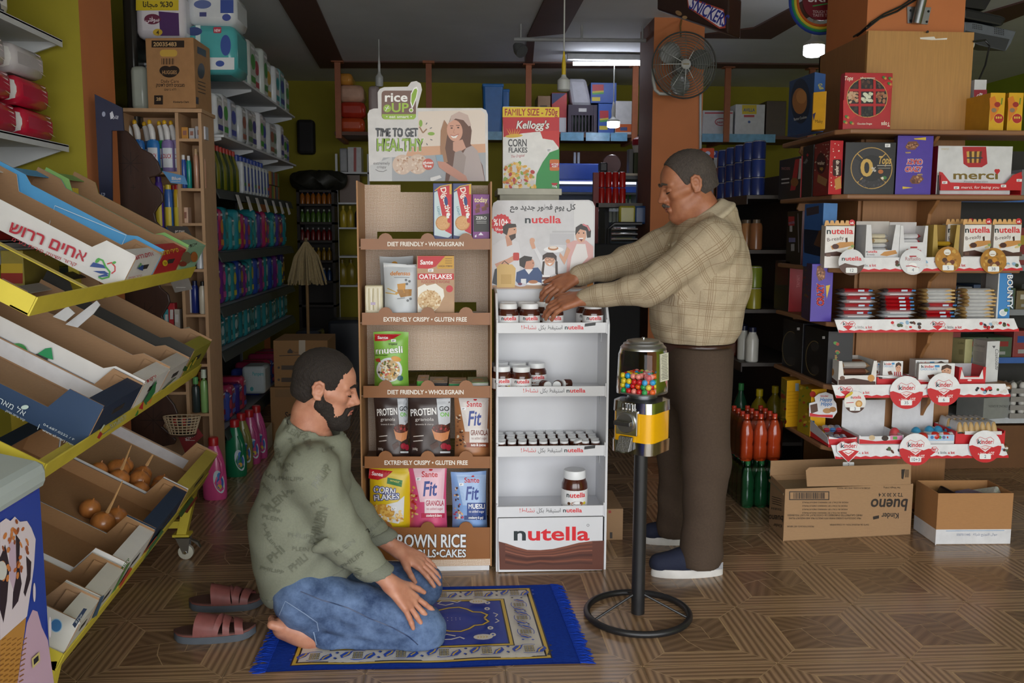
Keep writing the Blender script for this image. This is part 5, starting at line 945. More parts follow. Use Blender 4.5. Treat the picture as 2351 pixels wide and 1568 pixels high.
def kchoc(lb,x0,y0,x1,y1,Yf,zb,d=.03,grp='small chocolate boxes on the fifth shelf'):
 t,pr=pbox('chocolate_box',lb,'chocolate box',x0,y0,x1,y1,Yf,d,'e4e4e4',zb=zb,side='c8c4c4',group=grp);w=x1-x0;h=y1-y0
 pr.text('k',x0+w*.08,y0+h*.24,h*.14,'1d2a3a',w=w*.08,al='l');pr.text('inder',x0+w*.17,y0+h*.24,h*.14,'c0242c',w=w*.27,al='l');pr.text('CHOCOLATE',x0+w*.06,y0+h*.38,h*.12,'3f8fc8',w=w*.46,al='l',bold=0);pr.rect(x0+w*.45,y0+h*.1,x0+w*.58,y0+h*.22,'3f8fc8')
 pr.ell(x0+w*.76,y0+h*.42,w*.13,h*.28,'d3a083');pr.poly([(x0+w*.62,y0+h*.4),(x0+w*.64,y0+h*.16),(x0+w*.78,y0+h*.06),(x0+w*.9,y0+h*.16),(x0+w*.9,y0+h*.34),(x0+w*.78,y0+h*.24)],'4a3024');pr.ell(x0+w*.72,y0+h*.4,w*.015,h*.03,'2a201c',6);pr.ell(x0+w*.81,y0+h*.4,w*.015,h*.03,'2a201c',6)
 for i in range(4):pr.rect(x0+w*(.56+.09*i),y0+h*.66,x0+w*(.61+.09*i),y0+h*.9,'b02a34')
 pr.poly([(x0+w*.25,y0+h*.66),(x0+w*.42,y0+h*.6),(x0+w*.5,y0+h*.84),(x0+w*.3,y0+h*.86)],'6a3a2a');pr.poly([(x0,y0+h*.9),(x0+w*.3,y0+h*.94),(x1,y0+h*.9),(x1,y1),(x0,y1)],'c0242c');pr.build('printed_front',t)
kchoc('small white chocolate box beside the biscuit display on the fifth shelf',2026,829,2074,866,4.1,S4+.02);kchoc('small white chocolate box tucked behind the biscuit display',2004,832,2030,862,4.15,S4+.02)
t,ax,bx_,Yf=tray('display_tray','low red and white tray under the small chocolate box',2013,2098,866,882,4.075,.12,S4,'c8242c','d8d8da',870,.06,lambda pr:pr.poly([(2014,864),(2040,868),(2070,866),(2097,869),(2097,866),(2014,862)],'e8e8ea'))
kchoc('white chocolate bar box on top of the slanted pile',2108,834,2193,876,4.075,S4+.02,.02);kchoc('white chocolate bar box behind the slanted pile',2100,826,2178,870,4.13,S4+.02,.06)
MBt=tray('display_tray','white and red tray under the slanted chocolate pile',2098,2194,868,884,4.07,.12,S4,'d8d4d4','d8d8da',874,.06,lambda pr:pr.poly([(2099,874),(2150,878),(2193,874),(2193,884),(2099,884)],'c8242c'))
tray('display_tray','empty white tray with red front at the right of the fifth shelf',2201,2262,843,877,4.075,.12,S4,'c8242c','b8b8bc',864,.16,lambda pr:(pr.poly([(2208,848),(2214,866),(2248,866),(2256,848),(2258,870),(2204,870)],'e4e2e2'),pr.ell(2226,873,5,2,'f0e0e0')),back=834)
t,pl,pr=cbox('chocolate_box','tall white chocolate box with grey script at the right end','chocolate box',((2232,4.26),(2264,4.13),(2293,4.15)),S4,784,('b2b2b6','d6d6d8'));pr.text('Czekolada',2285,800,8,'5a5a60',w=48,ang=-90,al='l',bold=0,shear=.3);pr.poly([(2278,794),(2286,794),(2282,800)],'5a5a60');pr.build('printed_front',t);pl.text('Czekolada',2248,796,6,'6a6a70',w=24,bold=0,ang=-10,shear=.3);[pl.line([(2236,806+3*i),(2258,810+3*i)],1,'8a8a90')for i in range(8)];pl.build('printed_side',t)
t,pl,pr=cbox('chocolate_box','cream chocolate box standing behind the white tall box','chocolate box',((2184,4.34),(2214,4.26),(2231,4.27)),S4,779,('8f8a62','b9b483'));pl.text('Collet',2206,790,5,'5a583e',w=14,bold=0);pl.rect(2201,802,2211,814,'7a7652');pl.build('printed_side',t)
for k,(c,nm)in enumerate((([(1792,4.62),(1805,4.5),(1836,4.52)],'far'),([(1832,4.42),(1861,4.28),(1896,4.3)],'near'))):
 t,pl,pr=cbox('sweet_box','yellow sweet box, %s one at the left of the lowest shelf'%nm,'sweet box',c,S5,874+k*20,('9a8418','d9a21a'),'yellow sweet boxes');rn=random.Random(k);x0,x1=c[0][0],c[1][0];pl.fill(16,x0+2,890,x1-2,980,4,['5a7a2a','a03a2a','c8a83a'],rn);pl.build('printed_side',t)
 if k==1:pr.ell(1866,905,7,7,'a8302a');
 else:pr.rect(1826,880,1834,898,'9ab0b8');[pr.line([(1808,900+8*i),(1832,898+8*i)],1,'b8820f')for i in range(8)]
 pr.build('printed_front',t)
t,ax,bx_,Yf=tray('display_box','white sweet display box with cloud shaped header on the lowest shelf',1902,1967,1004,1021,4.06,.26,S5,'c8242c','b0b0b4',1006,.06,lambda pr:(pr.poly([(1903,1002),(1930,1008),(1966,1004),(1966,1007),(1903,1008)],'e0e0e2'),pr.ell(1935,1015,4,2,'e8d8d8')))
sd=Print(planeX(ax));MB().prism([P(x,y,X=ax-.002)for x,y in((1855,957),(1900,1004),(1902,1020),(1855,985))],(.003,0,0)).obj('side_panel',mat('c9ccd2',.5),t);sd.poly([(1855,978),(1900,1014),(1902,1020),(1855,985)],'c8242c');sd.ell(1882,986,7,9,'9a7a5a');sd.rect(1861,966,1870,982,'3f8fc8');sd.build('printed_side',t)
Yh=Yf+.2;hp=[(1858,956),(1858,926),(1872,922),(1870,912),(1880,904),(1896,900),(1912,906),(1914,918),(1920,926),(1922,946),(1912,960)];hcd=MB().prism([P(x,y,Y=Yh)for x,y in hp][::-1],(0,.003,0)).obj('header_card',mat('e2e2e6',.5),t);pr=Print(planeY(Yh));pr.text('Happy',1896,921,8,'2f7ac0',w=28,shear=.2);pr.text('Hippo',1897,931,8,'2f7ac0',w=26,shear=.2);pr.text('kinder',1893,911,4,'c0242c',w=18);pr.ell(1899,943,10,6,'c09058');pr.ell(1912,940,8,6,'b07a44');pr.poly([(1860,930),(1876,926),(1878,944),(1862,950)],'5a3a2c');pr.poly([(1859,948),(1880,952),(1912,952),(1912,959),(1859,956)],'c8242c');pr.build('header_print',hcd)
for i in range(6):
 q=pillow('wrapped_sweet','small white and blue wrapped sweet, %s in the tilted display box'%ORD[i],'sweet',((ax+bx_)/2-.03+.03*(i%3),Yf+.06+.07*(i//3),S5+.02+.03*(i//3)),.09,.03,.022,('c8d4e4','d8dade','a9c0dc')[i%3],'sweets in the tilted display box',1.3,ends=('c03a4a','4a7ab8','b83a4a')[i%3])
def eggtray(lb,x0,x1,back,pc):
 t,ax,bx_,Yf=tray('display_box',lb,x0,x1,1000,1019,4.06,.2,S5,'dcdcde','d6d6da',1002,.04,pc,back=back);return ax,bx_,Yf
a1=eggtray('white chocolate egg display box, almost empty, on the lowest shelf',1972,2074,918,lambda pr:(pr.poly([(1973,1008),(2010,1013),(2073,1009),(2073,1019),(1973,1019)],'c8242c'),pr.ell(2002,1005,7,6,'c9b08a'),pr.ell(2032,1006,8,6,'3a2a22'),pr.rect(2044,1000,2072,1010,'d88ab0'),pr.rect(2050,1002,2060,1009,'5aa04a')))
a2=eggtray('white chocolate egg display box filled with eggs on the lowest shelf',2092,2190,914,lambda pr:(pr.rect(2128,998,2190,1012,'a9c4e0'),pr.poly([(2093,1010),(2130,1013),(2130,1019),(2093,1019)],'c8242c'),pr.ell(2122,1004,8,6,'3a2a22'),[pr.ell(2140+9*i,1004,4,4,c,8)for i,c in enumerate(('3f7ab8','c03a3a','4a8a4a','6a6a9a'))]))
EW=mat('e6e6e8',.3);ERr=mat('c8382e',.3);EB=mat('3f9ac8',.3)
def egg(lb,px,Y,z,mats,grp='chocolate eggs on the lowest shelf'):
 x=xat(px,Y,z);t=thing('chocolate_egg',lb,'chocolate egg',(x,Y,z),grp)
 prof=[(.0,0),(.014,.003),(.022,.012),(.0245,.024),(.0235,.036)];MB().lathe(prof,18,(x,Y,z)).obj('lower_half',mats[0],t,smooth=True);MB().lathe([(.0235,.036),(.019,.05),(.01,.059),(0,.062)],18,(x,Y,z)).obj('upper_half',mats[1],t,smooth=True);return t
for k,(px,Y,u)in enumerate(((2102,4.15,0),(2132,4.17,0),(2152,4.17,0),(2178,4.15,0))):egg('white and blue chocolate egg, %s from the left in the back row'%ORD[k],px,Y,S5+.012,(EW,EB))
for k,(px,Y)in enumerate(((2110,4.1),(2130,4.11),(2150,4.1),(2172,4.1))):
 q=egg('red and white chocolate egg lying %s from the left in the front row'%ORD[k],px,Y,S5+.03,(EW,ERr));q.rotation_euler=(1.2,.3*k,.4*k)
egg('chocolate egg in a pink net, alone in the almost empty display',2053,4.14,S5+.012,(mat('d86a6a',.5),mat('d04a50',.5)),'single netted egg')
t,ax,bx_,Yf=tray('display_box','white bar display box with red end at the right of the lowest shelf',2193,2306,990,1020,4.06,.2,S5,'c8242c','c9c5c2',996,.03,lambda pr:pr.rect(2215,990,2300,998,'dcd8d6'))
for k in range(14):pillow('chocolate_bar','white and tan cereal bar in the right display box, %s in the row'%ORD[k],'chocolate bar',(ax+.03+(k%7)*.028,Yf+.06+.09*(k//7),S5+.01),.11,.028,.1,'d6d6d8','cereal bars in the right display box',1.5,ends='c0a070')
# cartons on the floor
BC='9d7c5a'
A,B,C_=P(1765,1205,Z=0),P(1798,1243,Z=0),P(2090,1228,Z=0);D=A+C_-B;hb=P(1803,1123,Y=B.y).z;U=Vector((0,0,hb))
bb=thing('shipping_carton','brown shipping carton upside down with raised flap below the shelf unit','carton',(A+C_)/2)
th=.004;nF=Vector((-(C_-B).y,(C_-B).x,0)).normalized();nL=Vector(((B-A).y,-(B-A).x,0)).normalized()
m=MB();[m.hexa([p,q,q+n*th,p+n*th,p+U,q+U,q+n*th+U,p+n*th+U])for p,q,n in((B,C_,nF),(A,B,-nL),(D,C_,nL*-1*-1),(A,D,-nF))];m.hexa([A,B,C_,D,A+Vector((0,0,th)),B+Vector((0,0,th)),C_+Vector((0,0,th)),D+Vector((0,0,th))]);m.obj('carton_body',cardm(BC),bb)
fr_=[(1853,1117),(1850,1080),(1858,1073),(2086,1065),(2092,1068),(2091,1113)];MB().prism([PP(x,y,B,nF)for x,y in fr_],nF*th).obj('flap',cardm(BC),bb)
MB().prism([PP(x,y,A,nF)for x,y in((1768,1094),(1770,1058),(2060,1048),(2060,1094))],nF*th).obj('flap',cardm(BC),bb)
MB().hexa([A+U*.86+nF*.02,B+U*.86+nF*.02,C_+U*.86+nF*.02,D+U*.86-nF*.01,A+U*.9+nF*.02,B+U*.9+nF*.02,C_+U*.9+nF*.02,D+U*.9-nF*.01]).obj('inner_packing',cardm('8f7a5c'),bb)
pf=Print(plane(B,-nF));K='2e2723'
pf.text('bueno',2043,1146,26,K,w=86,ang=180,shear=.15);pf.text('Kinder',2044,1178,12,K,w=40,ang=180);pf.poly([(2004,1186),(2018,1183),(2018,1190),(2005,1193)],K);pf.text('T2 X 30 X 4',2045,1132,8,K,w=56,ang=180)
pf.rect(1812,1128,1904,1130,K);pf.rect(1812,1146,1904,1148,K);pf.rect(1812,1128,1814,1148,K);pf.rect(1902,1128,1904,1148,K);rn=random.Random(4)
x=1822
while x<1894:wv_=rn.choice((1,1.6,2.4));pf.rect(x,1131,x+wv_,1145,K);x+=wv_+rn.choice((1,1.6))
for i,(a,b)in enumerate(((1842,1948),(1842,1946),(1842,1946),(1842,1944))):pf.text('MADE IN ITALY BY FERRERO INDUSTRIALE',(a+b)/2,1152+i*8,3.2,K,w=b-a,ang=180,bold=0)
pf.text('FINES GAUFRETTES ENROBEES DE CHOCOLAT AU LAIT FOURREES',1894,1181,4,K,w=172,ang=180,bold=0);pf.text('MILK CHOCOLATE-COVERED WAFER WITH SMOOTH MILK AND HAZELNUT FILLING',1894,1188,4,K,w=166,ang=180,bold=0);pf.text('PRODUCTION DATE / BEST BEFORE',1838,1207,3.4,K,w=62,ang=180,bold=0);pf.text('DATE DE PRODUCTION / A CONSOMMER',1950,1203,3.4,K,w=90,ang=180,bold=0);pf.text('Net Weight 5160 g',2048,1118,3.6,K,w=38,ang=180,bold=0);pf.text('STORE IN A COOL AND DRY PLACE',1960,1119,3.4,K,w=76,ang=180,bold=0)
pf.poly([(2070,1078),(2078,1077),(2074,1100),(2070,1099)],K);[pf.line([(2080+3*i,1078),(2079+3*i,1096)],1.2,K)for i in range(3)];pf.build('printed_front',bb)
ps=Print(plane(B,nL));ps.text('bueno',1782,1183,14,K,w=34,ang=175);ps.text('Kinder',1786,1203,7,K,w=20,ang=172);ps.text('T2 X 30 X 4',1783,1166,5,K,w=24,ang=172);[ps.line([(1772,1140+5*i),(1794,1146+5*i)],1.2,K)for i in range(4)];ps.build('printed_side',bb)
A,B,C_=P(2097,1215,Z=0),P(2147,1251,Z=0),P(2319,1250,Z=0);D=A+C_-B;hb=P(2147,1133,Y=B.y).z;U=Vector((0,0,hb));nF=Vector((-(C_-B).y,(C_-B).x,0)).normalized();nL=Vector(((B-A).y,-(B-A).x,0)).normalized()
wb=thing('open_carton','open white and brown carton of odds and ends beside the shipping carton','carton',(A+C_)/2);UA=Vector((0,0,hb))
for nm,p,q,n in(('front_wall',B,C_,nF),('side_wall',A,B,-nL),('side_wall',D,C_,nL),('back_wall',A,D,-nF)):
 lo=.3;e=Vector((0,0,hb*lo));o=n*th
 MB().hexa([p,q,q+o,p+o,p+e,q+e,q+o+e,p+o+e]).obj(nm+'_base',mat('cfcfd2',.6),wb);MB().hexa([p+e,q+e,q+o+e,p+o+e,p+UA,q+UA,q+o+UA,p+o+UA]).obj(nm,cardm('a3764a'),wb)
MB().hexa([A,B,C_,D,A+Vector((0,0,th)),B+Vector((0,0,th)),C_+Vector((0,0,th)),D+Vector((0,0,th))]).obj('carton_base',cardm(),wb)
pf=Print(plane(B,-nF));pf.line([(2172,1219),(2306,1218)],1,'4a86b8');pf.text('0587011445',2212,1230,5,'5a6a8a',w=32,bold=0);pf.text('جوال للتوزيع شركة',2262,1229,5,'5a6a8a',w=56,bold=0);pf.build('lettering',wb)
q0=(A+C_)/2
for k,(dx,dy,dz,cc,lb)in enumerate(((-.06,0,.17,'1a1a1c','black glittery gift box in the open carton'),(.04,-.02,.15,'5a5a78','grey wrapped pack in the open carton'),(.11,.0,.16,'a9b0a8','crumpled patterned wrapper in the open carton'))):
 t=tag(MB().box((-.05,-.07,0),(.05,.07,.06)).xf(Matrix.Translation(q0+Vector((dx,dy,hb-.085)))@Matrix.Rotation(.5-.5*k,4,'Y')@Matrix.Rotation(.4*k,4,'Z')).obj('gift_box',mat(cc,.3,0,.25,120),bev=.01),lb,'gift box')
A,B,C_=P(1395,1238,Z=0),P(1396,1240,Z=0),P(1430,1240,Z=0);zt=P(1430,1168,Y=B.y).z
t=thing('carton','small brown carton on the floor behind the white spread stand','carton',B);MB().box((B.x-.2,B.y,0),(C_.x,B.y+.3,zt)).obj('carton_body',cardm(),t,bev=.002);pr=Print(planeY(B.y));pr.rect(1397,1172,1403,1178,'a03a30');pr.rect(1400,1222,1406,1236,'3a3028');pr.build('lettering',t)
# left-hand side
WSH=mat('c6c9cd',.5,0,.04,10)
# white wall shelves
XW=-1.65
def wshelf(lb,ye,z,y0=2.35):
 t=thing('wall_shelf',lb,'shelf',(XW-.2,(y0+ye)/2,z));MB().box((XL,y0,z-.012),(XW,ye,z)).obj('board',WSH,t,bev=.003);MB().box((XW-.006,y0,z-.03),(XW,ye,z)).obj('front_edge',WSH,t)
 for y in(y0+.1,(y0+ye)/2,ye-.02):MB().prism([(XL,y,z-.012),(XW-.02,y,z-.012),(XW-.02,y,z-.025),(XL,y,z-.16)],(0,.012,0)).obj('bracket',WSH,t)
zl0,zl1=P(158,333,X=XW).z,P(143,92,X=XW).z;ye0=P(158,333,X=XW).y
wshelf('white wall shelf carrying the red tissue packs at upper left',ye0,zl0);wshelf('white wall shelf at the top left corner above the tissue packs',P(143,92,X=XW).y,zl1)
wshelf('white wall shelf behind the fruit cartons at left',3.95,1.36)
def pack(name,lb,cat,a,b,col,grp=None,bev=.02,rough=.25,var=.06):
 t=thing(name,lb,cat,((a[0]+b[0])/2,(a[1]+b[1])/2,a[2]),grp);MB().box(a,b).obj('wrapper',mat(col,rough,0,var,12,.15),t,smooth=True,bev=min(bev,abs(b[0]-a[0])*.3,abs(b[2]-a[2])*.3));return t
k=0
for r in range(3):
 for c in range(2):
  y1=ye0-.08-c*.32-.03*r;z0=zl0+.002+r*.118
  t=pack('tissue_pack','%s tissue pack, %s in the %s row of the wall shelf'%('red and white' if r<2 else 'clear wrapped white',('right','left')[c],('bottom','middle','top')[r]),'tissue pack',(XW-.24,y1-.28,z0),(XW-.015,y1,z0+.112),'b5203a' if r<2 else 'b9b4b8','tissue packs on the wall shelf',.045,.15,.1)
  MB().box((XW-.242,y1-.29,z0-.0+.006),(XW-.02,y1-.2,z0+.106)).obj('tissue_end',mat('d9d8d8',.8),t,smooth=True,bev=.04)
  pr=Print(planeX(XW-.015,1));fn=UVf((XW-.0148,y1-.2,z0),(0,1,0),(0,0,1));pr=Print(fn,down=False)
  for i in range(5):pr.poly([(.19-.012*i,.02+.017*i),(.125-.006*i,.034+.015*i),(.15,.026+.017*i)],'dccbd2')
  pr.build('petal_print',t)
t=pack('diaper_pack','white and orange premium paper pack on the top left shelf','paper pack',(XW-.24,3.0,zl1+.002),(XW-.02,3.66,zl1+.3),'dedcd8',bev=.03)
pr=Print(UVf((XW-.0195,3.0,zl1),(0,1,0),(0,0,1)),down=False);pr.poly([(.12,.02),(.44,.02),(.42,.13),(.3,.25),(.12,.25)],'cf5a22');pr.ell(.2,.17,.05,.06,'2a6aa8');pr.text('3',.2,.14,.06,'e8eef2');pr.text('PREMIUM',.3,.09,.03,'f0d8c8',w=.2,bold=0);pr.ell(.52,.1,.05,.06,'b8483a');pr.text('Puff',.6,.06,.05,'3a3a4a',w=.12,ang=90);pr.build('printed_side',t)
pack('plastic_bag','clear bag of white rolls at the far top left','paper pack',(XW-.3,2.5,zl1+.002),(XW-.03,2.98,zl1+.16),'c8c4c0',bev=.06)
t=pack('sweet_carton','red carton with yellow mark on the low wall shelf','carton',(-1.95,3.45,1.362),(XW-.02,3.62,1.56),'a8201f',bev=.003,rough=.5)
t=thing('wooden_crate','dark wooden fruit crate with orange edge by the yellow wall','crate',(-1.8,3.78,1.362));MB().box((-1.98,3.66,1.362),(XW-.02,3.68,1.5)).obj('slat',mat('5a4030',.7),t);MB().box((-1.98,3.86,1.362),(XW-.02,3.88,1.5)).obj('slat',mat('5a4030',.7),t);MB().box((XW-.035,3.68,1.362),(XW-.02,3.86,1.47)).obj('slat',mat('5a4030',.7),t);MB().box((XW-.04,3.64,1.362),(XW-.015,3.66,1.52)).obj('corner_post',mat('a04a24',.7),t)
MB().box((-1.98,3.68,1.362),(XW-.035,3.86,1.372)).obj('crate_base',mat('4a3426',.7),t)
# yellow fruit rack with three tilted tiers
YI=mat('cdbb3f',.45,0,.08,12,.06);th_=radians(28.5);SD=Vector((-cos(th_),0,sin(th_)));NN=Vector((sin(th_),0,cos(th_)))
rk=thing('fruit_rack','yellow steel rack on castors with three tilted tiers of fruit cartons','rack',(-1.3,2.9,0))
TI=[]
for(xa,ya),(xb,yb),Xf in(((75,712),(440,626),-1.07),((97,1097),(453,850),-1.06),((135,1500),(471,1118),-1.09)):
 A,B=P(xa,ya,X=-1.0),P(xb,yb,X=Xf);z=(A.z+B.z)/2;A=Vector((A.x,A.y,z-.006));B=Vector((B.x,B.y+.02,z+.006));TI.append((A,B));d=(B-A).normalized();W_=.62
 def bar_(p,q,w1,n1,t1,m):m.hexa([p,q,q+n1*t1,p+n1*t1,p+w1,q+w1,q+w1+n1*t1,p+w1+n1*t1])
 m=MB();bar_(A-NN*.02,B-NN*.02,NN*.05,SD,.004,m);bar_(A-NN*.019+SD*.0045,B-NN*.019+SD*.0045,SD*.045,NN,.004,m);m.obj('front_rail',YI,rk)
 for p in(A,B-d*.004):m=MB();bar_(p-NN*.0195+SD*.005,p+SD*W_-NN*.0195,NN*.049,d,.004,m);e_=d*(.0045 if p is A else-.001);bar_(p-NN*.0185+SD*.05+e_,p+SD*W_-NN*.0185+e_,d*(.036 if p is A else-.036),NN,.004,m);m.obj('side_rail',YI,rk)
 m=MB();bar_(A+SD*W_-NN*.02,B+SD*W_-NN*.02,NN*.05,SD,.004,m);m.obj('back_rail',YI,rk)
 for f in(.33,.66):p=A.lerp(B,f)-NN*.02;m=MB();bar_(p,p+SD*W_,d*.03,NN,.003,m);m.obj('cross_bar',YI,rk)
for Ypos in(TI[0][0].y+.03,TI[0][1].y-.04):
 zt=TI[0][0].z+.35;MB().box((-1.54,Ypos-.02,.12),(-1.50,Ypos+.02,zt)).obj('back_post',YI,rk)
 for A,B in TI:
  x=-1.0;
for k_,Yp in enumerate((TI[2][0].y+.02,TI[2][1].y-.1)):
 A=TI[2][0].lerp(TI[2][1],k_);MB().hexa([(A.x-.10,Yp-.02,.115),(A.x-.06,Yp-.02,.115),(A.x-.06,Yp+.02,.115),(A.x-.10,Yp+.02,.115),(A.x-.045,Yp-.02,A.z+.01),(A.x-.005,Yp-.02,A.z+.01),(A.x-.005,Yp+.02,A.z+.01),(A.x-.045,Yp+.02,A.z+.01)]).obj('front_leg',YI,rk)
 MB().box((-1.54,Yp-.015,.14),(A.x-.07,Yp+.015,.17)).obj('foot_bar',YI,rk)
 for xx in(A.x-.08,-1.52):
  MB().box((xx-.035,Yp-.03,.105),(xx+.035,Yp+.03,.115)).obj('castor_plate',YI,rk)
  cs=MB().lathe([(.026,-.011),(.032,-.009),(.032,.009),(.026,.011)],20,(xx+.012,Yp,.032),ax=(0,1,0)).obj('castor_wheel',mat('c9c7b8',.4),rk,smooth=True)
  m=MB();[m.prism([(xx-.03,Yp+s,.104),(xx+.035,Yp+s,.104),(xx+.024,Yp+s,.03),(xx+.002,Yp+s,.026)],(0,.003,0))for s in(-.016,.013)];m.box((xx-.03,Yp-.016,.096),(xx+.035,Yp+.016,.104));m.obj('castor_fork',SIL,cs)
  MB().lathe([(.007,-.018),(.007,.018)],10,(xx+.012,Yp,.032),ax=(0,1,0)).obj('axle',CHR,cs);MB().prism([(xx+.03,Yp-.01,.09),(xx+.065,Yp-.01,.075),(xx+.075,Yp-.01,.05),(xx+.055,Yp-.01,.07)],(0,.02,0)).obj('brake_pedal',SIL,cs)
# produce cartons
KB='9c7a5a'
def crate(lb,tier,y0,y1,D_,h,out,front=None,inn=KB,low=.45,far_in=None,handle=True,lip=.05,near=True):
 A,B=TI[tier];d=(B-A).normalized();at_=lambda y:A+d*((y-A.y)/d.y);base=at_(y0)+NN*-.012+SD*.006;w=(y1-y0-.006)
 q=lambda s,e,n:base+d*(s+.003)+SD*e+NN*n;t=thing('fruit_carton',lb,'fruit carton',base+d*(w/2));mo,mi_,mf=cardm(out)if out==KB else mat(out,.6,0,.05,15,.03),cardm(inn),mat(front or out,.6,0,.05,15,.03);tk=.004
 def slab(poly,vec,name,m_out,m_in,flip):
  m=MB().prism(poly,vec);m.m=[1,0]+[1]*len(poly)if flip else[0,1]+[1]*len(poly);return m.obj(name,[m_out,m_in],t)
 hl=h*low;prof=[(0,0),(D_,0),(D_,h*1.15),(D_-.09,h*1.15),(D_-.12,hl),(.13,hl),(.10,h*1.08),(.0,h*1.08)]
 slab([q(0,e,n)for e,n in prof],d*tk,'near_side',mo,mi_,False);slab([q(w-tk,e,n)for e,n in prof],d*tk,'far_side',mi_,mo,False)
 if far_in:slab([q(w-tk-.001,e,n)for e,n in[(.03,.01),(D_-.03,.01),(D_-.03,hl-.004),(.03,hl-.004)]],d*.001,'liner',mat(far_in,.6),mi_,False)
 slab([q(tk,-.0015,.001),q(tk,-.0015,h),q(w-tk,-.0015,h),q(w-tk,-.0015,.001)],SD*tk,'front_end',mf,mi_,False);slab([q(tk,D_-tk-.001,.001),q(tk,D_-tk-.001,h),q(w-tk,D_-tk-.001,h),q(w-tk,D_-tk-.001,.001)],SD*tk,'back_end',mi_,mo,False)
 m=MB().hexa([q(s_,e_,h+n_)for n_ in(.0005,.0035)for s_,e_ in((tk,-.002),(w-tk,-.002),(w-tk,lip),(tk,lip))]);m.obj('front_flap',mf,t);MB().hexa([q(s_,e_,h+n_)for n_ in(.0005,.0035)for s_,e_ in((tk,D_-lip),(w-tk,D_-lip),(w-tk,D_-.001),(tk,D_-.001))]).obj('back_flap',mo,t)
 MB().hexa([q(s_,e_,n_)for n_ in(.001,.005)for s_,e_ in((tk+.001,tk+.001),(w-tk-.001,tk+.001),(w-tk-.001,D_-tk-.001),(tk+.001,D_-tk-.001))]).obj('carton_base',mi_,t)
 for s_ in(.012,w-.014):
  MB().prism([q(s_,.004,.01),q(s_,.1,.01),q(s_,.085,h*.98),q(s_,.004,h*.98)],d*.003).obj('corner_gusset',mi_,t)
 if handle:
  m=MB().prism([q(w*.36,-.0025,h*.62),q(w*.64,-.0025,h*.62),q(w*.64,-.0025,h*.76),q(w*.36,-.0025,h*.76)],SD*.002);m.obj('hand_hole',mat('241a14',.9),t)
 return t,Print(plane(q(0,0,0),-d)),Print(plane(q(0,-.0025,0),-SD)),q,w
def yat(px,tier):
 A,B=TI[tier];lo,hi=-.3,1.3
 for _ in range(40):
  f=(lo+hi)/2;p=A+(B-A)*f-NN*.012
  if PJ(p)[0]<px:lo=f
  else:hi=f
 return(A+(B-A)*lo).y
t,pn,pf,q,w=crate('white fruit carton with large red lettering, nearest on the top tier',0,yat(276,0),yat(339,0),.62,.115,'d6d5d6',low=.74)
pn.text('אחים דדוש',106,566,25,'b01f36',w=190,ang=-22,bold=1);pn.text('קרור ושיווק פירות בע"מ',100,582,8,'b01f36',w=160,ang=-22,bold=0)
pn.poly([(206,612),(214,602),(236,608),(250,618),(240,616),(222,614)],'2a4a8f');pn.poly([(213,622),(240,622),(252,630),(230,628)],'2a4a8f');pn.poly([(224,634),(244,628),(250,634),(230,636)],'2a4a8f');pn.line([(226,594),(236,598),(242,612),(252,624),(250,636),(234,640),(226,636)],4,'4aa04a');pn.line([(246,606),(256,603),(264,612),(264,622),(256,628)],3,'c0303a');pn.ell(224,598,7,4,'4aa04a',10,rot=-50);pn.ell(262,603,5,3,'4aa04a',10,rot=-20);pn.build('printed_side',t)
pf.text('אחים דדוש',333,591,10,'b01f36',w=42,ang=14);pf.line([(318,616),(324,604),(328,612)],2.4,'4aa04a');pf.poly([(315,616),(330,608),(328,622)],'2a4a8f');pf.text('קרור ושיווק',311,637,4,'b01f36',w=32,ang=12,bold=0);pf.build('lettering',t)
t,pn,pf,q,w=crate('red ended fruit carton with sky blue side on the top tier',0,yat(340,0),yat(396,0),.60,.125,'4f9bd0',front='b3212a',low=.98)
pn.line([(102,552),(126,472),(290,540),(280,562)],1.6,'c9dcea');pn.line([(130,530),(140,522),(160,526),(170,548),(150,540)],1.4,'2d3f7a');pn.line([(165,545),(180,538),(200,552),(190,560)],1.4,'2d3f7a');pn.line([(186,548),(188,530),(196,530),(198,550),(214,540),(222,552)],1.4,'2d3f7a');pn.build('printed_side',t);pf.text('ספרי חרמון',390,582,10,'d9b92a',w=42,ang=12);pf.ell(379,604,6,7,'d9b92a');pf.text('7.0',379,607,5,'5a1a14',w=7);pf.build('lettering',t)
t,pn,pf,q,w=crate('green fruit carton with picture of fruit at the far end of the top tier',0,yat(397,0),yat(440,0),.58,.135,'7fae62',front='8fb89a',low=.9);pf.text('פירות',446,566,8,'3a3a30',w=18,ang=14);pf.ell(428,592,12,14,'7a6a50');pf.ell(446,590,8,12,'b06a34');pf.ell(420,606,9,6,'8a3a2c');pf.build('lettering',t)
t,pn,pf,q,w=crate('navy blue fruit carton with white lettering, nearest on the middle tier',1,yat(192,1),yat(290,1),.62,.125,'243c5c',front='1d2d48',low=.5,far_in='cfcfd2')
pn.text('אל מארג',22,938,13,'c9d4da',w=76,ang=-28,bold=0);pn.text('קרור אריזה ושיווק',34,956,5,'c9d4da',w=50,ang=-28,bold=0);pn.ell(57,935,9,5,'b9ccc4',12,rot=-10);pn.line([(91,974),(86,986)],1.4,'c9d4da');pn.text('04.687.0222 / F',134,994,5,'c9d4da',w=80,ang=-27,bold=0);pn.text('www.el-marj.com',132,1007,6,'c9d4da',w=80,ang=-27,bold=0);pn.build('printed_side',t)
pf.text('El Marj',266,975,7,'a9b9b4',w=26,ang=32,bold=0);pf.text('אל מארג',282,962,7,'a9b9b4',w=22,ang=35);pf.line([(236,998),(290,960)],1.2,'8a9a9a');pf.poly([(222,1004),(230,990),(236,996),(228,1008)],'b03030');pf.line([(230,990),(240,975)],3,'c9d4c4');pf.build('lettering',t)
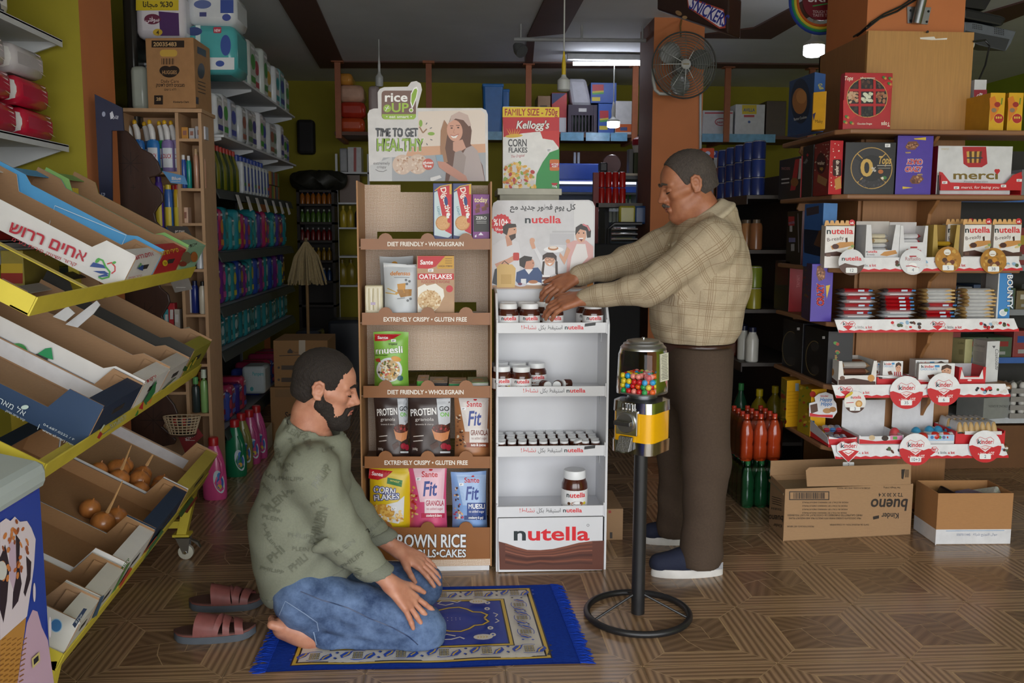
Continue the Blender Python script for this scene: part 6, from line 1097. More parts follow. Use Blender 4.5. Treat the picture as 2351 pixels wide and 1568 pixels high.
t,pn,pf,q,w=crate('white vegetable carton with printed peppers on the middle tier',1,yat(291,1),yat(354,1),.62,.13,'d4d2d0',low=.9)
pn.ell(40,806,22,18,'3f8a48');pn.ell(46,808,18,14,'2f7a3c');pn.poly([(64,826),(84,812),(112,816),(104,846),(90,842)],'33302c');pn.poly([(86,812),(104,800),(118,798),(122,826),(108,822)],'1f8a54');pn.build('printed_side',t)
pf.text('ירקות',350,872,7,'b02a34',w=26,ang=32);pf.poly([(330,922),(352,884),(360,872),(356,900),(336,930)],'2f7a48');pf.poly([(318,938),(330,920),(328,940)],'c02a30');pf.ell(311,946,7,9,'3f8a3a');pf.poly([(336,926),(350,912),(346,926)],'d98a3a');pf.build('lettering',t)
t,pn,pf,q,w=crate('torn white carton with loose paper on the middle tier',1,yat(355,1),yat(404,1),.60,.12,'c2beb8',low=.9);pf.line([(372,896),(404,866)],2,'4a6a4a');pf.build('lettering',t)
t,pn,pf,q,w=crate('black and yellow banana carton at the far end of the middle tier',1,yat(405,1),yat(450,1),.60,.15,'26241f',front='8f8a2a',low=.95);pf.ell(424,846,7,6,'2f5a2a');[pf.line([(430+6*i,850-6*i),(440+6*i,832-6*i)],3,('d0b83a','5a7a2a')[i%2])for i in range(3)];pf.build('lettering',t)
t,pn,pf,q,w=crate('worn white and blue carton nearest on the lowest tier',2,yat(136,2),yat(186,2),.60,.12,'c4c2ba',low=.5);pn.ell(129,1436,14,16,'3a6a9a');pn.ring(129,1436,14,16,2,'8fb0c4');pn.build('printed_side',t);pf.poly([(166,1434),(192,1396),(200,1398),(172,1442)],'27466f');pf.text('פירות',184,1422,6,'c9d4da',w=26,ang=50);pf.build('lettering',t)
t,pn,pf,q,w=crate('soiled white carton second on the lowest tier',2,yat(187,2),yat(246,2),.60,.12,'c0bdb4',low=.4,inn='96714c');pf.poly([(212,1420),(232,1370),(240,1366),(222,1414)],'3a5a7a');pf.build('lettering',t)
t,pn,pf,q,w=crate('white vegetable carton third on the lowest tier',2,yat(247,2),yat(316,2),.60,.13,'cfcdca',low=.45,inn='96714c');pf.poly([(254,1366),(292,1296),(300,1290),(262,1360)],'5a8a4a');pf.poly([(270,1350),(300,1302),(304,1306),(276,1350)],'c04a30');pf.text('ירקות',290,1296,6,'4a7a3a',w=30,ang=54);pf.build('lettering',t)
ON1=crate('navy carton with a few onions on the lowest tier',2,yat(317,2),yat(396,2),.60,.13,'22384f',front='22344c',low=.42,inn='a07850');pf=ON1[2];pf.poly([(322,1284),(372,1216),(376,1220),(330,1286)],'4a7a4a');pf.line([(330,1270),(360,1232)],2,'b04a3a');pf.build('lettering',ON1[0])
ON2=crate('white and yellow carton of onions at the far end of the lowest tier',2,yat(397,2),yat(470,2),.60,.13,'cdcac8',front='c4b24a',low=.45,inn='b08a62',far_in='d0ced2');pn=ON2[1];pf=ON2[2];pf.poly([(410,1180),(440,1140),(446,1146),(416,1188)],'4a7a3a');pf.poly([(424,1176),(450,1140),(454,1142),(430,1178)],'a83a30');pf.build('lettering',ON2[0])
pl_=Print(plane(ON2[3](ON2[4]-.008,0,0),-(TI[2][1]-TI[2][0])));pl_.text('פירות בני דרור',300,1090,9,'a83a40',w=80,ang=-24,bold=0);pl_.build('printed_side',ON2[0])
ONM=mat('b06f38',.32,0,.3,30,.12,stretch=(2,2,.5),coat=.3);OND=mat('c79a66',.7,0,.15,40)
def onion(lb,px,py,cr,s,e,n,r,grp,stem=0):
 c=cr[3](s,e,n+r*.8);t=thing('onion',lb,'onion',c-NN*r*.8,grp);ax=(NN*.8+Vector((.3*((px%7)/7-.5),.4*((py%5)/5-.5),.2))).normalized()
 MB().lathe([(.0,-r*.9),(r*.5,-r*.82),(r*.88,-r*.45),(r,0),(r*.9,r*.42),(r*.6,r*.76),(r*.3,r*.9),(r*.1,r*.98),(r*.05,r*1.2)],18,c,ax=ax).obj('bulb',ONM,t,smooth=True)
 if stem:MB().tube([c+ax*r*1.1,c+ax*(r+.05)+Vector((.004,0,0)),c+ax*(r+stem)+Vector((.012,0,.01))],[.007,.004,.002],6).obj('dry_stem',OND,t,smooth=True)
 m=MB();rn=random.Random(px)
 for i in range(7):a=ax*-r*.9;m.tube([c+a,c+a*1.18+Vector((rn.uniform(-.012,.012),rn.uniform(-.012,.012),rn.uniform(-.004,.004)))],.0008,4)
 m.obj('roots',OND,t)
sp=[(.05,.2,.04,.1,'with a tall dry stem'),(.125,.23,.044,0,'largest and glossiest of the far carton'),(.13,.14,.041,0,'in the middle of the far carton'),(.205,.15,.037,.03,'with a papery tip in the far carton'),(.05,.11,.036,0,'low and dark by the near wall'),(.07,.04,.036,0,'with torn skin at the front'),(.145,.06,.036,0,'beside the torn one at the front'),(.215,.07,.035,0,'near the front flap'),(.21,.225,.034,0,'in the far corner'),(.05,.28,.034,0,'at the back of the far carton')]
for i,(s_,e_,r_,st,nm)in enumerate(sp):onion('brown onion '+nm,17*i+3,11*i,ON2,s_,e_+.05,.004,r_,'onions in the fruit rack',st)
for i,(s_,e_,r_,st,nm)in enumerate(((.09,.12,.042,.12,'with a long dry leaf in the navy carton'),(.175,.1,.04,0,'half hidden by the navy flap'),(.13,.03,.035,0,'low in the navy carton'),(.16,.19,.036,0,'lying deep in the navy carton'))):onion('brown onion '+nm,23*i+5,7*i,ON1,s_,e_+.05,.004,r_,'onions in the fruit rack',st)
def leaf(lb,pts,Y,col,nm='cardboard_sheet'):return tag(MB().prism([P(x,y,Y=Y)for x,y in pts][::-1],(0,.004,0)).obj(nm,mat(col,.7)),lb,'cardboard')
leaf('white cardboard strip sticking up behind the middle tier',[(150,745),(222,690),(230,700),(215,720),(178,752)],3.1,'d0d0d2');leaf('white cardboard flap behind the middle tier',[(121,727),(155,703),(172,719),(150,738)],3.05,'cfcfd0')
for k,(x0,y0,x1,Y,lb)in enumerate(((0,575,52,3.42,'yellow and brown fruit carton at the far left behind the rack'),(52,617,115,3.75,'green yellow and red banana carton behind the rack'))):
 a,b=P(x0,y0,Y=Y),P(x1,y0,Y=Y);t=thing('banana_carton',lb,'fruit carton',((a.x+b.x)/2,Y+.15,0));zt=a.z
 MB().box((max(XL+.02,a.x),Y,0),(b.x,Y+.3,zt-.2)).obj('lower_carton',mat('b8a32c',.6),t);MB().box((max(XL+.02,a.x),Y,zt-.2),(b.x,Y+.3,zt)).obj('upper_carton',mat('2f4a34' if k else '9a8a3a',.6),t,bev=.003)
 pr=Print(planeY(Y));pr.rect(x0+2,y0+30,x1,y0+52,'c9a92e');pr.rect(x0+2,y0+52,x1,y0+76,'9a2c24')
 if k:pr.text('בננה מסד',x0+20,y0+48,9,'2a2a20',w=34);pr.ell(x1-8,y0+45,9,24,'c9a92e')
 pr.build('lettering',t)
# ice cream freezer
FX=-.95;fy1=2.09;fz=P(90,1062,X=FX).z
fr=thing('ice_cream_freezer','blue ice cream chest freezer with cone picture at the lower left corner','freezer',(FX-.35,1.5,0))
GREY=mat('a9b4b4',.4,0,.03,6)
hz=fz+.16
m=MB().prism([(FX,fy1,.06),(FX,fy1,fz-.05),(FX-.65,fy1,hz-.05),(FX-.65,fy1,.06)],(0,-1.0,0));m.obj('body',mat('1e3a9c',.3,0,.04,5),fr,bev=.012)
m=MB().prism([(FX+.012,fy1+.012,fz-.06),(FX+.012,fy1+.012,fz),(FX-.66,fy1+.012,hz),(FX-.66,fy1+.012,hz-.06)],(0,-1.03,0));m.obj('top_rim',GREY,fr,bev=.02)
m=MB().prism([(FX-.07,fy1-.06,fz+.018),(FX-.07,fy1-.06,fz+.024),(FX-.6,fy1-.06,hz-.006),(FX-.6,fy1-.06,hz-.014)],(0,-.88,0));m.obj('glass_lid',mat('8ea0ac',.08,0,.03),fr)
MB().box((FX-.62,fy1-.95,0),(FX-.03,fy1-.04,.06)).obj('plinth',BLK,fr)
sk=lambda x,y,o:P(x,y,X=FX+o)
pr=Print(sk);
pr.poly([(40,1568),(62,1430),(75,1400),(86,1404),(96,1440),(110,1470),(124,1568)],'c2a3b8');pr.poly([(0,1470),(60,1415),(58,1440),(40,1568),(0,1568)],'b8843a')
rn=random.Random(5)
for i in range(9):
 for j in range(5):pr.line([(4+j*12-i*1,1470+i*12),(14+j*12-i*1,1464+i*12)],2.2,'8f5f22')
pr.poly([(0,1470),(0,1200),(14,1190),(24,1196),(34,1186),(46,1198),(62,1196),(72,1212),(82,1238),(78,1300),(70,1360),(62,1415)],'d6cbd3');pr.poly([(20,1240),(40,1250),(48,1320),(36,1370),(22,1330)],'bfa8bc')
for pts in([(0,1280),(12,1250),(22,1300),(16,1380),(8,1430),(0,1400)],[(36,1226),(46,1240),(44,1300),(50,1340),(42,1380),(28,1400),(30,1360),(38,1320)],[(60,1276),(72,1290),(70,1330),(58,1370),(54,1360),(62,1320)]):pr.poly(pts,'2a1a22')
for i in range(34):pr.ell(rn.uniform(0,66),rn.uniform(1196,1330),rn.uniform(2,4),rn.uniform(5,9),rn.choice(['b5622a','c97c3c','8f4a22']),8,rot=rn.uniform(-30,30))
pr.ell(79,1360,3,22,'d6cbd3');pr.ell(115,1440,3,24,'d6cbd3');pr.ell(4,1310,12,22,'c9c9c4');pr.poly([(40,1108),(74,1092),(76,1130),(42,1148)],'14161c');pr.line([(52,1125),(68,1117)],1.2,'b9b9bd');pr.line([(54,1131),(66,1125)],1.2,'b9b9bd')
pr.poly([(73,1512),(91,1496),(92,1518),(75,1535)],'c9bb7a');pr.poly([(77,1514),(88,1504),(89,1516),(78,1527)],'1a1c24');pr.build('printed_front',fr)
# dark carved panel and the light wooden cosmetics shelf
DW=mat('3a241a',.45,0,.2,10,.05,stretch=(5,5,.6));LW=mat('b5916d',.6,0,.07,14,stretch=(4,4,1));CY=4.56
cpn=thing('carved_panel','dark carved wooden end panel with scalloped edge by the orange column','shelf end',P(300,985,Y=CY))
edge=[(250,300),(268,294),(290,300),(308,318),(322,340),(346,352),(362,372),(370,396),(358,404),(342,408),(348,420),(362,430),(373,446),(374,462),(362,476),(354,490),(358,508),(370,522),(382,534),(384,548),(352,556),(350,566),(366,578),(376,600),(360,640),(368,660),(386,676),(390,694),(380,712),(372,726),(378,744),(392,760),(390,776),(368,786),(364,800),(380,830),(390,862),(384,880),(376,890),(384,910),(400,930),(408,950),(398,962),(378,968),(372,980),(392,998),(404,1010),(400,1020),(352,1030),(290,1030)]
MB().prism([P(x,y,Y=CY)for x,y in edge][::-1],(0,.02,0)).obj('panel_board',DW,cpn,bev=.004)
pr=Print(planeY(CY))
for cx,cy,r in((300,375,26),(352,965,30),(332,720,26),(306,430,6),(330,610,6)):
 for a in range(0,180,45 if r>10 else 90):pr.line([(cx-r*cos(radians(a)),cy-r*sin(radians(a))),(cx+r*cos(radians(a)),cy+r*sin(radians(a)))],1.6,'20130d')
pr.build('carving',cpn)
UY0,UY1=4.78,5.02;ux0,ux1,uxd=xat(284,UY0,1.5),xat(478,UY0,1.0),xat(412,UY0,1.4);uzt=zat(380,250,UY0)
un=thing('shelf_unit','light wooden cosmetics shelf unit behind the carved dark panel','shelf unit',((ux0+ux1)/2,UY0,0))
MB().box((ux0-.01,UY0-.02,uzt-.018),(ux1+.01,UY1,uzt)).obj('top_board',LW,un);MB().box((ux0,UY1-.01,0),(ux1,UY1,uzt)).obj('back_board',LW,un)
for x in(ux0,uxd,ux1-.016):MB().box((x,UY0,0),(x+.016,UY1-.01,uzt-.018)).obj('side_board',LW,un)
LZ={}
for sd,ys in(('l',(394,532,650,770,900)),('r',(318,432,512,618,722,836,950))):
 for y in ys:z=zat(420,y,UY0);LZ[sd,y]=z;MB().box(((ux0 if sd=='l' else uxd)+.016,UY0,z-.014),((uxd if sd=='l' else ux1-.016),UY1-.01,z)).obj('shelf',LW,un)
def pbottle(lb,px,Y,zb,r,h,body,cap,cat='bottle',nm='bottle',grp=None,shoulder=.7,neck=.35,capr=.4,capf=.14,label=None,sx=1.,sy=.6,tilt=0):
 x=xat(px,Y,zb+h/2);t=thing(nm,lb,cat,(x,Y,zb),grp);hb=h*(1-capf)
 MB().lathe([(r*.85,0),(r,h*.03),(r,hb*shoulder),(r*.8,hb*(shoulder+.12)),(r*neck,hb*.95),(r*neck,hb)],16,(x,Y,zb),sx=sx,sy=sy).obj('bottle_body',mat(body,.25,0,.05),t,smooth=True)
 MB().lathe([(r*capr,hb),(r*capr,h*.99),(r*capr*.8,h)],14,(x,Y,zb)).obj('cap',mat(cap,.35),t,smooth=True)
 if label:
  R=r*1.01;fn=lambda u,v,k:Vector((x+(R+k)*sx*sin(u/R),Y-(R+k)*sy*cos(u/R),zb+v));pr=Print(fn,down=False)
  pr.rect(-r*.75,h*.12,r*.75,h*.5,label[0])if False else[pr.rect(-r*.8+r*.2*i,h*.1,-r*.6+r*.2*i,h*.52,label[0])or None for i in range(8)]
  if len(label)>1:pr.text(label[1],0,h*.3,h*.09,label[2],w=r*1.4)
  pr.build('label',t)
 return t
z_=LZ['l',394]
for i,(px,dy,c,nm)in enumerate(((301,.05,'6a5a9a','lilac'),(318,.02,'2f6fb8','blue'),(340,.1,'4a6a9a','grey blue'),(352,.01,'2f78c0','bright blue'),(374,.06,'2f9a5a','green'),(386,.02,'8a7ab0','mauve'),(401,.04,'9a8ac0','pale violet'))):
 t=pbottle('%s toilet cleaner bottle with bent white neck and yellow cap'%nm,px,UY0+.05+dy,z_,.033,.235,c,'e0b020',grp='toilet cleaner bottles',nm='cleaner_bottle',neck=.5,capf=.3,capr=.01,label=('d8dde4','DUCK','b02030'),shoulder=.85)
 x,Y=t.location.x,t.location.y;zt=z_+.165
 MB().tube([(x,Y,zt),(x-.002,Y,zt+.03),(x-.006,Y,zt+.055),(x-.014,Y,zt+.075)],[.014,.016,.015,.012],10).obj('bent_neck',mat('dcdcdc',.4),t,smooth=True);MB().ball((x-.014,Y,zt+.086),(.011,.011,.014),10,7).obj('nozzle_cap',mat('e0b020',.4),t,smooth=True)
z_=LZ['l',532]
for i,(px,c,cp,nm)in enumerate(((366,'5a3fa0','4a2f90','purple'),(378,'c9a52a','c9a52a','yellow and red'),(388,'3f6ab0','d8c03a','blue and yellow'),(400,'4a7ac0','c02a2a','blue with red top'),(409,'d0a82a','c02a2a','yellow with red top'))):pbottle('%s furniture polish spray can behind the scalloped panel'%nm,px,UY0+.04+.06*(i%2),z_,.021,.24 if i else .28,c,cp,'spray can','spray_can','polish spray cans',.9,.8,.7,.12,('d9c23a',),1,1)
for i,(px,yk,h,c,cp,nm)in enumerate(((422,432,.17,'2a4f9a','c9c9c9','dark blue'),(434,432,.17,'2aa59a','d8d8d8','turquoise'),(451,432,.2,'b58a70','b89a74','peach coloured'),(459,432,.19,'b58a70','b89a74','second peach coloured'),(467,432,.18,'ad826a','b89a74','rightmost peach coloured'),(440,618,.1,'1f7a86','1f6a80','teal jar'),(460,618,.115,'c9cfd4','1f7a86','white tub with teal lid'),(448,722,.17,'1d2f7a','15204a','navy blue'),(466,722,.17,'c9c2b0','1c1c1c','white and orange'),(432,722,.16,'d0d0d0','c8c8c8','plain white'),(478,836,.01,'2a2a2a','2a2a2a','x'))[:10]):pbottle('%s bottle in the narrow right side of the wooden shelf'%nm,px,UY0+.04+.055*(i%2),LZ['r',yk],.02 if i>4 else .014,h,c,cp,grp='toiletries on the wooden shelf',shoulder=.85,neck=.7,capr=.6,sy=1,nm='toiletry_bottle')
for i,(px,c,cp,nm)in enumerate(((477,'86b06a','c9d4c0','pale green'),(470,'b5702a','7a4a1c','amber'),(458,'2f3a3a','5a9a5a','dark green striped'))):pbottle('%s tall shampoo bottle low on the wooden shelf'%nm,px-8,UY0+.04+.06*(i%2),LZ['r',950],.02,.23-.02*i,c,cp,nm='shampoo_bottle',grp='shampoo bottles',shoulder=.8,capr=.7,capf=.2,sy=1)
for i,(px,y,w,h,c,nm)in enumerate(((424,318,14,26,'b8802c','small amber pack'),(440,318,12,24,'a9a9ac','small grey pack'),(460,318,22,28,'b9b9c0','small clear pack'),(424,512,14,36,'c9a890','small peach beauty box'))):
 t,pr=pbox('toiletry_pack','%s on the upper right of the wooden shelf'%nm,'toiletry pack',px-w/2,y-h,px+w/2,y,UY0+.04,.06,c,zb=LZ['r',y],group='small toiletry packs');pr.rect(px-w*.3,y-h*.7,px+w*.3,y-h*.3,'8a5a4a');pr.build('label',t)
for i,(px,y,w,h,c,nm)in enumerate(((382,770,10,60,'4aa0a8','turquoise'),(394,770,12,74,'b8343a','red and white'),(406,770,12,60,'c9c0b4','white and brown'),(440,836,30,60,'1c1c22','black'))):
 sd,yy=('l',770)if i<3 else('r',836);t,pr=pbox('beauty_box','%s care product box on the lower wooden shelf'%nm,'toiletry box',px-w/2,y-h,px+w/2,y,UY0+.05,.05,c,zb=LZ[sd,yy],group='care boxes on the wooden shelf');pr.rect(px-w*.3,y-h*.8,px+w*.3,y-h*.5,'d8d4d0');pr.build('label',t)
t,pl,pr=cbox('wipes_carton','brown cardboard carton of baby wipes on top of the wooden shelf','carton',((337,4.78),(447,4.74),(484,5.02)),uzt+.001,86,('a67c52','a67c52'),rough=.8);K='2a211c'
pl.rect(348,93,423,109,K);pl.text('20035483',379,106,9,'c9a878',w=54);pl.rrect(367,114,407,130,7,'c9a54a');[pl.rect(371+3.4*i,134,371+3.4*i+(1,2)[i%2],148,K)for i in range(9)];pl.ell(380,162,14,11,K);pl.ell(398,162,14,11,K);pl.ell(389,168,18,10,K);pl.text('HUGGIES',389,170,8,'b08a60',w=34);pl.text('Daily Care',390,190,7,K,w=42,bold=0);pl.text('מגבונים לחים לתינוק',391,199,7,K,w=66);pl.text('ללא בישום',391,208,5,K,w=28,bold=0);pl.rect(354,219,374,240,K);pl.text('28',364,231,7,'c9a878',w=11);pl.text('Kimberly-Clark',416,236,4,K,w=36);pl.build('printed_front',t)
pr.poly([(453,106),(473,116),(473,132),(453,122)],'3a3a4a');pr.ell(462,163,8,18,'2f2f3c');[pr.line([(455,186+8*i),(472,192+8*i)],2,'4a3c30')for i in range(4)];pr.poly([(450,222),(456,224),(456,240),(450,238)],'3a3a4a');pr.build('printed_side',t)
t=thing('poster_board','dark blue poster board leaning on the orange column','poster',P(250,520,Y=4.112));MB().prism([P(x,y,Y=4.112)for x,y in((217,216),(280,247),(284,300),(256,300),(258,530),(232,520))][::-1],(0,.012,0)).obj('board',mat('1f2440',.4),t);pr=Print(planeY(4.112));pr.text('الارز',264,272,7,'c9ccd8',w=14,ang=-15);pr.ell(238,262,4,6,'9aa0b8');pr.poly([(252,260),(258,255),(262,268),(254,274)],'c9ccd8');pr.text('LG',240,450,8,'9aa0b8',ang=80);pr.build('lettering',t)
for i,(pts,c,lb,tx)in enumerate((([(372,392),(424,404),(431,424),(392,420)],'4f86b8','light blue shelf tag hanging under the toilet cleaners','Blue'),([(382,518),(430,520),(442,545),(396,546)],'3a3634','dark grey shelf tag above the fruit rack','שמפו'),([(388,640),(432,636),(442,664),(402,672)],'7a7670','grey paper shelf tag below the top tier',''),([(394,762),(434,750),(452,772),(412,790)],'8f8c78','grey green paper tag beside the carved panel',''),([(408,1000),(450,977),(467,1000),(425,1040)],'7a1c20','dark red shoe polish sign at the foot of the carved panel','KIWI'))):
 t=thing('shelf_tag',lb,'shelf tag',P(pts[0][0],pts[2][1],Y=CY-.03));MB().prism([P(x,y,Y=CY-.03)for x,y in pts][::-1],(0,.002,0)).obj('tag_card',mat(c,.6),t);pr=Print(planeY(CY-.03));cx=sum(p[0]for p in pts)/4;cy=sum(p[1]for p in pts)/4
 if tx:pr.text(tx,cx,cy+3,7,'c8c4c0',w=22,ang=(0,0,0,0,30)[i])
 pr.line([(cx-12,cy+7),(cx+10,cy+7)],1.2,'b8b4b0');pr.build('lettering',t)
bx_c=P(415,998,Y=CY-.09);t=thing('wicker_basket','small cream basket of red trinkets by the carved panel','basket',bx_c)
def bask(u,v):a=2*pi*u;r=.05+.022*v;return Vector((bx_c.x+r*1.25*cos(a),bx_c.y+.03+r*.6*sin(a),bx_c.z+.085*v))
m=MB()
for j in range(7):m.tube([bask(i/24,j/6)for i in range(25)],.0032,5)
for i in range(22):m.tube([bask(i/22,0),bask(i/22,1)],.0028,5)
m.obj('woven_wall',mat('b5a284',.7),t);MB().lathe([(.0,.002),(.05,.002)],16,bx_c+Vector((0,.03,0)),sx=1.25,sy=.6).obj('basket_base',mat('a08c6c',.8),t)
for i in range(4):tag(MB().ball((bx_c.x-.03+.02*i,bx_c.y+.03,bx_c.z+.06),(.016,.014,.022),10,8).obj('trinket',mat(('a8302a','2a2a30','b03a30','3a3a4a')[i],.4),smooth=True),'%s trinket in the small cream basket'%('first red','black','second red','grey')[i],'trinket','trinkets in the basket')
MB().prism([bx_c+Vector((-.06,0,-.012)),bx_c+Vector((.06,0,-.012)),bx_c+Vector((.06,.1,-.012)),bx_c+Vector((-.06,.1,-.012))],(0,0,.01)).obj('basket_ledge',DW,cpn)
# long metal shelving of nappies and soap
AX=-1.3;AY0,AY1=5.06,7.3
ms=thing('shelf_unit','long grey metal shelving of nappies and soap along the left aisle','shelf unit',(AX-.2,6.1,0))
MET=mat('8d9096',.5,0,.05,8);DKG=mat('2c3330',.6)
SP=[((560,200),'w'),((540,330),'w'),((560,444),'g'),((580,572),'g'),((590,678),'g'),((600,760),'g'),((610,905),'g')];AZ=[]
for(px,py),k in SP:
 z=P(px,py,X=AX).z;AZ.append(z);MB().box((AX-.42,AY0,z-.012),(AX+(.06 if k=='w' else 0),AY1,z)).obj('shelf',WSH if k=='w' else MET,ms)
 if k=='w':
  for y in(AY0+.02,AY0+.8,AY0+1.6,AY1-.03):MB().prism([(AX-.4,y,z-.012),(AX+.04,y,z-.012),(AX+.04,y,z-.025),(AX-.4,y,z-.13)],(0,.012,0)).obj('bracket',WSH,ms)
 else:MB().prism([(AX,AY0,z),(AX+.012,AY0,z-.005),(AX+.03,AY0,z-.055),(AX+.024,AY0,z-.055)],(0,AY1-AY0,0)).obj('price_rail',DKG,ms)
for y in(AY0,AY0+1.15,AY1-.02):MB().box((AX-.42,y,0),(AX-.40,y+.03,2.3)).obj('upright',MET,ms)
MB().box((AX-.42,AY0,0),(AX-.415,AY1,2.2)).obj('back_board',mat('3a3c40',.7),ms)
rn=random.Random(77)
ROWS=[(0,.34,.2,.30,[('d4d8dc','white','2a9aa0'),('8fc4c8','teal','2a4a9a'),('c9d0cc','white and green','4a9a4a'),('d0d2d4','white','b03a4a'),('c4ccc8','pale','3f8a4a'),('ccd2cc','white and yellow','c9a02e')],'kitchen paper pack'),(1,.22,.17,.24,[('c9ccd0','white and navy','2a2f8a'),('d0d0d4','white and green','3f9a3a'),('a9b0c0','blue and white','2f3fa0'),('b4b8bc','clear','9a5a4a'),('b0b4b8','grey clear','5a7a5a')],'nappy pack'),(3,.2,.1,.24,[('4a3f8a','purple','8a3a9a'),('a02a5a','pink','d08a3a'),('5a3a8f','violet','c03a5a'),('1f7a86','teal','2aa0a0'),('2a8a94','turquoise','8fc0c4'),('237f8a','dark teal','b8c03a')],'pad pack'),(4,.2,.1,.24,[('24408f','blue','4a6ac8'),('3a2f7a','indigo','b08a3a'),('6a2a7a','plum','c04a9a'),('1f7a80','teal','9ac4c0'),('2a7f86','sea green','c9c03a')],'pad pack'),(5,.2,.1,.2,[('1f6a72','dark teal','5a9a9a'),('2a7f86','teal','a9c4c4'),('256f78','deep teal','4a8a8a')],'pad pack'),(6,.2,.11,.2,[('3a2f7a','violet','c03a4a'),('a02f4a','red and pink','3f5ab8'),('3f4fa0','blue','c9485a'),('9a3050','crimson','4a6ac8')],'pad pack')]
for r,dp,wy,hh,cols,cat in ROWS:
 y=AY0+(.36 if r==0 else .02);i=0;lev=('top','second','third','fourth','fifth','sixth','lowest')[r]
 while y<AY1-wy:
  if r==6 and 5.7<y<6.15:y=6.15
  c,nm,c2=cols[i%len(cols)];w_=wy*rn.uniform(.85,1.15);h_=hh*rn.uniform(.85,1.08);x1=AX-.01-rn.uniform(0,.03)+(.05 if r<2 else 0)
  t=pack('wrapped_pack','%s wrapped %s, %s along the %s aisle shelf'%(nm,cat,ORD[i]if i<16 else('seventeenth','eighteenth','nineteenth','twentieth','next to last','last')[min(5,i-16)],lev),cat,(x1-dp,y,AZ[r]+.001),(x1,y+w_-.008,AZ[r]+h_),c,'packs on the %s aisle shelf'%lev,.025,.22,.12)
  fn=UVf((x1+.0005,y,AZ[r]),(0,1,0),(0,0,1));pr=Print(fn,down=False);pr.ell(w_*.5,h_*.58,w_*.3,h_*.16,c2);pr.rect(w_*.2,h_*.15,w_*.8,h_*.28,c2);pr.line([(w_*.25,h_*.85),(w_*.75,h_*.85)],h_*.05,'d8d8dc');pr.build('wrapper_print',t)
  fr2=UVf((x1-dp,y-.0005,AZ[r]),(1,0,0),(0,0,1));pr=Print(fr2,down=False);pr.rect(dp*.25,h_*.2,dp*.75,h_*.5,c2);pr.ell(dp*.5,h_*.7,dp*.2,h_*.1,c2);pr.build('wrapper_end_print',t);y+=w_;i+=1
for i in range(9):pbottle('dark green dish soap bottle with red cap, %s in the aisle row'%ORD[i],0,AY0+.05+.075*i,AZ[2],.034,.25,'2a3a14' if i%2 else '6a6a14','b03024',nm='soap_bottle',grp='dish soap bottles',shoulder=.6,neck=.3,capr=.35,capf=.12).location.x=AX-.05
for i in range(8):
 t=thing('bleach_bottle','white flat bleach bottle with blue cap, %s in the aisle row'%ORD[i],'bottle',(AX-.06,AY0+.78+.1*i,AZ[2]),'bleach bottles');x,y,z=t.location
 MB().box((x-.06,y-.044,z),(x+.05,y+.044,z+.2)).obj('bottle_body',mat('c8cdd2',.4),t,bev=.015);MB().lathe([(.018,.2),(.018,.235),(.014,.24)],12,(x,y,z)).obj('cap',mat('24409a',.4),t);pr=Print(UVf((x+.0505,y-.04,z),(0,1,0),(0,0,1)),down=False);pr.poly([(.03,.02),(.075,.02),(.06,.17),(.02,.17)],'3a5ab0');pr.rect(.02,.05,.07,.07,('3f8a4a','b0404a','3a5ab0')[i%3]);pr.build('label',t)
for i in range(6):
 for j in range(2):tag(MB().box((AX-.1,AY0+1.62+.055*i,AZ[2]+.1*j),(AX-.02,AY0+1.67+.055*i,AZ[2]+.095+.1*j)).obj('spice_box',mat(('8a3a2a','4a7a3a','a8842a','6a2a4a','3f6a6a','9a5a2a')[(i+2*j)%6],.5),bev=.002),'small coloured box %s from the front, %s layer, on the aisle shelf'%(ORD[i],('lower','upper')[j]),'small box','small boxes on the aisle shelf')
for i in range(7):
 y=AY0+.35+.26*i;t=tag(MB().prism([(AX+.03,y,AZ[2]-.02),(AX+.03,y+.07,AZ[2]-.02),(AX+.05,y+.09,AZ[2]-.1),(AX+.045,y+.03,AZ[2]-.11)],(.0015,0,0)).obj('price_slip',mat('c8c6c2',.8)),'white paper price slip %s along the soap shelf edge'%ORD[i],'price slip','price slips on the soap shelf')
for i,(px0,y0,px1,y1,Y,c,lb)in enumerate(((310,-20,420,88,4.95,'d8d4dc','large purple and yellow toilet paper pack above the wipes carton'),(428,-20,540,56,5.05,'cfd4da','upper white toilet paper pack at the top of the aisle shelves'),(428,56,540,168,5.05,'4fa8ac','teal toilet paper pack under the white one'))):
 a,b=P(px0,y1,Y=Y),P(px1,y0,Y=Y);t=pack('toilet_paper_pack',lb,'paper pack',(a.x,Y,a.z),(b.x,Y+.3,b.z),c,bev=.04,rough=.2);pr=Print(planeY(Y))
 if i==0:pr.rect(312,0,410,24,'d0b81e');pr.text('03% مجانا',362,16,12,'2a2418',w=70);pr.poly([(364,26),(410,30),(412,82),(368,82)],'4a2460');pr.ell(350,44,19,12,'6a2340');pr.text('سوفتي',350,49,10,'e8e0e8',w=32);pr.ell(362,74,11,8,'c9a82e');pr.text('4',362,79,9,'3a2a1a')
 elif i==1:pr.ell(465,10,20,10,'5a6aa0');pr.rect(506,0,536,30,'2f4a9a');pr.rect(458,28,474,38,'3a3f7a');pr.ell(520,40,10,8,'3a4a9a')
 else:pr.rect(449,58,460,110,'c9dcdc');pr.ell(446,72,18,10,'2a3f7a');pr.rrect(490,62,508,76,2,'b02a44');pr.text('NEW',499,73,6,'f0e8ea',w=14);pr.ell(518,104,12,24,'2a4a9a');pr.rect(430,132,538,160,'d4dade');pr.ell(505,146,10,7,'2f4a9a')
 pr.build('printed_front',t)
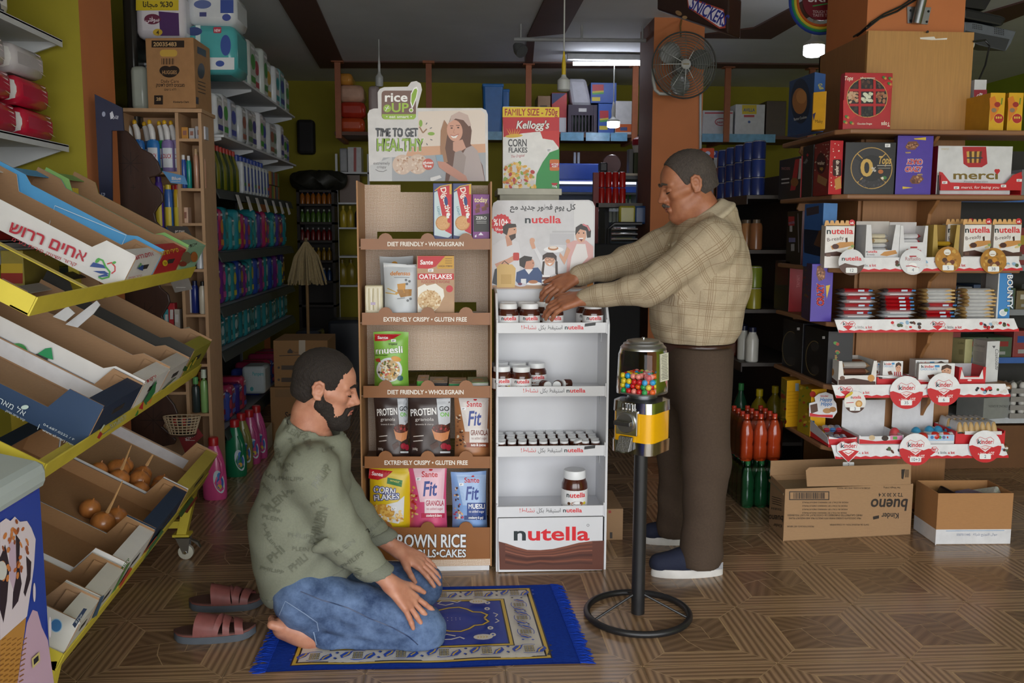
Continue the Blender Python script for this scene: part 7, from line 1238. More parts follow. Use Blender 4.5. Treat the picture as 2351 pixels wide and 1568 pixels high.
pack('sack','dark sack with pale rim at the top beside the orange column','sack',(P(278,0,Y=4.95).x,4.95,1.93),(P(308,0,Y=4.95).x,5.2,2.75),'2a2824',bev=.04)
t=pack('nappy_pack','white and green nappy pack squeezed behind the wipes carton','nappy pack',(P(300,240,Y=4.9).x,4.9,uzt+.005),(P(338,240,Y=4.9).x,5.0,zat(320,150,4.9)),'b9c0b4',bev=.03)
# bottles on the floor, cartons, mop
def jug(lb,px,py,c,h=.33,grp='fabric softener bottles on the floor'):
 b=P(px,py,Z=0);x,y=b.x+(.07 if b.y>5 else .02),b.y+.04;t=thing('softener_bottle',lb,'bottle',(x,y,0),grp);r=.062
 MB().lathe([(r*.9,0),(r,.012),(r*1.02,h*.3),(r*.95,h*.5),(r*.8,h*.64),(r*.62,h*.76),(r*.45,h*.84),(r*.4,h*.87)],20,(x,y,0),sx=1,sy=.62).obj('bottle_body',mat(c,.22,0,.04),t,smooth=True)
 MB().lathe([(.026,h*.87),(.026,h*.98),(.022,h)],16,(x,y,0)).obj('cap',mat('b01f22',.35),t,smooth=True);MB().tube([(x+.03,y-.025,h*.32),(x+.048,y-.034,h*.45),(x+.042,y-.03,h*.6),(x+.02,y-.02,h*.72)],[.006,.009,.009,.005],8).obj('grip',mat(c,.22,0,.04),t,smooth=True)
 R=r*.9;pr=Print(lambda u,v,k:Vector((x+(R*1.14+k)*sin(u/R),y-(R*.7+k)*cos(u/R),v)),down=False);pr.ell(.03,h*.3,.026,h*.19,'c9d8e0',rot=10);pr.ell(.034,h*.28,.018,h*.1,'2f5aa8');pr.ell(.03,h*.22,.012,h*.04,'d0a83a');pr.ell(.03,h*.4,.01,h*.05,'3a7ac0');pr.build('label',t)
for a in(('pink fabric softener bottle with red cap nearest the fruit rack',481,1150,'d0508a'),('green fabric softener bottle with red cap behind the pink one',510,1097,'1f7a52'),('olive yellow softener bottle behind the green one',526,1078,'8f8a4a'),('pink softener bottle in the middle of the floor row',545,1068,'b84a80'),('farthest pink softener bottle in the floor row',562,1055,'c0508a')):jug(*a)
b0,b1=P(570,1041,Z=0),P(609,1042,Z=0);t=thing('can_carton','white and red carton tray holding dark spray cans on the floor','carton',((b0.x+b1.x)/2,b0.y+.1,0));zt=P(590,987,Y=b0.y).z
MB().box((b0.x,b0.y,0),(b1.x,b0.y+.004,zt)).obj('front_wall',mat('cfcdca',.6),t);MB().box((b1.x-.004,b0.y,0),(b1.x,b0.y+.22,zt)).obj('side_wall',mat('b8b09a',.6),t);MB().box((b0.x,b0.y,0),(b1.x,b0.y+.22,.004)).obj('carton_base',cardm(),t);MB().box((b0.x,b0.y+.216,0),(b1.x,b0.y+.22,zt)).obj('back_wall',cardm(),t);MB().box((b0.x,b0.y,0),(b0.x+.004,b0.y+.22,zt)).obj('side_wall',cardm(),t)
pr=Print(planeY(b0.y));pr.text('حلي',594,1001,9,'b0202a',w=26);pr.poly([(570,1012),(580,1004),(590,1016),(580,1028),(570,1024)],'c9a83a');pr.ell(574,1017,6,6,'b0302a');pr.ell(590,1019,6,6,'b0302a');pr.line([(574,1034),(604,1034)],1.6,'8a3a34');pr.build('lettering',t)
for i in range(6):pbottle('dark brown capped spray can, %s in the white carton tray'%ORD[i],577+12*(i%3),b0.y+.05+.07*(i//3),.005,.0155,.2,'b9b9bd' if i%2 else '9a9a9e','3a1a1c','spray can','spray_can','cans in the carton tray',.92,.85,.9,.3,None,1,1)
bz=P(625,1010,Z=0);YK=6.05
for i,(x0,y0,x1,y1,dz,lb)in enumerate(((624,888,760,1040,0,'lower brown carton in the aisle behind the kneeling man'),(630,781,752,888,1,'upper brown carton with bar codes in the aisle'))):
 a=P(x0,y1,Y=YK);b=P(x1,y0,Y=YK);z0=0 if i==0 else P(x0,888,Y=YK).z;t=thing('shipping_carton',lb,'carton',((a.x+b.x)/2,YK+.2,z0));MB().box((a.x,YK,z0),(b.x,YK+.4,b.z-.001)).obj('carton_body',cardm('9a744c'),t,bev=.003);pr=Print(planeY(YK),base=.001)
 if i:pr.rect(686,781,701,815,'b9ab98');pr.poly([(660,806),(666,800),(672,806),(672,811),(660,811)],'3a2c22');pr.text('Truck',678,811,5,'3a2c22',w=12,bold=0);pr.line([(641,817),(690,815)],1.6,'3a2c22');[pr.rect(646,y,686,y+10,'4a3a2c')for y in(839,867)];[pr.ell(640,y+5,3,3,'4a3a2c',8)for y in(839,867)]
 else:pr.rect(631,894,668,912,'8a683f');pr.text('Mr',683,941,7,'a8402a',w=12);pr.text('Smile',672,960,14,'3a2418',w=36);pr.ell(690,915,10,14,'7a2a24')
 pr.build('lettering',t)
t=pack('nappy_pack','white nappy pack with pale teal lettering on the low aisle shelf','nappy pack',(P(556,900,Y=5.9).x,5.9,P(580,905,Y=5.9).z),(P(609,900,Y=5.9).x,6.1,zat(580,842,5.9)),'a9b4b8',bev=.02);pr=Print(planeY(5.9));pr.text('Pampers',592,862,8,'4a9aa0',w=26);pr.ell(578,893,4,5,'3a8a90');pr.build('lettering',t)
hx,hy=xat(705,6.6,1.0),6.6;zt=zat(700,556,6.6);zb=zat(700,655,6.6);t=thing('mop_head','beige string mop head hanging upside down in the aisle','mop',(hx,hy,zb));m=MB();rn=random.Random(9)
for i in range(150):
 a=rn.uniform(0,2*pi);r=.115*sqrt(rn.random());m.tube([(hx+.01*cos(a),hy+.01*sin(a),zt),(hx+r*.75*cos(a),hy+r*.75*sin(a),(zt*.66+zb*.34)),(hx+r*cos(a)*1.2,hy+r*sin(a),zb+rn.uniform(0,.05))],.0065,5)
tag(m.obj('mop_strings',mat('9c8a66',.9,0,.15,60),t,smooth=True),None,None,None,'stuff');MB().tube([(hx,hy,zt-.01),(hx,hy,zt+.03)],.012,8).obj('mop_clamp',mat('6a5a3a',.6),t);MB().tube([(hx,hy,zb+.05),(hx,hy,0)],.011,8).obj('mop_stick',mat('8a6a42',.6),t)
# hanging shelf along the back wall
HYF=8.1;hz_=zat(1200,306,HYF)
TER=mat('9a5a3a',.6);hx0,hx1=P(768,300,Y=HYF).x,P(1895,300,Y=HYF).x
hsu=thing('hanging_shelf','long shelf hung from the ceiling on orange posts across the back','shelf',((hx0+hx1)/2,HYF,hz_))
MB().box((hx0,HYF,hz_-.03),(hx1,HYF+.55,hz_)).obj('board',mat('5a3a2c',.6),hsu)
for px in(777,985,1213,1457,1668,1860):
 x=xat(px,HYF,2.5);MB().box((x-.025,HYF-.03,hz_-.06),(x+.025,HYF,ZC)).obj('post',TER,hsu);MB().box((x-.05,HYF-.06,ZC-.02),(x+.05,HYF+.03,ZC)).obj('post_foot',TER,hsu);MB().box((x-.02,HYF,hz_-.06),(x+.02,HYF+.55,hz_-.03)).obj('joist',TER,hsu)
for i,(a,b)in enumerate(((1120,1166),(1287,1340),(1345,1400),(1402,1440),(1612,1664),(1672,1780))):
 p,q=P(a,306,Y=HYF),P(b,306,Y=HYF);MB().box((p.x,HYF-.008,hz_-.06),(q.x,HYF-.002,hz_+.012)).obj('film_strip',mat('6aa0c4',.3,0,.2,20),hsu)
def hbox(nm,lb,cat,x0,y0,x1,c,Y=HYF+.12,d=.3,zb=None,y1=None,bev=.004,prt=None,side=None):
 t,pr=pbox(nm,lb,cat,x0,y0,x1,y1 or 305,Y,d,c,zb=(hz_ if zb is None else zb),bev=bev,side=side)
 if prt:prt(pr);pr.build('printed_front',t)
 return t
zz=hz_
for i,(x0,x1,y0,y1,c,nm)in enumerate(((776,836,268,303,'b5451f','lowest red orange'),(778,838,232,268,'a8301f','second red'),(776,834,194,232,'c9a08a','third pale orange'),(776,808,168,194,'c98a3a','topmost yellow orange'))):
 a,b=P(x0,y1,Y=HYF+.1),P(x1,y0,Y=HYF+.1);h=b.z-a.z;t=pack('snack_sack','%s snack sack in the pile on the hanging shelf'%nm,'snack sack',(a.x,HYF+.1,zz),(b.x,HYF+.4,zz+h),c,'snack sacks on the hanging shelf',.04,.2,.15);zz+=h
pack('snack_sack','white and red sack beside the pile on the hanging shelf','snack sack',(P(842,0,Y=8.25).x,8.25,hz_),(P(868,0,Y=8.25).x,8.5,zat(850,196,8.25)),'b9aaa8',bev=.03)
for i,(x0,x1,y0,dy)in enumerate(((1108,1156,192,0),(1150,1170,204,.2))):
 a,b=P(x0,303,Y=HYF+.1+dy),P(x1,y0,Y=HYF+.1+dy);t=thing('plastic_bin','%s blue plastic bin on the hanging shelf'%('tall front','smaller rear')[i],'bin',((a.x+b.x)/2,HYF+.25+dy,hz_));w=(b.x-a.x)/2;cx=(a.x+b.x)/2;cyy=HYF+.1+dy+w
 MB().hexa([(cx-w*.85,cyy-w*.85,hz_),(cx+w*.85,cyy-w*.85,hz_),(cx+w*.85,cyy+w*.85,hz_),(cx-w*.85,cyy+w*.85,hz_),(cx-w,cyy-w,b.z),(cx+w,cyy-w,b.z),(cx+w,cyy+w,b.z),(cx-w,cyy+w,b.z)]).obj('bin_body',mat('2a6ab0',.4),t,bev=.02);MB().box((cx-w*1.04,cyy-w*1.04,b.z-.03),(cx+w*1.04,cyy+w*1.04,b.z)).obj('bin_rim',mat('2f74bc',.4),t,bev=.01)
hbox('carton','small brown box on the hanging shelf beside the hooks','carton',1234,220,1264,'8a6a4c',prt=lambda pr:pr.rect(1240,242,1256,248,'4a382a'))
hbox('drink_carton','red white and blue drinks carton on the hanging shelf','carton',1266,213,1302,'b8353c',prt=lambda pr:(pr.poly([(1267,214),(1300,214),(1267,240)],'2f3a6a'),pr.rect(1268,270,1300,303,'c9c9d2')))
t=thing('plastic_crate','dark purple plastic crate on the hanging shelf','crate',P(1338,303,Y=HYF+.08));a,b=P(1304,303,Y=HYF+.08),P(1371,241,Y=HYF+.08);PC=mat('3a2f44',.5);h=b.z-hz_
for x in(a.x,b.x-.03):MB().box((x,HYF+.08,hz_),(x+.03,HYF+.4,b.z)).obj('crate_end',PC,t)
MB().box((a.x,HYF+.085,b.z-.09),(b.x,HYF+.1,b.z)).obj('crate_rim',PC,t);MB().box((a.x,HYF+.085,hz_),(b.x,HYF+.1,hz_+.03)).obj('crate_rail',PC,t);MB().box((a.x,HYF+.38,hz_),(b.x,HYF+.4,b.z)).obj('crate_back',mat('2c3a34',.6),t);MB().box((a.x,HYF+.1,hz_),(b.x,HYF+.38,hz_+.01)).obj('crate_base',PC,t)
for i in range(7):x=a.x+.04+(b.x-a.x-.08)*i/6;MB().box((x-.005,HYF+.086,hz_+.03),(x+.005,HYF+.096,b.z-.09)).obj('crate_bar',PC,t)
MB().box(((a.x+b.x)/2-.035,HYF+.08,b.z-.06),((a.x+b.x)/2+.035,HYF+.085,b.z-.03)).obj('grip',mat('c9c9cc',.5),t)
tag(MB().hexa([(a.x+.04,HYF+.15,b.z),(b.x-.03,HYF+.15,b.z),(b.x-.03,HYF+.35,b.z),(a.x+.04,HYF+.35,b.z),(a.x+.0,HYF+.15,b.z+.24),(b.x-.09,HYF+.15,b.z+.24),(b.x-.09,HYF+.35,b.z+.24),(a.x+.0,HYF+.35,b.z+.24)]).obj('paper_sack',mat('b9bac6',.5),bev=.03),'white paper sack tilted on top of the purple crate','sack')
rain=lambda x0,y0,x1,y1:(lambda pr:(pr.rect(x0+4,y0+4,x1-14,y0+(y1-y0)*.4,'b0303a'),pr.line([(x0+4,y0+(y1-y0)*.46),(x1-14,y0+(y1-y0)*.42)],4,'c9b83a'),pr.line([(x0+4,y0+(y1-y0)*.54),(x1-14,y0+(y1-y0)*.5)],4,'4a9a4a'),pr.rect(x0+3,y1-14,x0+22,y1-5,'c9b83a')))
b2=P(1380,236,Y=HYF+.15).z
hbox('drink_carton','white and orange drinks carton under the blue one on the hanging shelf','carton',1412,232,1456,'c9c9cc',prt=lambda pr:(pr.rect(1413,285,1455,303,'c8602a'),pr.rect(1424,292,1440,300,'4a5a8a')))
hbox('drink_carton','lower blue rainbow carton on the hanging shelf','carton',1373,238,1411,'2f5ab0',Y=HYF+.1,prt=rain(1373,250,1411,303));hbox('drink_carton','upper blue rainbow carton stacked near the lamp','carton',1356,190,1416,'2f56a8',Y=HYF+.13,d=.25,zb=zat(1390,237,HYF+.13),y1=237,prt=rain(1356,190,1400,237),side='203a78')
hbox('carton','white carton with red oval right of the column on the hanging shelf','carton',1613,254,1684,'c2c2c8',prt=lambda pr:(pr.rect(1618,258,1682,261,'b03040'),pr.ring(1655,280,14,9,2,'a03040'),pr.text('pasta',1655,283,6,'a03040',w=20)))
hbox('carton','white carton with yellow label on the hanging shelf','carton',1687,240,1757,'c9cad0',prt=lambda pr:(pr.rect(1704,241,1737,262,'d0b82a'),pr.text('AVILLA',1720,256,7,'2f5a9a',w=26),pr.rect(1708,264,1732,269,'b8404a'),pr.ell(1720,280,3,3,'3a5a9a')))
hbox('carton','dark brown carton at the right end of the hanging shelf','carton',1758,232,1806,'4a3c34');
# back-left racks
RYB=8.55
rk2=thing('shelf_rack','white metal rack against the back wall behind the burlap stand','rack',(P(800,600,Y=RYB).x,RYB,0));rx0,rx1=P(772,500,Y=RYB).x,P(850,500,Y=RYB).x
for x in(rx0,rx1-.02):MB().box((x,RYB,0),(x+.02,RYB+.02,2.1)).obj('upright',WSH,rk2)
for y in(395,465,522,588,655,740,860):z=zat(800,y,RYB);MB().box((rx0,RYB,z-.015),(rx1,RYB+.4,z)).obj('shelf',WSH,rk2)
def rb(nm,lb,cat,x0,y0,x1,y1,c,prt=None,**k):
 t,pr=pbox(nm,lb,cat,x0,y0,x1,y1,RYB+.03,.2,c,zb=zat(800,y1,RYB),**k)
 if prt:prt(pr);pr.build('printed_front',t)
rb('foil_bag','silver bag on the top of the back rack','bag',780,340,797,395,'8f9094',bev=.012,rough=.2);rb('carton','white box with red stripe on the back rack','box',799,338,829,395,'b9b9bc',lambda pr:pr.rect(812,339,818,394,'9a3a34'));rb('carton','plain brown carton on the back rack','carton',780,402,826,465,'5a4436')
for i,px in enumerate((788,804,822)):pbottle('%s bottle on the middle of the back rack'%('first yellow','second yellow','black')[i],px,RYB+.08,zat(800,522,RYB),.032,.2,('b09a2a','a8922a','22222a')[i],('c0aa3a','c0aa3a','3a2a2a')[i],nm='oil_bottle',grp='bottles on the back rack')
for i,px in enumerate((786,806)):pbottle('%s yellow drum bottle low on the back rack'%('left','right')[i],px,RYB+.1,zat(800,655,RYB),.05,.24,'8a7a1e','6a5a1a',nm='oil_bottle',grp='drums on the back rack')
cb=thing('bottle_cabinet','dark cabinet of small bottles at the end of the left aisle','cabinet',(P(730,600,Y=8.3).x,8.4,0));cx0,cx1=P(684,600,Y=8.3).x,P(770,600,Y=8.3).x;DK=mat('1f1712',.6)
czt=zat(730,436,8.3)
MB().box((cx0,8.58,0),(cx1,8.6,czt)).obj('back_board',DK,cb)
for x in(cx0,cx1-.025):MB().box((x,8.3,0),(x+.025,8.6,czt)).obj('side_board',DK,cb)
for r,y in enumerate((436,468,510,552,598,645,700)):
 z=zat(730,y,8.3);MB().box((cx0,8.3,z-.02),(cx1,8.6,z)).obj('shelf',DK,cb)
 if 0<r<6:
  for i in range(6):
   c=[('9a5a1a','3a4a9a'),('4a6a2a','a9b8a0'),('6a1a1a','8a8a8a'),('8a6a1a','b09a3a'),('2a4a7a','a8a8a0')][r-1]
   pbottle('small %s bottle, %s from the left on cabinet row %s'%(('amber','green','dark red','golden','blue')[r-1],ORD[i],('one','two','three','four','five')[r-1]),694+12.5*i,8.38,z,.022,.115,c[0],c[1],nm='cabinet_bottle',grp='bottles in the dark cabinet',sy=1)
tag(MB().box((P(678,300,Y=9).x,9.06,zat(700,352,9)),(P(718,300,Y=9).x,9.2,zat(700,272,9))).obj('hanging_bag',mat('1c1a1c',.7,0,.2,20,.3),bev=.03),'black bag hanging on the yellow back wall','bag')
for i,(px,py,lb)in enumerate(((730,410,'dark bundle of plastic bags on top of the bottle cabinet'),)):
 c=P(px,py,Y=8.42);tag(MB().sheet(lambda u,v:Vector((c.x+.22*cos(2*pi*u)*sin(pi*v)*(1+.2*sin(14*u)),8.45+.13*sin(2*pi*u)*sin(pi*v),czt+.09-.09*cos(pi*v)+.03*sin(40*u+9*v)*sin(pi*v))),40,16).obj('bag_bundle',mat('23231c',.5,0,.2,30,.4),smooth=True),lb,'bag')
for i,(px,py,r,h,c,lb)in enumerate(((790,735,.14,.3,'2c3038','dark water bottle pack at the end of the aisle'),(705,760,.1,.36,'3a3f4a','grey bottle crate at the end of the aisle'))):
 b=P(px,py,Y=7.4);pack('bottle_pack',lb,'bottle pack',(b.x-r,7.4,0),(b.x+r,7.7,max(.3,b.z)),c,bev=.03)
# blue chilled cabinet and counters behind the spread stand
FY=8.0
cf=thing('chilled_cabinet','blue and white open chilled cabinet against the back wall','chilled cabinet',(P(1330,500,Y=FY).x,FY+.3,0));fx0,fx1=P(1230,400,Y=FY).x,P(1408,400,Y=FY).x
z1,z2,z3,z4=[zat(1330,y,FY)for y in(375,414,441,560)]
MB().box((fx0,FY,z2),(fx1,FY+.5,z1)).obj('canopy',mat('2f56c0',.3),cf,bev=.01);MB().box((fx0,FY+.02,z2-.03),(fx1+.3,FY+.05,z2-.008)).obj('light_strip',mat('e8eeff',.4,emit=1.4),cf);MB().box((fx0,FY+.01,z3),(fx1+.3,FY+.03,z3+.05)).obj('shelf_edge',mat('3a62c8',.4),cf)
MB().box((fx0,FY+.45,0),(fx1+.3,FY+.5,z2)).obj('back_wall',mat('9aa6c4',.5),cf);MB().box((fx0,FY,0),(fx1+.3,FY+.5,z4)).obj('base',mat('c9ced8',.5),cf)
for i in range(3):MB().box((fx0,FY+.03,z4+(z3-z4)*(i+1)/3-.015),(fx1+.3,FY+.45,z4+(z3-z4)*(i+1)/3)).obj('shelf',mat('c4c9d4',.5),cf)
for i,px in enumerate((1326,1335)):MB().tube([(xat(px,FY,z1),FY+.2,z1),(xat(px,FY,z1),FY+.2,z1+.11)],.012,6).obj('pipe',mat('b9c0cc',.4),cf)
rp_=xat(1368,6.6,1.6);rpt=thing('drink_rack','dark red rack of soft drink cans behind the spread stand','rack',(rp_+.2,6.75,0));zr1,zr0=zat(1368,396,6.6),zat(1368,466,6.6)
MB().box((rp_-.02,6.6,0),(rp_+.02,6.64,zr1)).obj('post',mat('7a1a18',.5),rpt);MB().box((rp_+.36,6.6,0),(rp_+.40,6.64,zr0+.02)).obj('post',mat('7a1a18',.5),rpt);MB().box((rp_,6.6,zr0-.03),(rp_+.4,6.9,zr0)).obj('shelf',mat('5a5450',.5),rpt);MB().box((rp_,6.6,.6),(rp_+.4,6.9,.62)).obj('shelf',mat('5a5450',.5),rpt)
for i in range(4):
 for j in range(2):pbottle('red soft drink can %s from the left, %s layer of the drink rack'%(ORD[i],('lower','upper')[j]),1381+16*i,6.68,zr0+.115*j,.0245,.112,'b01c18','9a9a9e','drink can','drink_can','cans on the red rack',.9,.85,.8,.03,None,1,1)
for i in range(7):pbottle('green topped bottle %s along the chilled shelf'%ORD[i],1392+9*i,FY+.1,z3-.26,.0165,.24,'c9d0cc','2f8a3a',nm='milk_bottle',grp='bottles in the chilled cabinet',sy=1)
QY=6.9;q0,q1=P(1384,400,Y=QY),P(1500,400,Y=QY)
ct=thing('counter_shelf','grey shelf with slicer and boxes left of the middle column','shelf',((q0.x+q1.x)/2,QY+.2,0));zq=zat(1440,402,QY)
MB().box((q0.x,QY,zq-.03),(q1.x,QY+.4,zq)).obj('top_board',mat('6a6c70',.5),ct);MB().box((P(1430,400,Y=QY).x,QY-.03,zq-.005),(q1.x,QY+.1,zq+.012)).obj('light_ledge',mat('c9c2b0',.5),ct);MB().box((q0.x+.03,QY+.05,0),(q0.x+.06,QY+.35,zq-.03)).obj('leg_panel',mat('2c2c30',.5),ct);MB().box((q1.x-.06,QY+.05,0),(q1.x-.03,QY+.35,zq-.03)).obj('leg_panel',mat('2c2c30',.5),ct)
zq2=zat(1440,466,QY);MB().box((P(1464,466,Y=QY).x,QY,zq2-.02),(q1.x+.1,QY+.4,zq2)).obj('lower_shelf',mat('8a8f98',.5),ct)
for i,(y0,y1)in enumerate(((374,397),(349,373))):
 t,pr=pbox('medicine_box','%s white and green box left of the middle column'%('lower','upper')[i],'box',1475,y0,1498,y1,QY+.04,.15,'c9d0c4',zb=zq+.0125+(0 if i==0 else zat(1480,349,QY)*0+zat(1480,374,QY+.04)-zq-.012),side='6a8a3a');pr.line([(1476,y1-2),(1497,y1-2)],2,'5a9a3a');pr.build('printed_front',t)
pbox('carton','tall grey box behind the white boxes at the column','box',1444,342,1454,398,QY+.15,.1,'6a6a6a',zb=zq);pbox('carton','olive tall box behind the white boxes at the column','box',1456,350,1474,398,QY+.12,.1,'4a5236',zb=zq)
c=P(1472,335,Y=QY+.1);t=thing('paper_cup','red and white paper tub on top of the boxes by the column','tub',(c.x,QY+.14,zat(1472,350,QY+.1)));MB().lathe([(.05,0),(.06,.05),(.055,.055)],16,t.location).obj('tub_body',mat('c9c4c2',.5),t,smooth=True);MB().lathe([(.055,.055),(.064,.06),(.06,.1),(.03,.12)],16,t.location).obj('tub_lid',mat('a02030',.4),t,smooth=True)
a=P(1412,398,Y=QY);t=thing('slicer','dark meat slicer with red guard on the counter shelf','machine',(a.x,QY+.15,zq));MB().box((a.x-.09,QY+.06,zq),(a.x+.09,QY+.25,zq+.03)).obj('base',mat('8a8a8e',.3,.8),t,bev=.008);MB().lathe([(.0,-.02),(.07,-.02),(.075,0),(.07,.02),(0,.02)],18,(a.x,QY+.15,zq+.09),ax=(.2,1,.1)).obj('blade_guard',mat('5a1c24',.4),t,smooth=True);MB().box((a.x-.1,QY+.1,zq+.03),(a.x-.04,QY+.2,zq+.1)).obj('motor_box',mat('2a2a2e',.4),t,bev=.01)
for i in range(8):pbottle('green labelled tin %s on the shelf left of the column'%ORD[i],1470+13*(i%4),QY+.06,zq2+.1*(i//4),.02,.095,'3f4a1a','8a8a4a','tin','food_tin','green tins by the column',.95,.9,.9,.04,None,1,1)
a=P(1365,560,Y=6.3);b=P(1475,510,Y=6.3);t=thing('grill_machine','black counter appliance with chrome bars behind the outstretched arms','machine',((a.x+b.x)/2,6.5,0));MB().box((a.x,6.3,0),(b.x,6.57,a.z)).obj('cabinet',mat('131314',.75),t,bev=.01)
for i in range(3):MB().tube([(a.x+.12,6.32,a.z+.03+.035*i),(b.x-.03,6.32,a.z+.03+.035*i)],.012,8).obj('chrome_bar',CHR,t)
MB().tube([(a.x+.1,6.32,a.z),(a.x+.1,6.32,a.z+.1),(a.x+.14,6.32,a.z+.14),(b.x,6.32,a.z+.14)],.014,8).obj('guard_rail',BLK,t)
for i,(px,c,lb)in enumerate(((1440,'b0a83a','yellow and orange snack pack on the dark appliance'),(1475,'2a4a7a','blue snack pack on the dark appliance'))):pack('snack_pack',lb,'snack pack',(xat(px,6.5,1.4)-.06,6.5,a.z+.14),(xat(px,6.5,1.4)+.06,6.55,a.z+.27),c,bev=.015)
# metal gondola behind the wooden unit
XG=1.62;GY0,GY1=5.0,7.1
gd=thing('shelf_unit','dark metal grocery shelving beyond the wooden chocolate unit','shelf unit',(XG+.2,6.0,0));GZ=[]
for(px,py)in((1740,445),(1760,577),(1750,722),(1740,850)):
 z=P(px,py,X=XG).z;GZ.append(z);MB().box((XG,GY0,z-.02),(XG+.4,GY1,z)).obj('shelf',mat('4a4440',.5),gd);MB().box((XG-.006,GY0,z-.05),(XG,GY1,z)).obj('price_rail',mat('3a3432',.5),gd)
MB().box((XG+.4,GY0,0),(XG+.41,GY1,1.75)).obj('back_board',mat('2e2c2c',.6),gd)
for y in(GY0,GY1-.03):MB().box((XG+.37,y,0),(XG+.4,y+.03,1.9)).obj('upright',mat('3a3a3c',.5),gd)
MB().box((XG,GY0,0),(XG+.4,GY1,.06)).obj('plinth',mat('3a3a3c',.5),gd)
def gfill(row,n,y0,dy,r,h,cols,cap,cat,nm,grp,lay=1,**k):
 for j in range(lay):
  for i in range(n):
   c,cn=cols[(i+j)%len(cols)];t=pbottle('%s %s, %s from the near end, %s layer of %s'%(cn,cat,ORD[i],('lower','middle','upper')[j],grp),0,y0+dy*i,GZ[row]+h*j,r,h,c,cap,cat,nm,grp,sy=1,**k);t.location.x=XG+.05+(.0 if i%2 else .02)
tin=dict(shoulder=.95,neck=.92,capr=.92,capf=.05)
gfill(0,9,5.05,.085,.038,.1,[('1f2f6a','dark blue'),('24387a','navy')],'8a8a90','tin','food_tin','the blue tin row',3,**tin)
gfill(1,7,5.05,.1,.035,.17,[('8a5a3a','brown'),('a9764a','tan')],'6a5a4a','packet','spice_packet','the spice row',1,shoulder=.9,neck=.7,capr=.6)
gfill(2,7,5.05,.1,.042,.12,[('9a922a','yellow'),('7a8a2a','green and yellow')],'a9a59a','tin','food_tin','the yellow tin row',2,**tin)
gfill(3,9,5.05,.09,.036,.2,[('c9c8c0','white'),('c4c4bc','off white'),('5a2a1a','dark red'),('7a2a14','ketchup red'),('8a6a1a','mustard')],'1a1f3a','sauce jar','sauce_jar','the sauce row',1,shoulder=.75,neck=.6,capr=.62)
t=pbottle('large honey jar with gold lid beyond the standing man',1664,5.85,GZ[0],.07,.26,'2c2410','8a7028','jar','honey_jar',shoulder=.8,neck=.6,capr=.62,sy=1)
for i,(y,c,w_)in enumerate(((6.2,'9a9aa0',.16),(6.4,'a9a9ae',.16),(6.62,'8a8a90',.2))):tag(MB().box((XG+.05,y,GZ[0]),(XG+.3,y+w_,GZ[0]+.3+.03*i)).obj('grey_carton',mat(c,.6),bev=.004),'%s grey box behind the blue tins'%('near','middle','far')[i],'carton','grey boxes behind the blue tins')
for i,(px,yt)in enumerate(((1618,340),(1640,348))):t,pr=pbox('sweet_bag','%s blue and orange pack beside the head of the standing man'%('front','rear')[i],'sweet bag',1612+14*i,340+6*i,1640+8*i,378,6.2+.1*i,.08,('c4482a','2a3a8a')[i],zb=None);pr.ell(1625+12*i,352,6,5,'b0b8d8');pr.build('label',t)
sb_=MB().box((P(1605,385,Y=6.15).x,6.15,zat(1620,378,6.2)-.02),(XG+.1,6.5,zat(1620,378,6.2))).obj('end_shelf',mat('4a4440',.5),gd)
def sixpack(lb,x0,y0,z0,nx,ny,r,h,c,cap,grp):
 t=thing('drink_pack',lb,'drink pack',(x0+nx*r,y0+ny*r,z0))
 for i in range(nx):
  for j in range(ny):
   b=MB().lathe([(r*.8,0),(r*.97,.01),(r*.97,h*.3),(r*.88,h*.36),(r*.97,h*.44),(r*.95,h*.62),(r*.6,h*.8),(r*.33,h*.92),(r*.33,h*.93)],12,(x0+r+2*r*i,y0+r+2*r*j,z0)).obj('bottle',mat(c,.12,0,.05,coat=.3),t,smooth=True);MB().lathe([(r*.36,h*.93),(r*.36,h),(r*.3,h)],10,(x0+r+2*r*i,y0+r+2*r*j,z0)).obj('cap',mat(cap,.4),b,smooth=True)
 MB().box((x0-.002,y0-.002,z0+.002),(x0+2*r*nx+.002,y0+2*r*ny+.002,z0+h*.9)).obj('shrink_film',FILM,t,bev=.02);return t
p=P(1728,1170,Z=0)
sixpack('shrink-wrapped pack of green soft drink bottles under the orange pack',p.x-.05,p.y+.02,0,3,4,.036,.24,'1f5a34','2a7a44','')
sixpack('shrink-wrapped pack of orange soft drink bottles on top of the green pack',p.x-.06,p.y+.03,.242,3,4,.036,.24,'b8441a','b03018','')
p=P(1668,1130,Z=0);sixpack('shrink-wrapped pack of blue capped water bottles behind the standing man',p.x-.02,p.y+.05,0,2,4,.035,.26,'24407a','2f4aa0','')
for i,(px,py,c,lb)in enumerate(((1665,1020,'1f4a34','left green'),(1700,1022,'24523a','right green'))):pbottle('%s lemonade bottle standing behind the orange drinks'%lb,px,5.28,.2,.042,.3,c,'3a8a4a',nm='lemonade_bottle',grp='lemonade bottles',shoulder=.65,sy=1,label=('2f8a4a','Sprite','d0e0d4'))
for i,(px,lb)in enumerate(((1742,'near'),(1778,'far'))):pbottle('%s cooking oil bottle with yellow cap by the soft drinks'%lb,px,5.08+.1*i,.2,.05,.3,'8a7a12','c0a818',nm='oil_bottle',grp='oil bottles',shoulder=.7,sy=1)
MB().box((XG-.2,5.0,.18),(XG+.4,GY1,.2)).obj('shelf',mat('4a4440',.5),gd);MB().box((XG-.2,5.0,0),(XG-.18,GY1,.18)).obj('side_board',mat('3a3634',.5),gd)
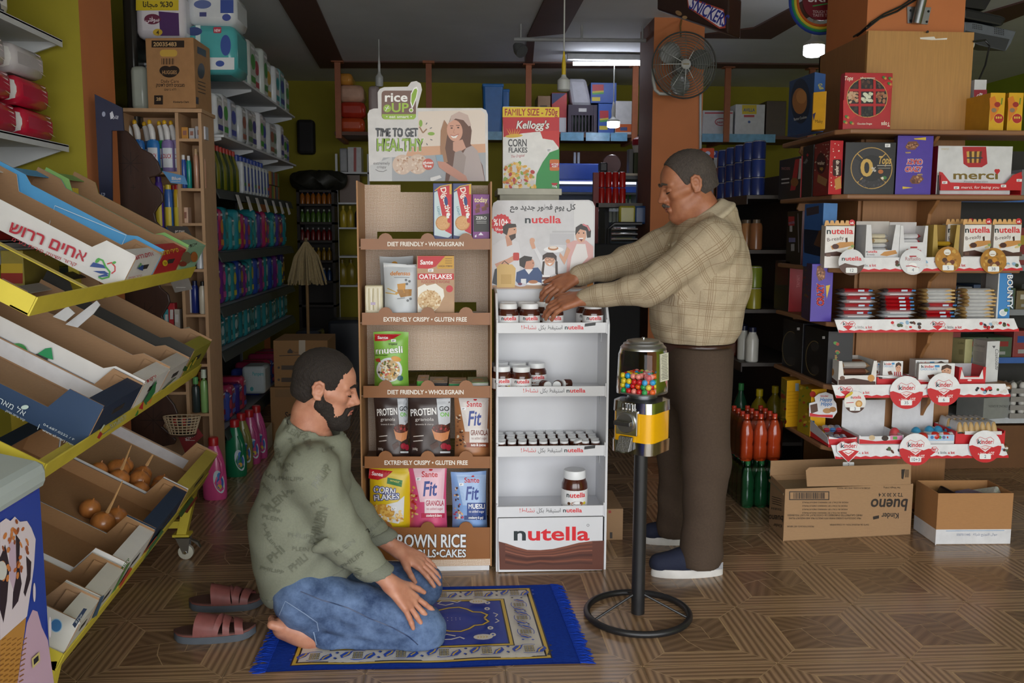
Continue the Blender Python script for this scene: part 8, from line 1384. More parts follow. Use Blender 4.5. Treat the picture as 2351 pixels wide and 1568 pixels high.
# far right shelving seen past the wooden unit
WYF=5.1;w0,w1=2.62,3.7
fs=thing('shelf_unit','white and blue metal shelving with egg trays at the far right','shelf unit',(3.1,WYF+.2,0));FZ=[]
for k,(y,c)in enumerate(((452,'3f6ab0'),(610,'8a8d92'),(712,'8a8d92'),(822,'3a62a8'),(960,'b9bdc2'))):
 z=zat(2290,y,WYF);FZ.append(z);MB().box((w0,WYF,z-.02),(w1,WYF+.4,z)).obj('shelf',mat('9a9da2',.5),fs);MB().box((w0,WYF-.008,z-.03),(w1,WYF,z+.004)).obj('shelf_edge',mat(c,.5),fs)
MB().box((w0,WYF+.4,0),(w1,WYF+.41,1.9)).obj('back_board',mat('3a3838',.6),fs);MB().box((w0,WYF+.02,0),(w1,WYF+.4,FZ[4]-.05)).obj('plinth',mat('6a4526',.6),fs);MB().box((w0,WYF+.36,0),(w0+.03,WYF+.4,1.95)).obj('upright',mat('8a8d92',.5),fs)
rn=random.Random(21);i=0
for r,hh in((0,.16),(1,.22),(2,.15),(3,.17)):
 x=w0+.02;n=0
 while x<w1-.15:
  w_=rn.uniform(.08,.16);c=rn.choice(['8a8a8e','5a3a34','3a4a6a','7a6a4a','2a2a30','8a3a3a','a9a9a4','4a5a44']);t=thing('grocery_box','%s grocery box, %s from the left on %s shelf at far right'%({'8a8a8e':'grey','5a3a34':'brown','3a4a6a':'blue grey','7a6a4a':'tan','2a2a30':'black','8a3a3a':'red','a9a9a4':'white','4a5a44':'olive'}[c],ORD[n],('upper','second','third','fourth')[r]),'box',(x+w_/2,WYF+.12,FZ[r]),'grocery boxes at the far right');h=hh*rn.uniform(.7,1)
  MB().box((x,WYF+.02,FZ[r]),(x+w_-.008,WYF+.22,FZ[r]+h)).obj('carton',mat(c,.5),t,bev=.003);pr=Print(UVf((x,WYF+.0195,FZ[r]),(1,0,0),(0,0,1)),down=False);pr.rect(w_*.15,h*.55,w_*.8,h*.8,rn.choice(['b9b4a8','8a2a2a','2a4a8a','b0983a']));pr.rect(w_*.2,h*.15,w_*.7,h*.3,'9a9a98');pr.build('label',t);x+=w_;n+=1
t,pl,pr=cbox('egg_carton_box','grey cardboard box with stencilled letters beside the egg trays','carton',((2196,5.2),(2258,5.06),(2322,5.1)),FZ[4]+.001,914,('6f716e','8a8c88'),rough=.7);pr.text('STRONG & GREEN',2292,930,5,'4a4a4a',w=44,ang=180,bold=0);pr.build('printed_front',t)
EGT=mat('8d8984',.9,0,.06,40,.1)
for L_ in range(4):
 z=FZ[4]+.001+L_*.05;x0=P(2324,940,Y=5.06).x;t=thing('egg_tray','grey pulp egg tray, %s from the bottom of the stack'%ORD[L_],'egg tray',(x0+.15,WYF+.1,z),'stacked egg trays');n=6
 m=MB().sheet(lambda u,v:Vector((x0+.29*u,WYF-.02+.29*v,z+.018+.014*sin(2*pi*n*u+1.5)*sin(2*pi*n*v+1.5))),36,36);m.obj('tray_cups',EGT,t,smooth=True);MB().box((x0,WYF-.02,z),(x0+.29,WYF-.015,z+.03)).obj('tray_rim',EGT,t)
 for i in range(5):tag(MB().ball((x0+.03+.055*i,WYF+.01,z+.04),(.019,.019,.025),10,8).obj('egg',mat('c9c6c0',.5),smooth=True),'pale egg %s from the left in egg tray layer %s'%(ORD[i],('one','two','three','four')[L_]),'egg','eggs in the front row of trays')
# things hung from ceiling and columns
fc=P(1571,150,Y=6.12);fan=thing('wall_fan','grey round wall fan fixed to the middle orange column','fan',(fc.x,6.33,fc.z-.25));R=.214;FG=mat('8f918c',.35,.6,.05)
for r in[R*k/13 for k in range(3,14)]:
 for s_,y in((1,-.045),(-1,.05)):
  dy=y*(1-(r/R)**2.5);MB().tube([(fc.x+r*cos(2*pi*i/40),fc.y+dy,fc.z+r*sin(2*pi*i/40))for i in range(41)],.0022 if r<R*.99 else .006,5).obj('guard_ring',FG,fan,smooth=True)
for i in range(12):
 a=2*pi*i/12;MB().tube([(fc.x+r*cos(a),fc.y-.047*(1-(r/R)**2.5),fc.z+r*sin(a))for r in(.03,.1,.16,R)],.002,5).obj('guard_spoke',FG,fan)
MB().lathe([(.033,0),(.033,.012),(.028,.016),(0,.016)],20,fc+Vector((0,-.035,0)),ax=(0,-1,0)).obj('hub_badge',mat('a9aaa4',.4),fan,smooth=True);pr=Print(UVf(fc+Vector((-.02,-.052,-.004)),(1,0,0),(0,0,1)),down=False);pr.rect(0,0,.04,.007,'8a7a4a');pr.build('badge_print',fan)
for k in range(3):
 a0=radians(20+120*k)
 def bl(u,v,a0=a0):r=.035+.155*u;a=a0+(v-.5)*(1.15*sin(pi*(.18+.7*u)));return Vector((fc.x+r*cos(a),fc.y+.012+.03*(v-.5),fc.z+r*sin(a)))
 m=MB().sheet(bl,10,8);m.add([Vector(p)+Vector((0,.002,0))for p in m.v],[f[::-1]for f in m.f]);m.obj('blade',mat('5f625c',.3),fan,smooth=True)
MB().lathe([(.055,0),(.06,.03),(.05,.09),(.03,.11)],18,fc+Vector((0,.03,0)),ax=(0,1,0)).obj('motor',mat('6a6c68',.4),fan,smooth=True);MB().box((fc.x-.03,6.2,fc.z-.03),(fc.x+.03,6.34,fc.z+.03)).obj('wall_mount',mat('6a6c68',.4),fan)
br=[P(x,y,Y=6.14)for x,y in((1499,158),(1500,185),(1504,206),(1514,215),(1540,216))];MB().tube(br,.012,8).obj('stand_tube',mat('a9aaa4',.4),fan,smooth=True);MB().tube([P(1563,85,Y=6.2),P(1562,60,Y=6.28),P(1565,45,Y=6.33)],.006,6).obj('power_lead',mat('8a6a3a',.6),fan)
wc=[P(1608,215+30*i,Y=6.325)for i in range(12)];tag(MB().tube(wc,.009,6).obj('cable_duct',mat('a9b4bc',.5)),'white cable duct down the edge of the middle column','cable')
A_,B_=P(1508,18,Y=4.9),P(1672,88,Y=4.5);t=thing('hanging_sign','brown chocolate bar shaped sign hanging from the ceiling','sign',(A_+B_)/2);A_=P(1508,22,Y=4.9);B_=P(1672,78,Y=4.5);dirv=(B_-A_);upv=Vector((0,0,.19));dep=Vector((.1,.12,0))
MB().hexa([A_,B_,B_+dep,A_+dep,A_+upv*.62+Vector((.0,0,.0)),B_+upv,B_+dep+upv,A_+dep+upv*.8]).obj('sign_box',mat('2e1c18',.35),t,bev=.01);nrm=dirv.cross(Vector((0,0,1)));pr=Print(plane(A_,nrm));pr.poly([(1577,-8),(1662,22),(1666,64),(1652,66),(1580,18)],'a9463a');pr.poly([(1579,-4),(1660,25),(1663,60),(1652,62),(1582,15)],'d8d4e4');pr.text('SNICKERS',1580,18,28,'27308a',w=94,al='l',ang=-28);pr.ell(1558,30,8,5,'8a6a4a',rot=30);pr.ell(1572,40,6,4,'9a7a54');pr.build('lettering',t)
for f in(.2,.85):p=A_.lerp(B_,f)+upv;MB().tube([p,(p.x,p.y,ZC)],.002,5).obj('hanging_wire',BLK,t)
ck=P(1885,2,Y=5.0);t=thing('hanging_sign','round rainbow edged sweet sign hanging beside the right column','sign',(ck.x,5.0,ck.z-.17));
for i,c in enumerate(('27408f','2f8a5a','c9b83a','b85a2a')):r=.172-.014*i;MB().tube([(ck.x+r*cos(2*pi*k/40),5.0,ck.z+r*sin(2*pi*k/40))for k in range(41)],.0085,6).obj('rainbow_ring',mat(c,.4),t,smooth=True)
MB().lathe([(0,0),(.105,0),(.105,.012),(0,.012)],28,(ck.x,5.0,ck.z),ax=(0,-1,0)).obj('sign_disc',mat('6a1a26',.4),t,smooth=True);pr=Print(planeY(4.988));pr.text('SKIT',1885,4,18,'d8d4d8',w=60);pr.line([(1866,14),(1900,8)],3,'3f8a4a');pr.text('TOUCH THE',1888,30,6,'b8a0a4',w=44);pr.text('TASTE THE',1888,38,6,'b8a0a4',w=44);pr.build('lettering',t);MB().tube([(ck.x,5.0,ck.z+.17),(ck.x,5.0,ZC)],.002,5).obj('hanging_wire',BLK,t)
def lamp(lb,px,yb,yt,Y,r,on,cord=True,name='hanging_lamp'):
 b=P(px,yb,Y=Y);h=zat(px,yt,Y)-b.z;t=thing(name,lb,'lamp',b);GLW=mat('f4f6ff',.4,emit=30 if on else 0)if on else mat('b9bcbc',.3)
 MB().lathe([(0,0),(r*.75,.004),(r,h*.12),(r,h*.55)],20,b).obj('bulb',GLW,t,smooth=True);MB().lathe([(r,h*.55),(r,h*.68),(r*.45,h*.86),(r*.35,h)],20,b).obj('bulb_neck',mat('b4b6b4',.4),t,smooth=True)
 MB().lathe([(r*.32,h),(r*.34,h+.05),(r*.12,h+.12)],14,b).obj('socket',mat('c4a81e' if name=='hanging_lamp' and not on else 'c9c9c9',.4),t,smooth=True);MB().tube([b+Vector((0,0,h+.1)),(b.x,b.y,ZC)],.004,6).obj('cord',mat('b4b6b4',.5),t)
lamp('unlit hanging bulb with yellow socket above the cereal box',1294,211,172,4.9,.034,False);lamp('small lit hanging lamp near the back shelf',1408,294,268,7.6,.052,True);lamp('bright lit hanging lamp beside the right column',1868,131,84,5.6,.062,True);lamp('unlit white pendant holder above the burlap stand',871,200,165,7.2,.03,False,name='pendant_lamp')
a,b=P(1316,146,Y=7.6),P(1472,146,Y=7.6);t=thing('tube_light','lit fluorescent tube under the ceiling at the back','tube light',((a.x+b.x)/2,7.6,a.z));MB().tube([(a.x,7.6,a.z),(b.x,7.6,b.z)],.016,10).obj('tube',mat('f0f4ff',.4,emit=26),t,smooth=True);MB().box((a.x-.05,7.57,a.z+.03),(b.x+.05,7.63,a.z+.075)).obj('batten',mat('c4c6c8',.5),t);[MB().tube([(x,7.6,a.z+.07),(x,7.6,ZC)],.006,6).obj('hanger',mat('8a8a8a',.5),t)for x in(a.x+.1,b.x-.1)]
a,b=P(1180,90,Y=6.6),P(1490,93,Y=6.6);t=thing('ceiling_track','grey pipe track with a spotlight under the ceiling','light track',((a.x+b.x)/2,6.6,a.z));MB().tube([a,b],.014,8).obj('track_pipe',mat('9a9c9e',.5),t);c=P(1183,104,Y=6.6);MB().lathe([(.02,0),(.045,.05),(.047,.09)],14,c,ax=(.5,-.6,-.6)).obj('spot_head',mat('5a5c5e',.4),t,smooth=True);[MB().tube([a.lerp(b,f),(a.lerp(b,f).x,6.6,ZC)],.008,6).obj('drop_rod',mat('9a9c9e',.5),t)for f in(.05,.5,.95)]
MY=4.55
mn=thing('monitor','black monitor and grey receiver mounted by the right column','monitor',P(2280,110,Y=MY));MB().prism([P(x,y,Y=MY)for x,y in((2213,18),(2300,36),(2312,42),(2302,60),(2213,42))][::-1],(0,.3,.04)).obj('screen_case',mat('1c1d20',.35),mn,bev=.01);MB().prism([P(x,y,Y=MY+.1)for x,y in((2218,0),(2282,-12),(2262,22),(2214,16))][::-1],(0,.05,0)).obj('mount_arm',BLK,mn)
MB().prism([P(x,y,Y=MY-.02)for x,y in((2214,50),(2240,52),(2334,72),(2322,100),(2310,118),(2250,104),(2214,90))][::-1],(0,.25,.05)).obj('receiver_case',mat('5f656e',.4),mn,bev=.006);pr=Print(planeY(MY-.02));[pr.ell(2234+4*i,56+.8*i+4*j,1.4,1.4,'15171a',7)for i in range(6)for j in range(3)];[pr.ell(2284+4*i,64+.8*i+4*j,1.4,1.4,'15171a',7)for i in range(6)for j in range(4)];pr.poly([(2216,70),(2318,90),(2308,116),(2250,102),(2216,88)],'2e3136');pr.build('vents',mn)
bk=thing('pipe_bracket','zinc bracket with a steel tube on the right orange column','bracket',P(2112,55,Y=4.35));MB().prism([P(x,y,Y=4.35)for x,y in((2083,15),(2138,17),(2130,56),(2084,53))][::-1],(0,.008,0)).obj('plate',SIL,bk);MB().tube([P(2104,54,Y=4.33),P(2124,-30,Y=4.31)],.022,12).obj('tube',mat('8a8d90',.35,.9),bk,smooth=True);[MB().lathe([(.006,0),(.004,.004)],8,P(x,y,Y=4.349),ax=(0,-1,0)).obj('screw',BLK,bk)for x,y in((2091,24),(2132,26),(2091,47),(2128,50))]
for i,(pts,lb)in enumerate(((((2104,-10,4.34),(2070,14,4.34),(2030,32,4.34),(2000,52,4.34),(1975,75,4.4),(1960,84,4.5)),'upper black cable across the right column'),(((2104,-2,4.345),(2060,26,4.345),(2020,42,4.345),(1990,66,4.36),(1968,82,4.45)),'lower black cable across the right column'),(((2236,95,4.29),(2262,92,4.4),(2272,105,4.4),(2262,150,4.38),(2245,190,4.36),(2236,240,4.36),(2226,262,4.33)),'black power cable hanging down beside the wooden panel'))):
 tag(MB().tube([P(x,y,Y=Y)for x,y,Y in pts],.005,6).obj('cable',BLK,smooth=True),lb,'cable')
sk_=P(2236,95,Y=4.28);tag(MB().lathe([(.022,0),(.024,.02),(.018,.03)],16,(PX1,4.36,sk_.z),ax=(1,0,0)).obj('wall_socket',mat('c9c6ba',.4),smooth=True),'white round socket on the side of the wooden panel','socket')
# people: smooth-union distance fields meshed with surface nets
def field(prims,res,fold=None,cut=None,pad=.03):
 A=[];
 for q in prims:
  if q[0]=='c':r=max(q[3],q[4])+pad;A+=[np.minimum(q[1],q[2])-r,np.maximum(q[1],q[2])+r]
  elif q[0]=='e':r=max(q[2])+pad;A+=[np.array(q[1])-r,np.array(q[1])+r]
 A=np.array(A);lo=A.min(0);n=np.ceil((A.max(0)-lo)/res).astype(int)+1;F=np.full(n,.2,np.float32)
 for q in prims:
  if q[0]in 'cs':a,b=np.array(q[1],float),np.array(q[2],float);R=max(q[3],q[4]);p0,p1=np.minimum(a,b),np.maximum(a,b)
  else:a=np.array(q[1],float);R=max(q[2]);p0=p1=a
  k=q[5]if q[0]in 'cs' else q[3];mg=R*(1.3 if q[0]=='c' and len(q)>6 else 1)+k+.03
  i0=np.clip(((p0-mg-lo)/res).astype(int),0,n-1);i1=np.clip(((p1+mg-lo)/res).astype(int)+2,1,n);sl=tuple(slice(x,y)for x,y in zip(i0,i1))
  G=[np.arange(i0[d],i1[d])*res+lo[d]for d in range(3)];X,Y,Z=np.meshgrid(*G,indexing='ij');Q=np.stack([X,Y,Z],-1)
  if q[0]in 'cs':
   ab=b-a;D=Q-a;sc=np.array(q[6])if len(q)>6 else np.ones(3);t=np.clip((D@ab)/max(1e-9,ab@ab),0,1);V=(D-t[...,None]*ab)/sc;d=(np.linalg.norm(V,axis=-1)-(q[3]+t*(q[4]-q[3])))
  else:
   D=Q-a
   if len(q)>4:D=D@np.array(q[4])
   r=np.array(q[2]);k0=np.linalg.norm(D/r,axis=-1);k1=np.linalg.norm(D/r**2,axis=-1)+1e-9;d=k0*(k0-1)/k1
  f=F[sl]
  if q[0]=='s':h=np.maximum(k-np.abs(f+d),0)/k;F[sl]=np.maximum(f,-d)+h*h*k/4
  else:h=np.maximum(k-np.abs(f-d),0)/k;F[sl]=np.minimum(f,d)-h*h*k/4
 if fold or cut:
  G=[np.arange(n[d])*res+lo[d]for d in range(3)];X,Y,Z=np.meshgrid(*G,indexing='ij')
  if fold:F+=fold(X,Y,Z)
  if cut:
   for c,nn in cut:F=np.maximum(F,(X-c[0])*nn[0]+(Y-c[1])*nn[1]+(Z-c[2])*nn[2])
 return F,lo,res
def nets(F,lo,res):
 I=F<0;n=np.array(F.shape)-1;cnt=np.zeros(n,np.int8)
 O=[(i,j,k)for i in(0,1)for j in(0,1)for k in(0,1)]
 for i,j,k in O:cnt+=I[i:n[0]+i,j:n[1]+j,k:n[2]+k]
 ac=np.argwhere((cnt>0)&(cnt<8));idx=-np.ones(n,np.int64);idx[tuple(ac.T)]=np.arange(len(ac))
 V=np.stack([F[ac[:,0]+i,ac[:,1]+j,ac[:,2]+k]for i,j,k in O],1);S=np.zeros((len(ac),3));C=np.zeros(len(ac))
 for a in range(8):
  for b in range(a+1,8):
   if sum(x!=y for x,y in zip(O[a],O[b]))!=1:continue
   m=(V[:,a]<0)!=(V[:,b]<0);t=np.where(m,V[:,a]/np.where(m,V[:,a]-V[:,b],1),0)[:,None];S+=np.where(m[:,None],np.array(O[a])+(np.array(O[b])-np.array(O[a]))*t,0);C+=m
 P_=lo+(ac+S/C[:,None])*res;faces=[]
 for ax in range(3):
  u,v=(ax+1)%3,(ax+2)%3;sa=[slice(None)]*3;sb=[slice(None)]*3;sa[ax]=slice(0,-1);sb[ax]=slice(1,None);A,B=I[tuple(sa)],I[tuple(sb)];e=np.argwhere(A!=B);e=e[(e[:,u]>0)&(e[:,v]>0)&(e[:,u]<n[u])&(e[:,v]<n[v])]
  q=[]
  for du,dv in((1,1),(0,1),(0,0),(1,0)):c=e.copy();c[:,u]-=du;c[:,v]-=dv;q.append(idx[tuple(c.T)])
  q=np.stack(q,1);fl=~A[tuple(e.T)];q[fl]=q[fl][:,::-1];faces.append(q)
 return P_,np.concatenate(faces)
def sdf(prims,res,**k):P_,Fc=nets(*field(prims,res,**k));m=MB();m.v=[tuple(p)for p in P_];m.f=[tuple(f)for f in Fc if min(f)>=0];m.m=[0]*len(m.f);return m
Pv=lambda x,y,Y:np.array(P(x,y,Y=Y))
def hand(w,f,n,L=1.,curl=(.25,.3,.25),spread=.12,thumb=(.5,.25),flip=1,fc=None):
 f=Vector(f).normalized();n=Vector(n);n=(n-f*n.dot(f)).normalized();s=f.cross(n)*flip;w=Vector(w);A=lambda v:np.array(v);out=[]
 kn=[]
 for i,(o,l)in enumerate(((.030,.088),(.010,.092),(-.011,.087),(-.030,.079))):
  k=w+(f*l+s*o+n*.002)*L;kn.append(k);out.append(('c',A(w+s*o*.45*L),A(k),.0165*L,.0125*L,.012))
 for i,(k,ls)in enumerate(zip(kn,((.042,.026,.02),(.047,.029,.021),(.043,.027,.02),(.034,.02,.018)))):
  d=(f+s*spread*(1.3-i*.9)).normalized();a=0;p=k;c_=curl if fc is None else fc[i]
  for j,l in enumerate(ls):
   a+=c_[j];dd=d*cos(a)-n*sin(a);q=p+dd*l*L;out.append(('c',A(p),A(q),(.0098,.0088,.0082)[j]*L,(.0088,.0082,.0068)[j]*L,.004));p=q
 b=w+(f*.022+s*.022)*L;m_=b+(f*.035+s*(.022+.02*thumb[0])-n*.006)*L;d=(f*(1-thumb[1])+s*thumb[0]-n*.15).normalized();q=m_+d*.034*L;e=q+(d*.9-s*.15*thumb[0]+f*.1).normalized()*.026*L
 out+=[('c',A(b),A(m_),.017*L,.0125*L,.012),('c',A(m_),A(q),.0115*L,.010*L,.006),('c',A(q),A(e),.010*L,.0075*L,.004)]
 return out,kn
def head_prims(M,sc=1.,ear=1):
 T=lambda x,y,z:np.array(M@Vector((x*sc,y*sc,z*sc)));R3=np.array(M.to_3x3());o=[]
 C=lambda a,b,ra,rb,k=.012:o.append(('c',T(*a),T(*b),ra*sc,rb*sc,k));E=lambda c,r,k=.015:o.append(('e',T(*c),tuple(x*sc for x in r),k,R3));S=lambda a,r,k=.01:o.append(('s',T(*a),T(*a)+1e-5,r*sc,r*sc,k))
 E((-.012,0,.035),(.098,.075,.088));E((.03,0,-.035),(.058,.056,.082),.03);E((.043,0,.035),(.045,.056,.05),.03);E((.035,0,-.08),(.05,.047,.036),.03)
 for s in(1,-1):
  C((-.015,.05*s,-.055),(.05,.022*s,-.104),.02,.02,.03);C((.066,.04*s,-.018),(.02,.06*s,-.012),.016,.012,.02);C((.083,.012*s,.026),(.07,.045*s,.02),.011,.009,.012);S((.1,.03*s,.002),.017,.014);E((.077,.031*s,.002),(.0135,.016,.0125),.003);C((.093,.018*s,.0055),(.08,.045*s,.001),.0028,.0022,.003);E((.1,.0115*s,-.032),(.01,.0075,.008),.005)
  if ear:E((-.012,.078*s,-.003),(.018,.008,.03),.006);[C(a,b,.005,.005,.005)for a,b in zip(EP,EP[1:])]if[EP:=[(x,y*s,z)for x,y,z in((-.002,.079,-.03),(-.016,.081,-.03),(-.026,.083,-.014),(-.031,.084,.006),(-.026,.085,.02),(-.014,.085,.027),(-.002,.083,.022),(.002,.08,.01))]]else 0;S((-.01,.09*s,.0),.0095,.006)
 C((.082,0,.008),(.094,0,-.03),.0125,.017,.012);C((.09,0,.018),(.111,0,-.024),.0075,.0105,.01);E((.114,0,-.028),(.0115,.0105,.0095),.006);C((.098,-.01,-.056),(.098,.01,-.056),.0075,.0075,.006);C((.094,-.022,-.062),(.094,.022,-.062),.004,.004,.004);C((.093,-.012,-.071),(.093,.012,-.071),.0085,.0085,.004);S((.108,0,-.0635),.0022,.002);E((.079,0,-.1),(.021,.022,.019),.015)
 C((-.024,0,-.06),(-.038,0,-.19),.05,.055,.03)
 return o
def skinmat(h):
 m,N,L,b=nodes_mat('skin',.48);tc=N.new('ShaderNodeTexCoord');nz=N.new('ShaderNodeTexNoise');nz.inputs['Scale'].default_value=28;nz.inputs['Detail'].default_value=6;L.new(tc.outputs['Object'],nz.inputs[0]);rp=N.new('ShaderNodeValToRGB');c=lin(h)
 rp.color_ramp.elements[0].position=.3;rp.color_ramp.elements[0].color=(c[0]*.82,c[1]*.7,c[2]*.66,1);rp.color_ramp.elements[1].position=.7;rp.color_ramp.elements[1].color=(*[min(1,x*1.08)for x in c],1);L.new(nz.outputs[0],rp.inputs[0]);L.new(rp.outputs[0],b.inputs['Base Color']);b.inputs['Subsurface Weight'].default_value=.12;b.inputs['Subsurface Radius'].default_value=(.012,.005,.003)
 bp=N.new('ShaderNodeBump');bp.inputs['Strength'].default_value=.25;bp.inputs['Distance'].default_value=.001;n2=N.new('ShaderNodeTexNoise');n2.inputs['Scale'].default_value=160;L.new(tc.outputs['Object'],n2.inputs[0]);L.new(n2.outputs[0],bp.inputs['Height']);L.new(bp.outputs[0],b.inputs['Normal']);return m
HAIRN=lambda X,Y,Z:.0012*np.sin(300*X+90*Z+5*np.sin(70*Y))*np.sin(260*Y+120*X+6*np.sin(60*Z))
def face_bits(t,M,lipc,brow,sc=1.):
 T=lambda x,y,z:M@Vector((x*sc,y*sc,z*sc))
 for s in(1,-1):
  MB().tube([T(.0995,.011*s,.025),T(.097,.025*s,.0315),T(.084,.045*s,.024)],[.0045*sc,.0052*sc,.0028*sc],6).obj('eyebrow',mat(brow,.8,0,.2,200),t,smooth=True)
  MB().tube([T(.0895,.021*s,-.0055),T(.0915,.031*s,-.0085),T(.083,.044*s,-.0045)],[.0018*sc,.0024*sc,.0016*sc],5).obj('eyelashes',mat('1c130f',.7),t,smooth=True)
 m=MB().tube([T(.0955,-.021,-.063),T(.1045,-.009,-.0585),T(.105,0,-.0595),T(.1045,.009,-.0585),T(.0955,.021,-.063)],[.002*sc,.0042*sc,.004*sc,.0042*sc,.002*sc],6);m.tube([T(.0955,-.019,-.0655),T(.102,0,-.0705),T(.0955,.019,-.0655)],[.002*sc,.0055*sc,.002*sc],6);m.obj('lips',mat(lipc,.4),t,smooth=True)
# the kneeling man
KN,KC,KF=2.97,3.10,3.25
km=thing('person','kneeling man in an olive sweatshirt and blue jeans, hands resting on his thighs','person',(P(800,1480,Y=KC).x,KC,0))
hc=Vector(P(748,888,Y=KC));tilt=radians(14);HM=Matrix.Translation(hc)@Matrix.Rotation(tilt,4,'Y')
SK1=skinmat('c08a70')
hp=head_prims(HM,1.01);nk=Pv(725,1010,KC);hp.append(('c',np.array(HM@Vector((-.035,0,-.1))),Pv(716,1022,KC),.056,.062,.03))
body=sdf(hp,.0028)
arm=lambda a,b,ra,rb,k=.02,*s:('c',a,b,ra,rb,k,*s)
sh_n,el_n,wr_n=Pv(722,1088,KN-.04),Pv(795,1245,KN-.06),Pv(900,1338,KN-.03);sh_f,el_f,wr_f=Pv(745,1085,KF+.03),Pv(825,1195,KF+.04),Pv(918,1268,KF)
knee_n,knee_f=Pv(966,1440,KN-.01),Pv(966,1338,KF+.02)
def denim():
 m,N,L,b=nodes_mat('denim',.85);tc=N.new('ShaderNodeTexCoord');a=N.new('ShaderNodeTexNoise');a.inputs['Scale'].default_value=9;a.inputs['Detail'].default_value=8;a.inputs['Roughness'].default_value=.75;L.new(tc.outputs['Object'],a.inputs[0]);rp=N.new('ShaderNodeValToRGB');e=rp.color_ramp.elements;e[0].position=.35;e[0].color=(*lin('2c4166'),1);e[1].position=.68;e[1].color=(*lin('6a82a8'),1);L.new(a.outputs[0],rp.inputs[0]);L.new(rp.outputs[0],b.inputs['Base Color']);n2=N.new('ShaderNodeTexNoise');n2.inputs['Scale'].default_value=300;L.new(tc.outputs['Object'],n2.inputs[0]);bp=N.new('ShaderNodeBump');bp.inputs['Strength'].default_value=.4;bp.inputs['Distance'].default_value=.001;L.new(n2.outputs[0],bp.inputs['Height']);L.new(bp.outputs[0],b.inputs['Normal']);return m
jn=[('c',Pv(695,1362,KN+.03),Pv(700,1355,KF-.03),.1,.1,.05),('c',Pv(705,1372,KN),knee_n,.1,.08,.04),('c',Pv(700,1360,KF),knee_f,.098,.082,.04),('c',knee_n+np.array((.006,0,-.034)),Pv(752,1462,KN),.064,.054,.012),('c',Pv(690,1400,KN),Pv(720,1425,KN),.06,.055,.03),('c',knee_f+np.array((.006,0,-.034)),Pv(750,1395,KF+.02),.064,.055,.02),('c',knee_n+np.array((.012,0,-.02)),knee_n+np.array((-.02,0,-.03)),.068,.066,.03),('s',Pv(735,1432,KN-.1),Pv(905,1470,KN-.095),.012,.004,.03),('s',Pv(900,1482,KN-.09),Pv(960,1470,KN-.1),.006,.003,.02),('s',Pv(770,1360,KN-.1),Pv(860,1400,KN-.11),.01,.004,.03)]
zf=.008
jf=lambda X,Y,Z:.003*np.sin(70*(X+1.1*Z)+3*np.sin(11*Y))*np.exp(-((X-P(760,1400,Y=KN).x)/.16)**2)+.0018*np.sin(90*(X*.5-Z))
jm=sdf(jn,.0065,fold=jf,cut=[((0,0,zf),(0,0,-1))]);DEN=denim();jm.obj('jeans',DEN,km,smooth=True,ang=180)
pr=Print(onmesh(jm.bvh(),None),base=.002,fine=8);pr.line([(690,1358),(740,1378),(800,1396),(850,1420),(900,1440),(940,1462),(960,1480)],2.4,'24365a');pr.line([(642,1412),(656,1380),(700,1408),(728,1428),(732,1448)],2,'8fa3c2');pr.line([(720,1450),(728,1480)],2.5,'8fa3c2');pr.build('seams',km)
jb=jm.bvh()
def hit(x,y,off,Y):
 h=jb.ray_cast(EYE,ray(x,y).normalized());return(h[0]+h[1]*off,h[1])if h[0]is not None else(P(x,y,Y=Y),Vector((0,-.6,.8)))
def rest(w,kx,ky,tx,ty,Y,flip,th):
 k_,n1=hit(kx,ky,.017,Y);t_,n2=hit(tx,ty,.012,Y);n=(n1*1.2+n2*.4+Vector((0,0,.4))).normalized();f=k_-Vector(w);a=f.angle(t_-k_);return hand(w,f,n,1.04,fc=[(a*.5+.06*i,a*.35,.12)for i in range(4)],spread=.17,thumb=th,flip=flip)
wr_n=wr_n+np.array((0,-.03,.006));hd_n,kk=rest(wr_n,950,1402,1000,1440,KN-.06,-1,(.5,.15));hd_f,kk2=rest(wr_f+np.array((0,0,.01)),968,1300,1012,1326,KF-.04,1,(.55,.2))
for h_,w_,e_ in((hd_n,wr_n,el_n),(hd_f,wr_f,el_f)):m=sdf(h_+[('c',w_+(e_-w_)*.45,w_,.032,.026,.02)],.0026);body.add(m.v,m.f)
ank=Pv(722,1462,KN);toe=Pv(628,1432,KN-.0)
ft=[('c',ank,Pv(690,1452,KN),.036,.034,.02),('c',Pv(700,1452,KN-.01),Pv(648,1438,KN-.02),.034,.033,.03),('c',Pv(700,1452,KN+.02),Pv(648,1436,KN+.03),.03,.03,.03),('c',Pv(706,1464,KN),Pv(650,1448,KN),.028,.024,.03)]
for i in range(5):y=KN-.04+.021*i;ft.append(('c',Pv(645,1440-2*i,y),Pv(624-1.5*(i%2),1430-3*i+(4 if i==0 else 0),y-.004),.0135 if i else .018,.0105 if i else .0155,.006))
m=sdf(ft,.003);body.add(m.v,m.f)
core=[('c',Pv(690,1340,KC),Pv(705,1120,KC),.10,.11,.05),('c',Pv(705,1120,KC),nk,.11,.06,.05),('c',sh_n,sh_f,.05,.05,.05),arm(sh_n,el_n,.045,.038),arm(el_n,wr_n,.036,.027),arm(sh_f,el_f,.045,.038),arm(el_f,wr_f,.036,.027),arm(Pv(690,1375,KN),knee_n,.07,.05),arm(Pv(690,1350,KF),knee_f,.07,.05),arm(knee_n,ank,.045,.035)]
m=sdf(core,.008);body.add(m.v,m.f);body.obj('body',SK1,km,smooth=True,ang=180)
face_bits(km,HM,'a05a4c','1d1511',1.01)
H1=mat('241c17',.75,0,.4,380,1.,stretch=(1,1,.35));T1=lambda x,y,z:np.array(HM@Vector((x*1.01,y*1.01,z*1.01)));R1=np.array(HM.to_3x3());V1=lambda x,y,z:R1@np.array((x,y,z))
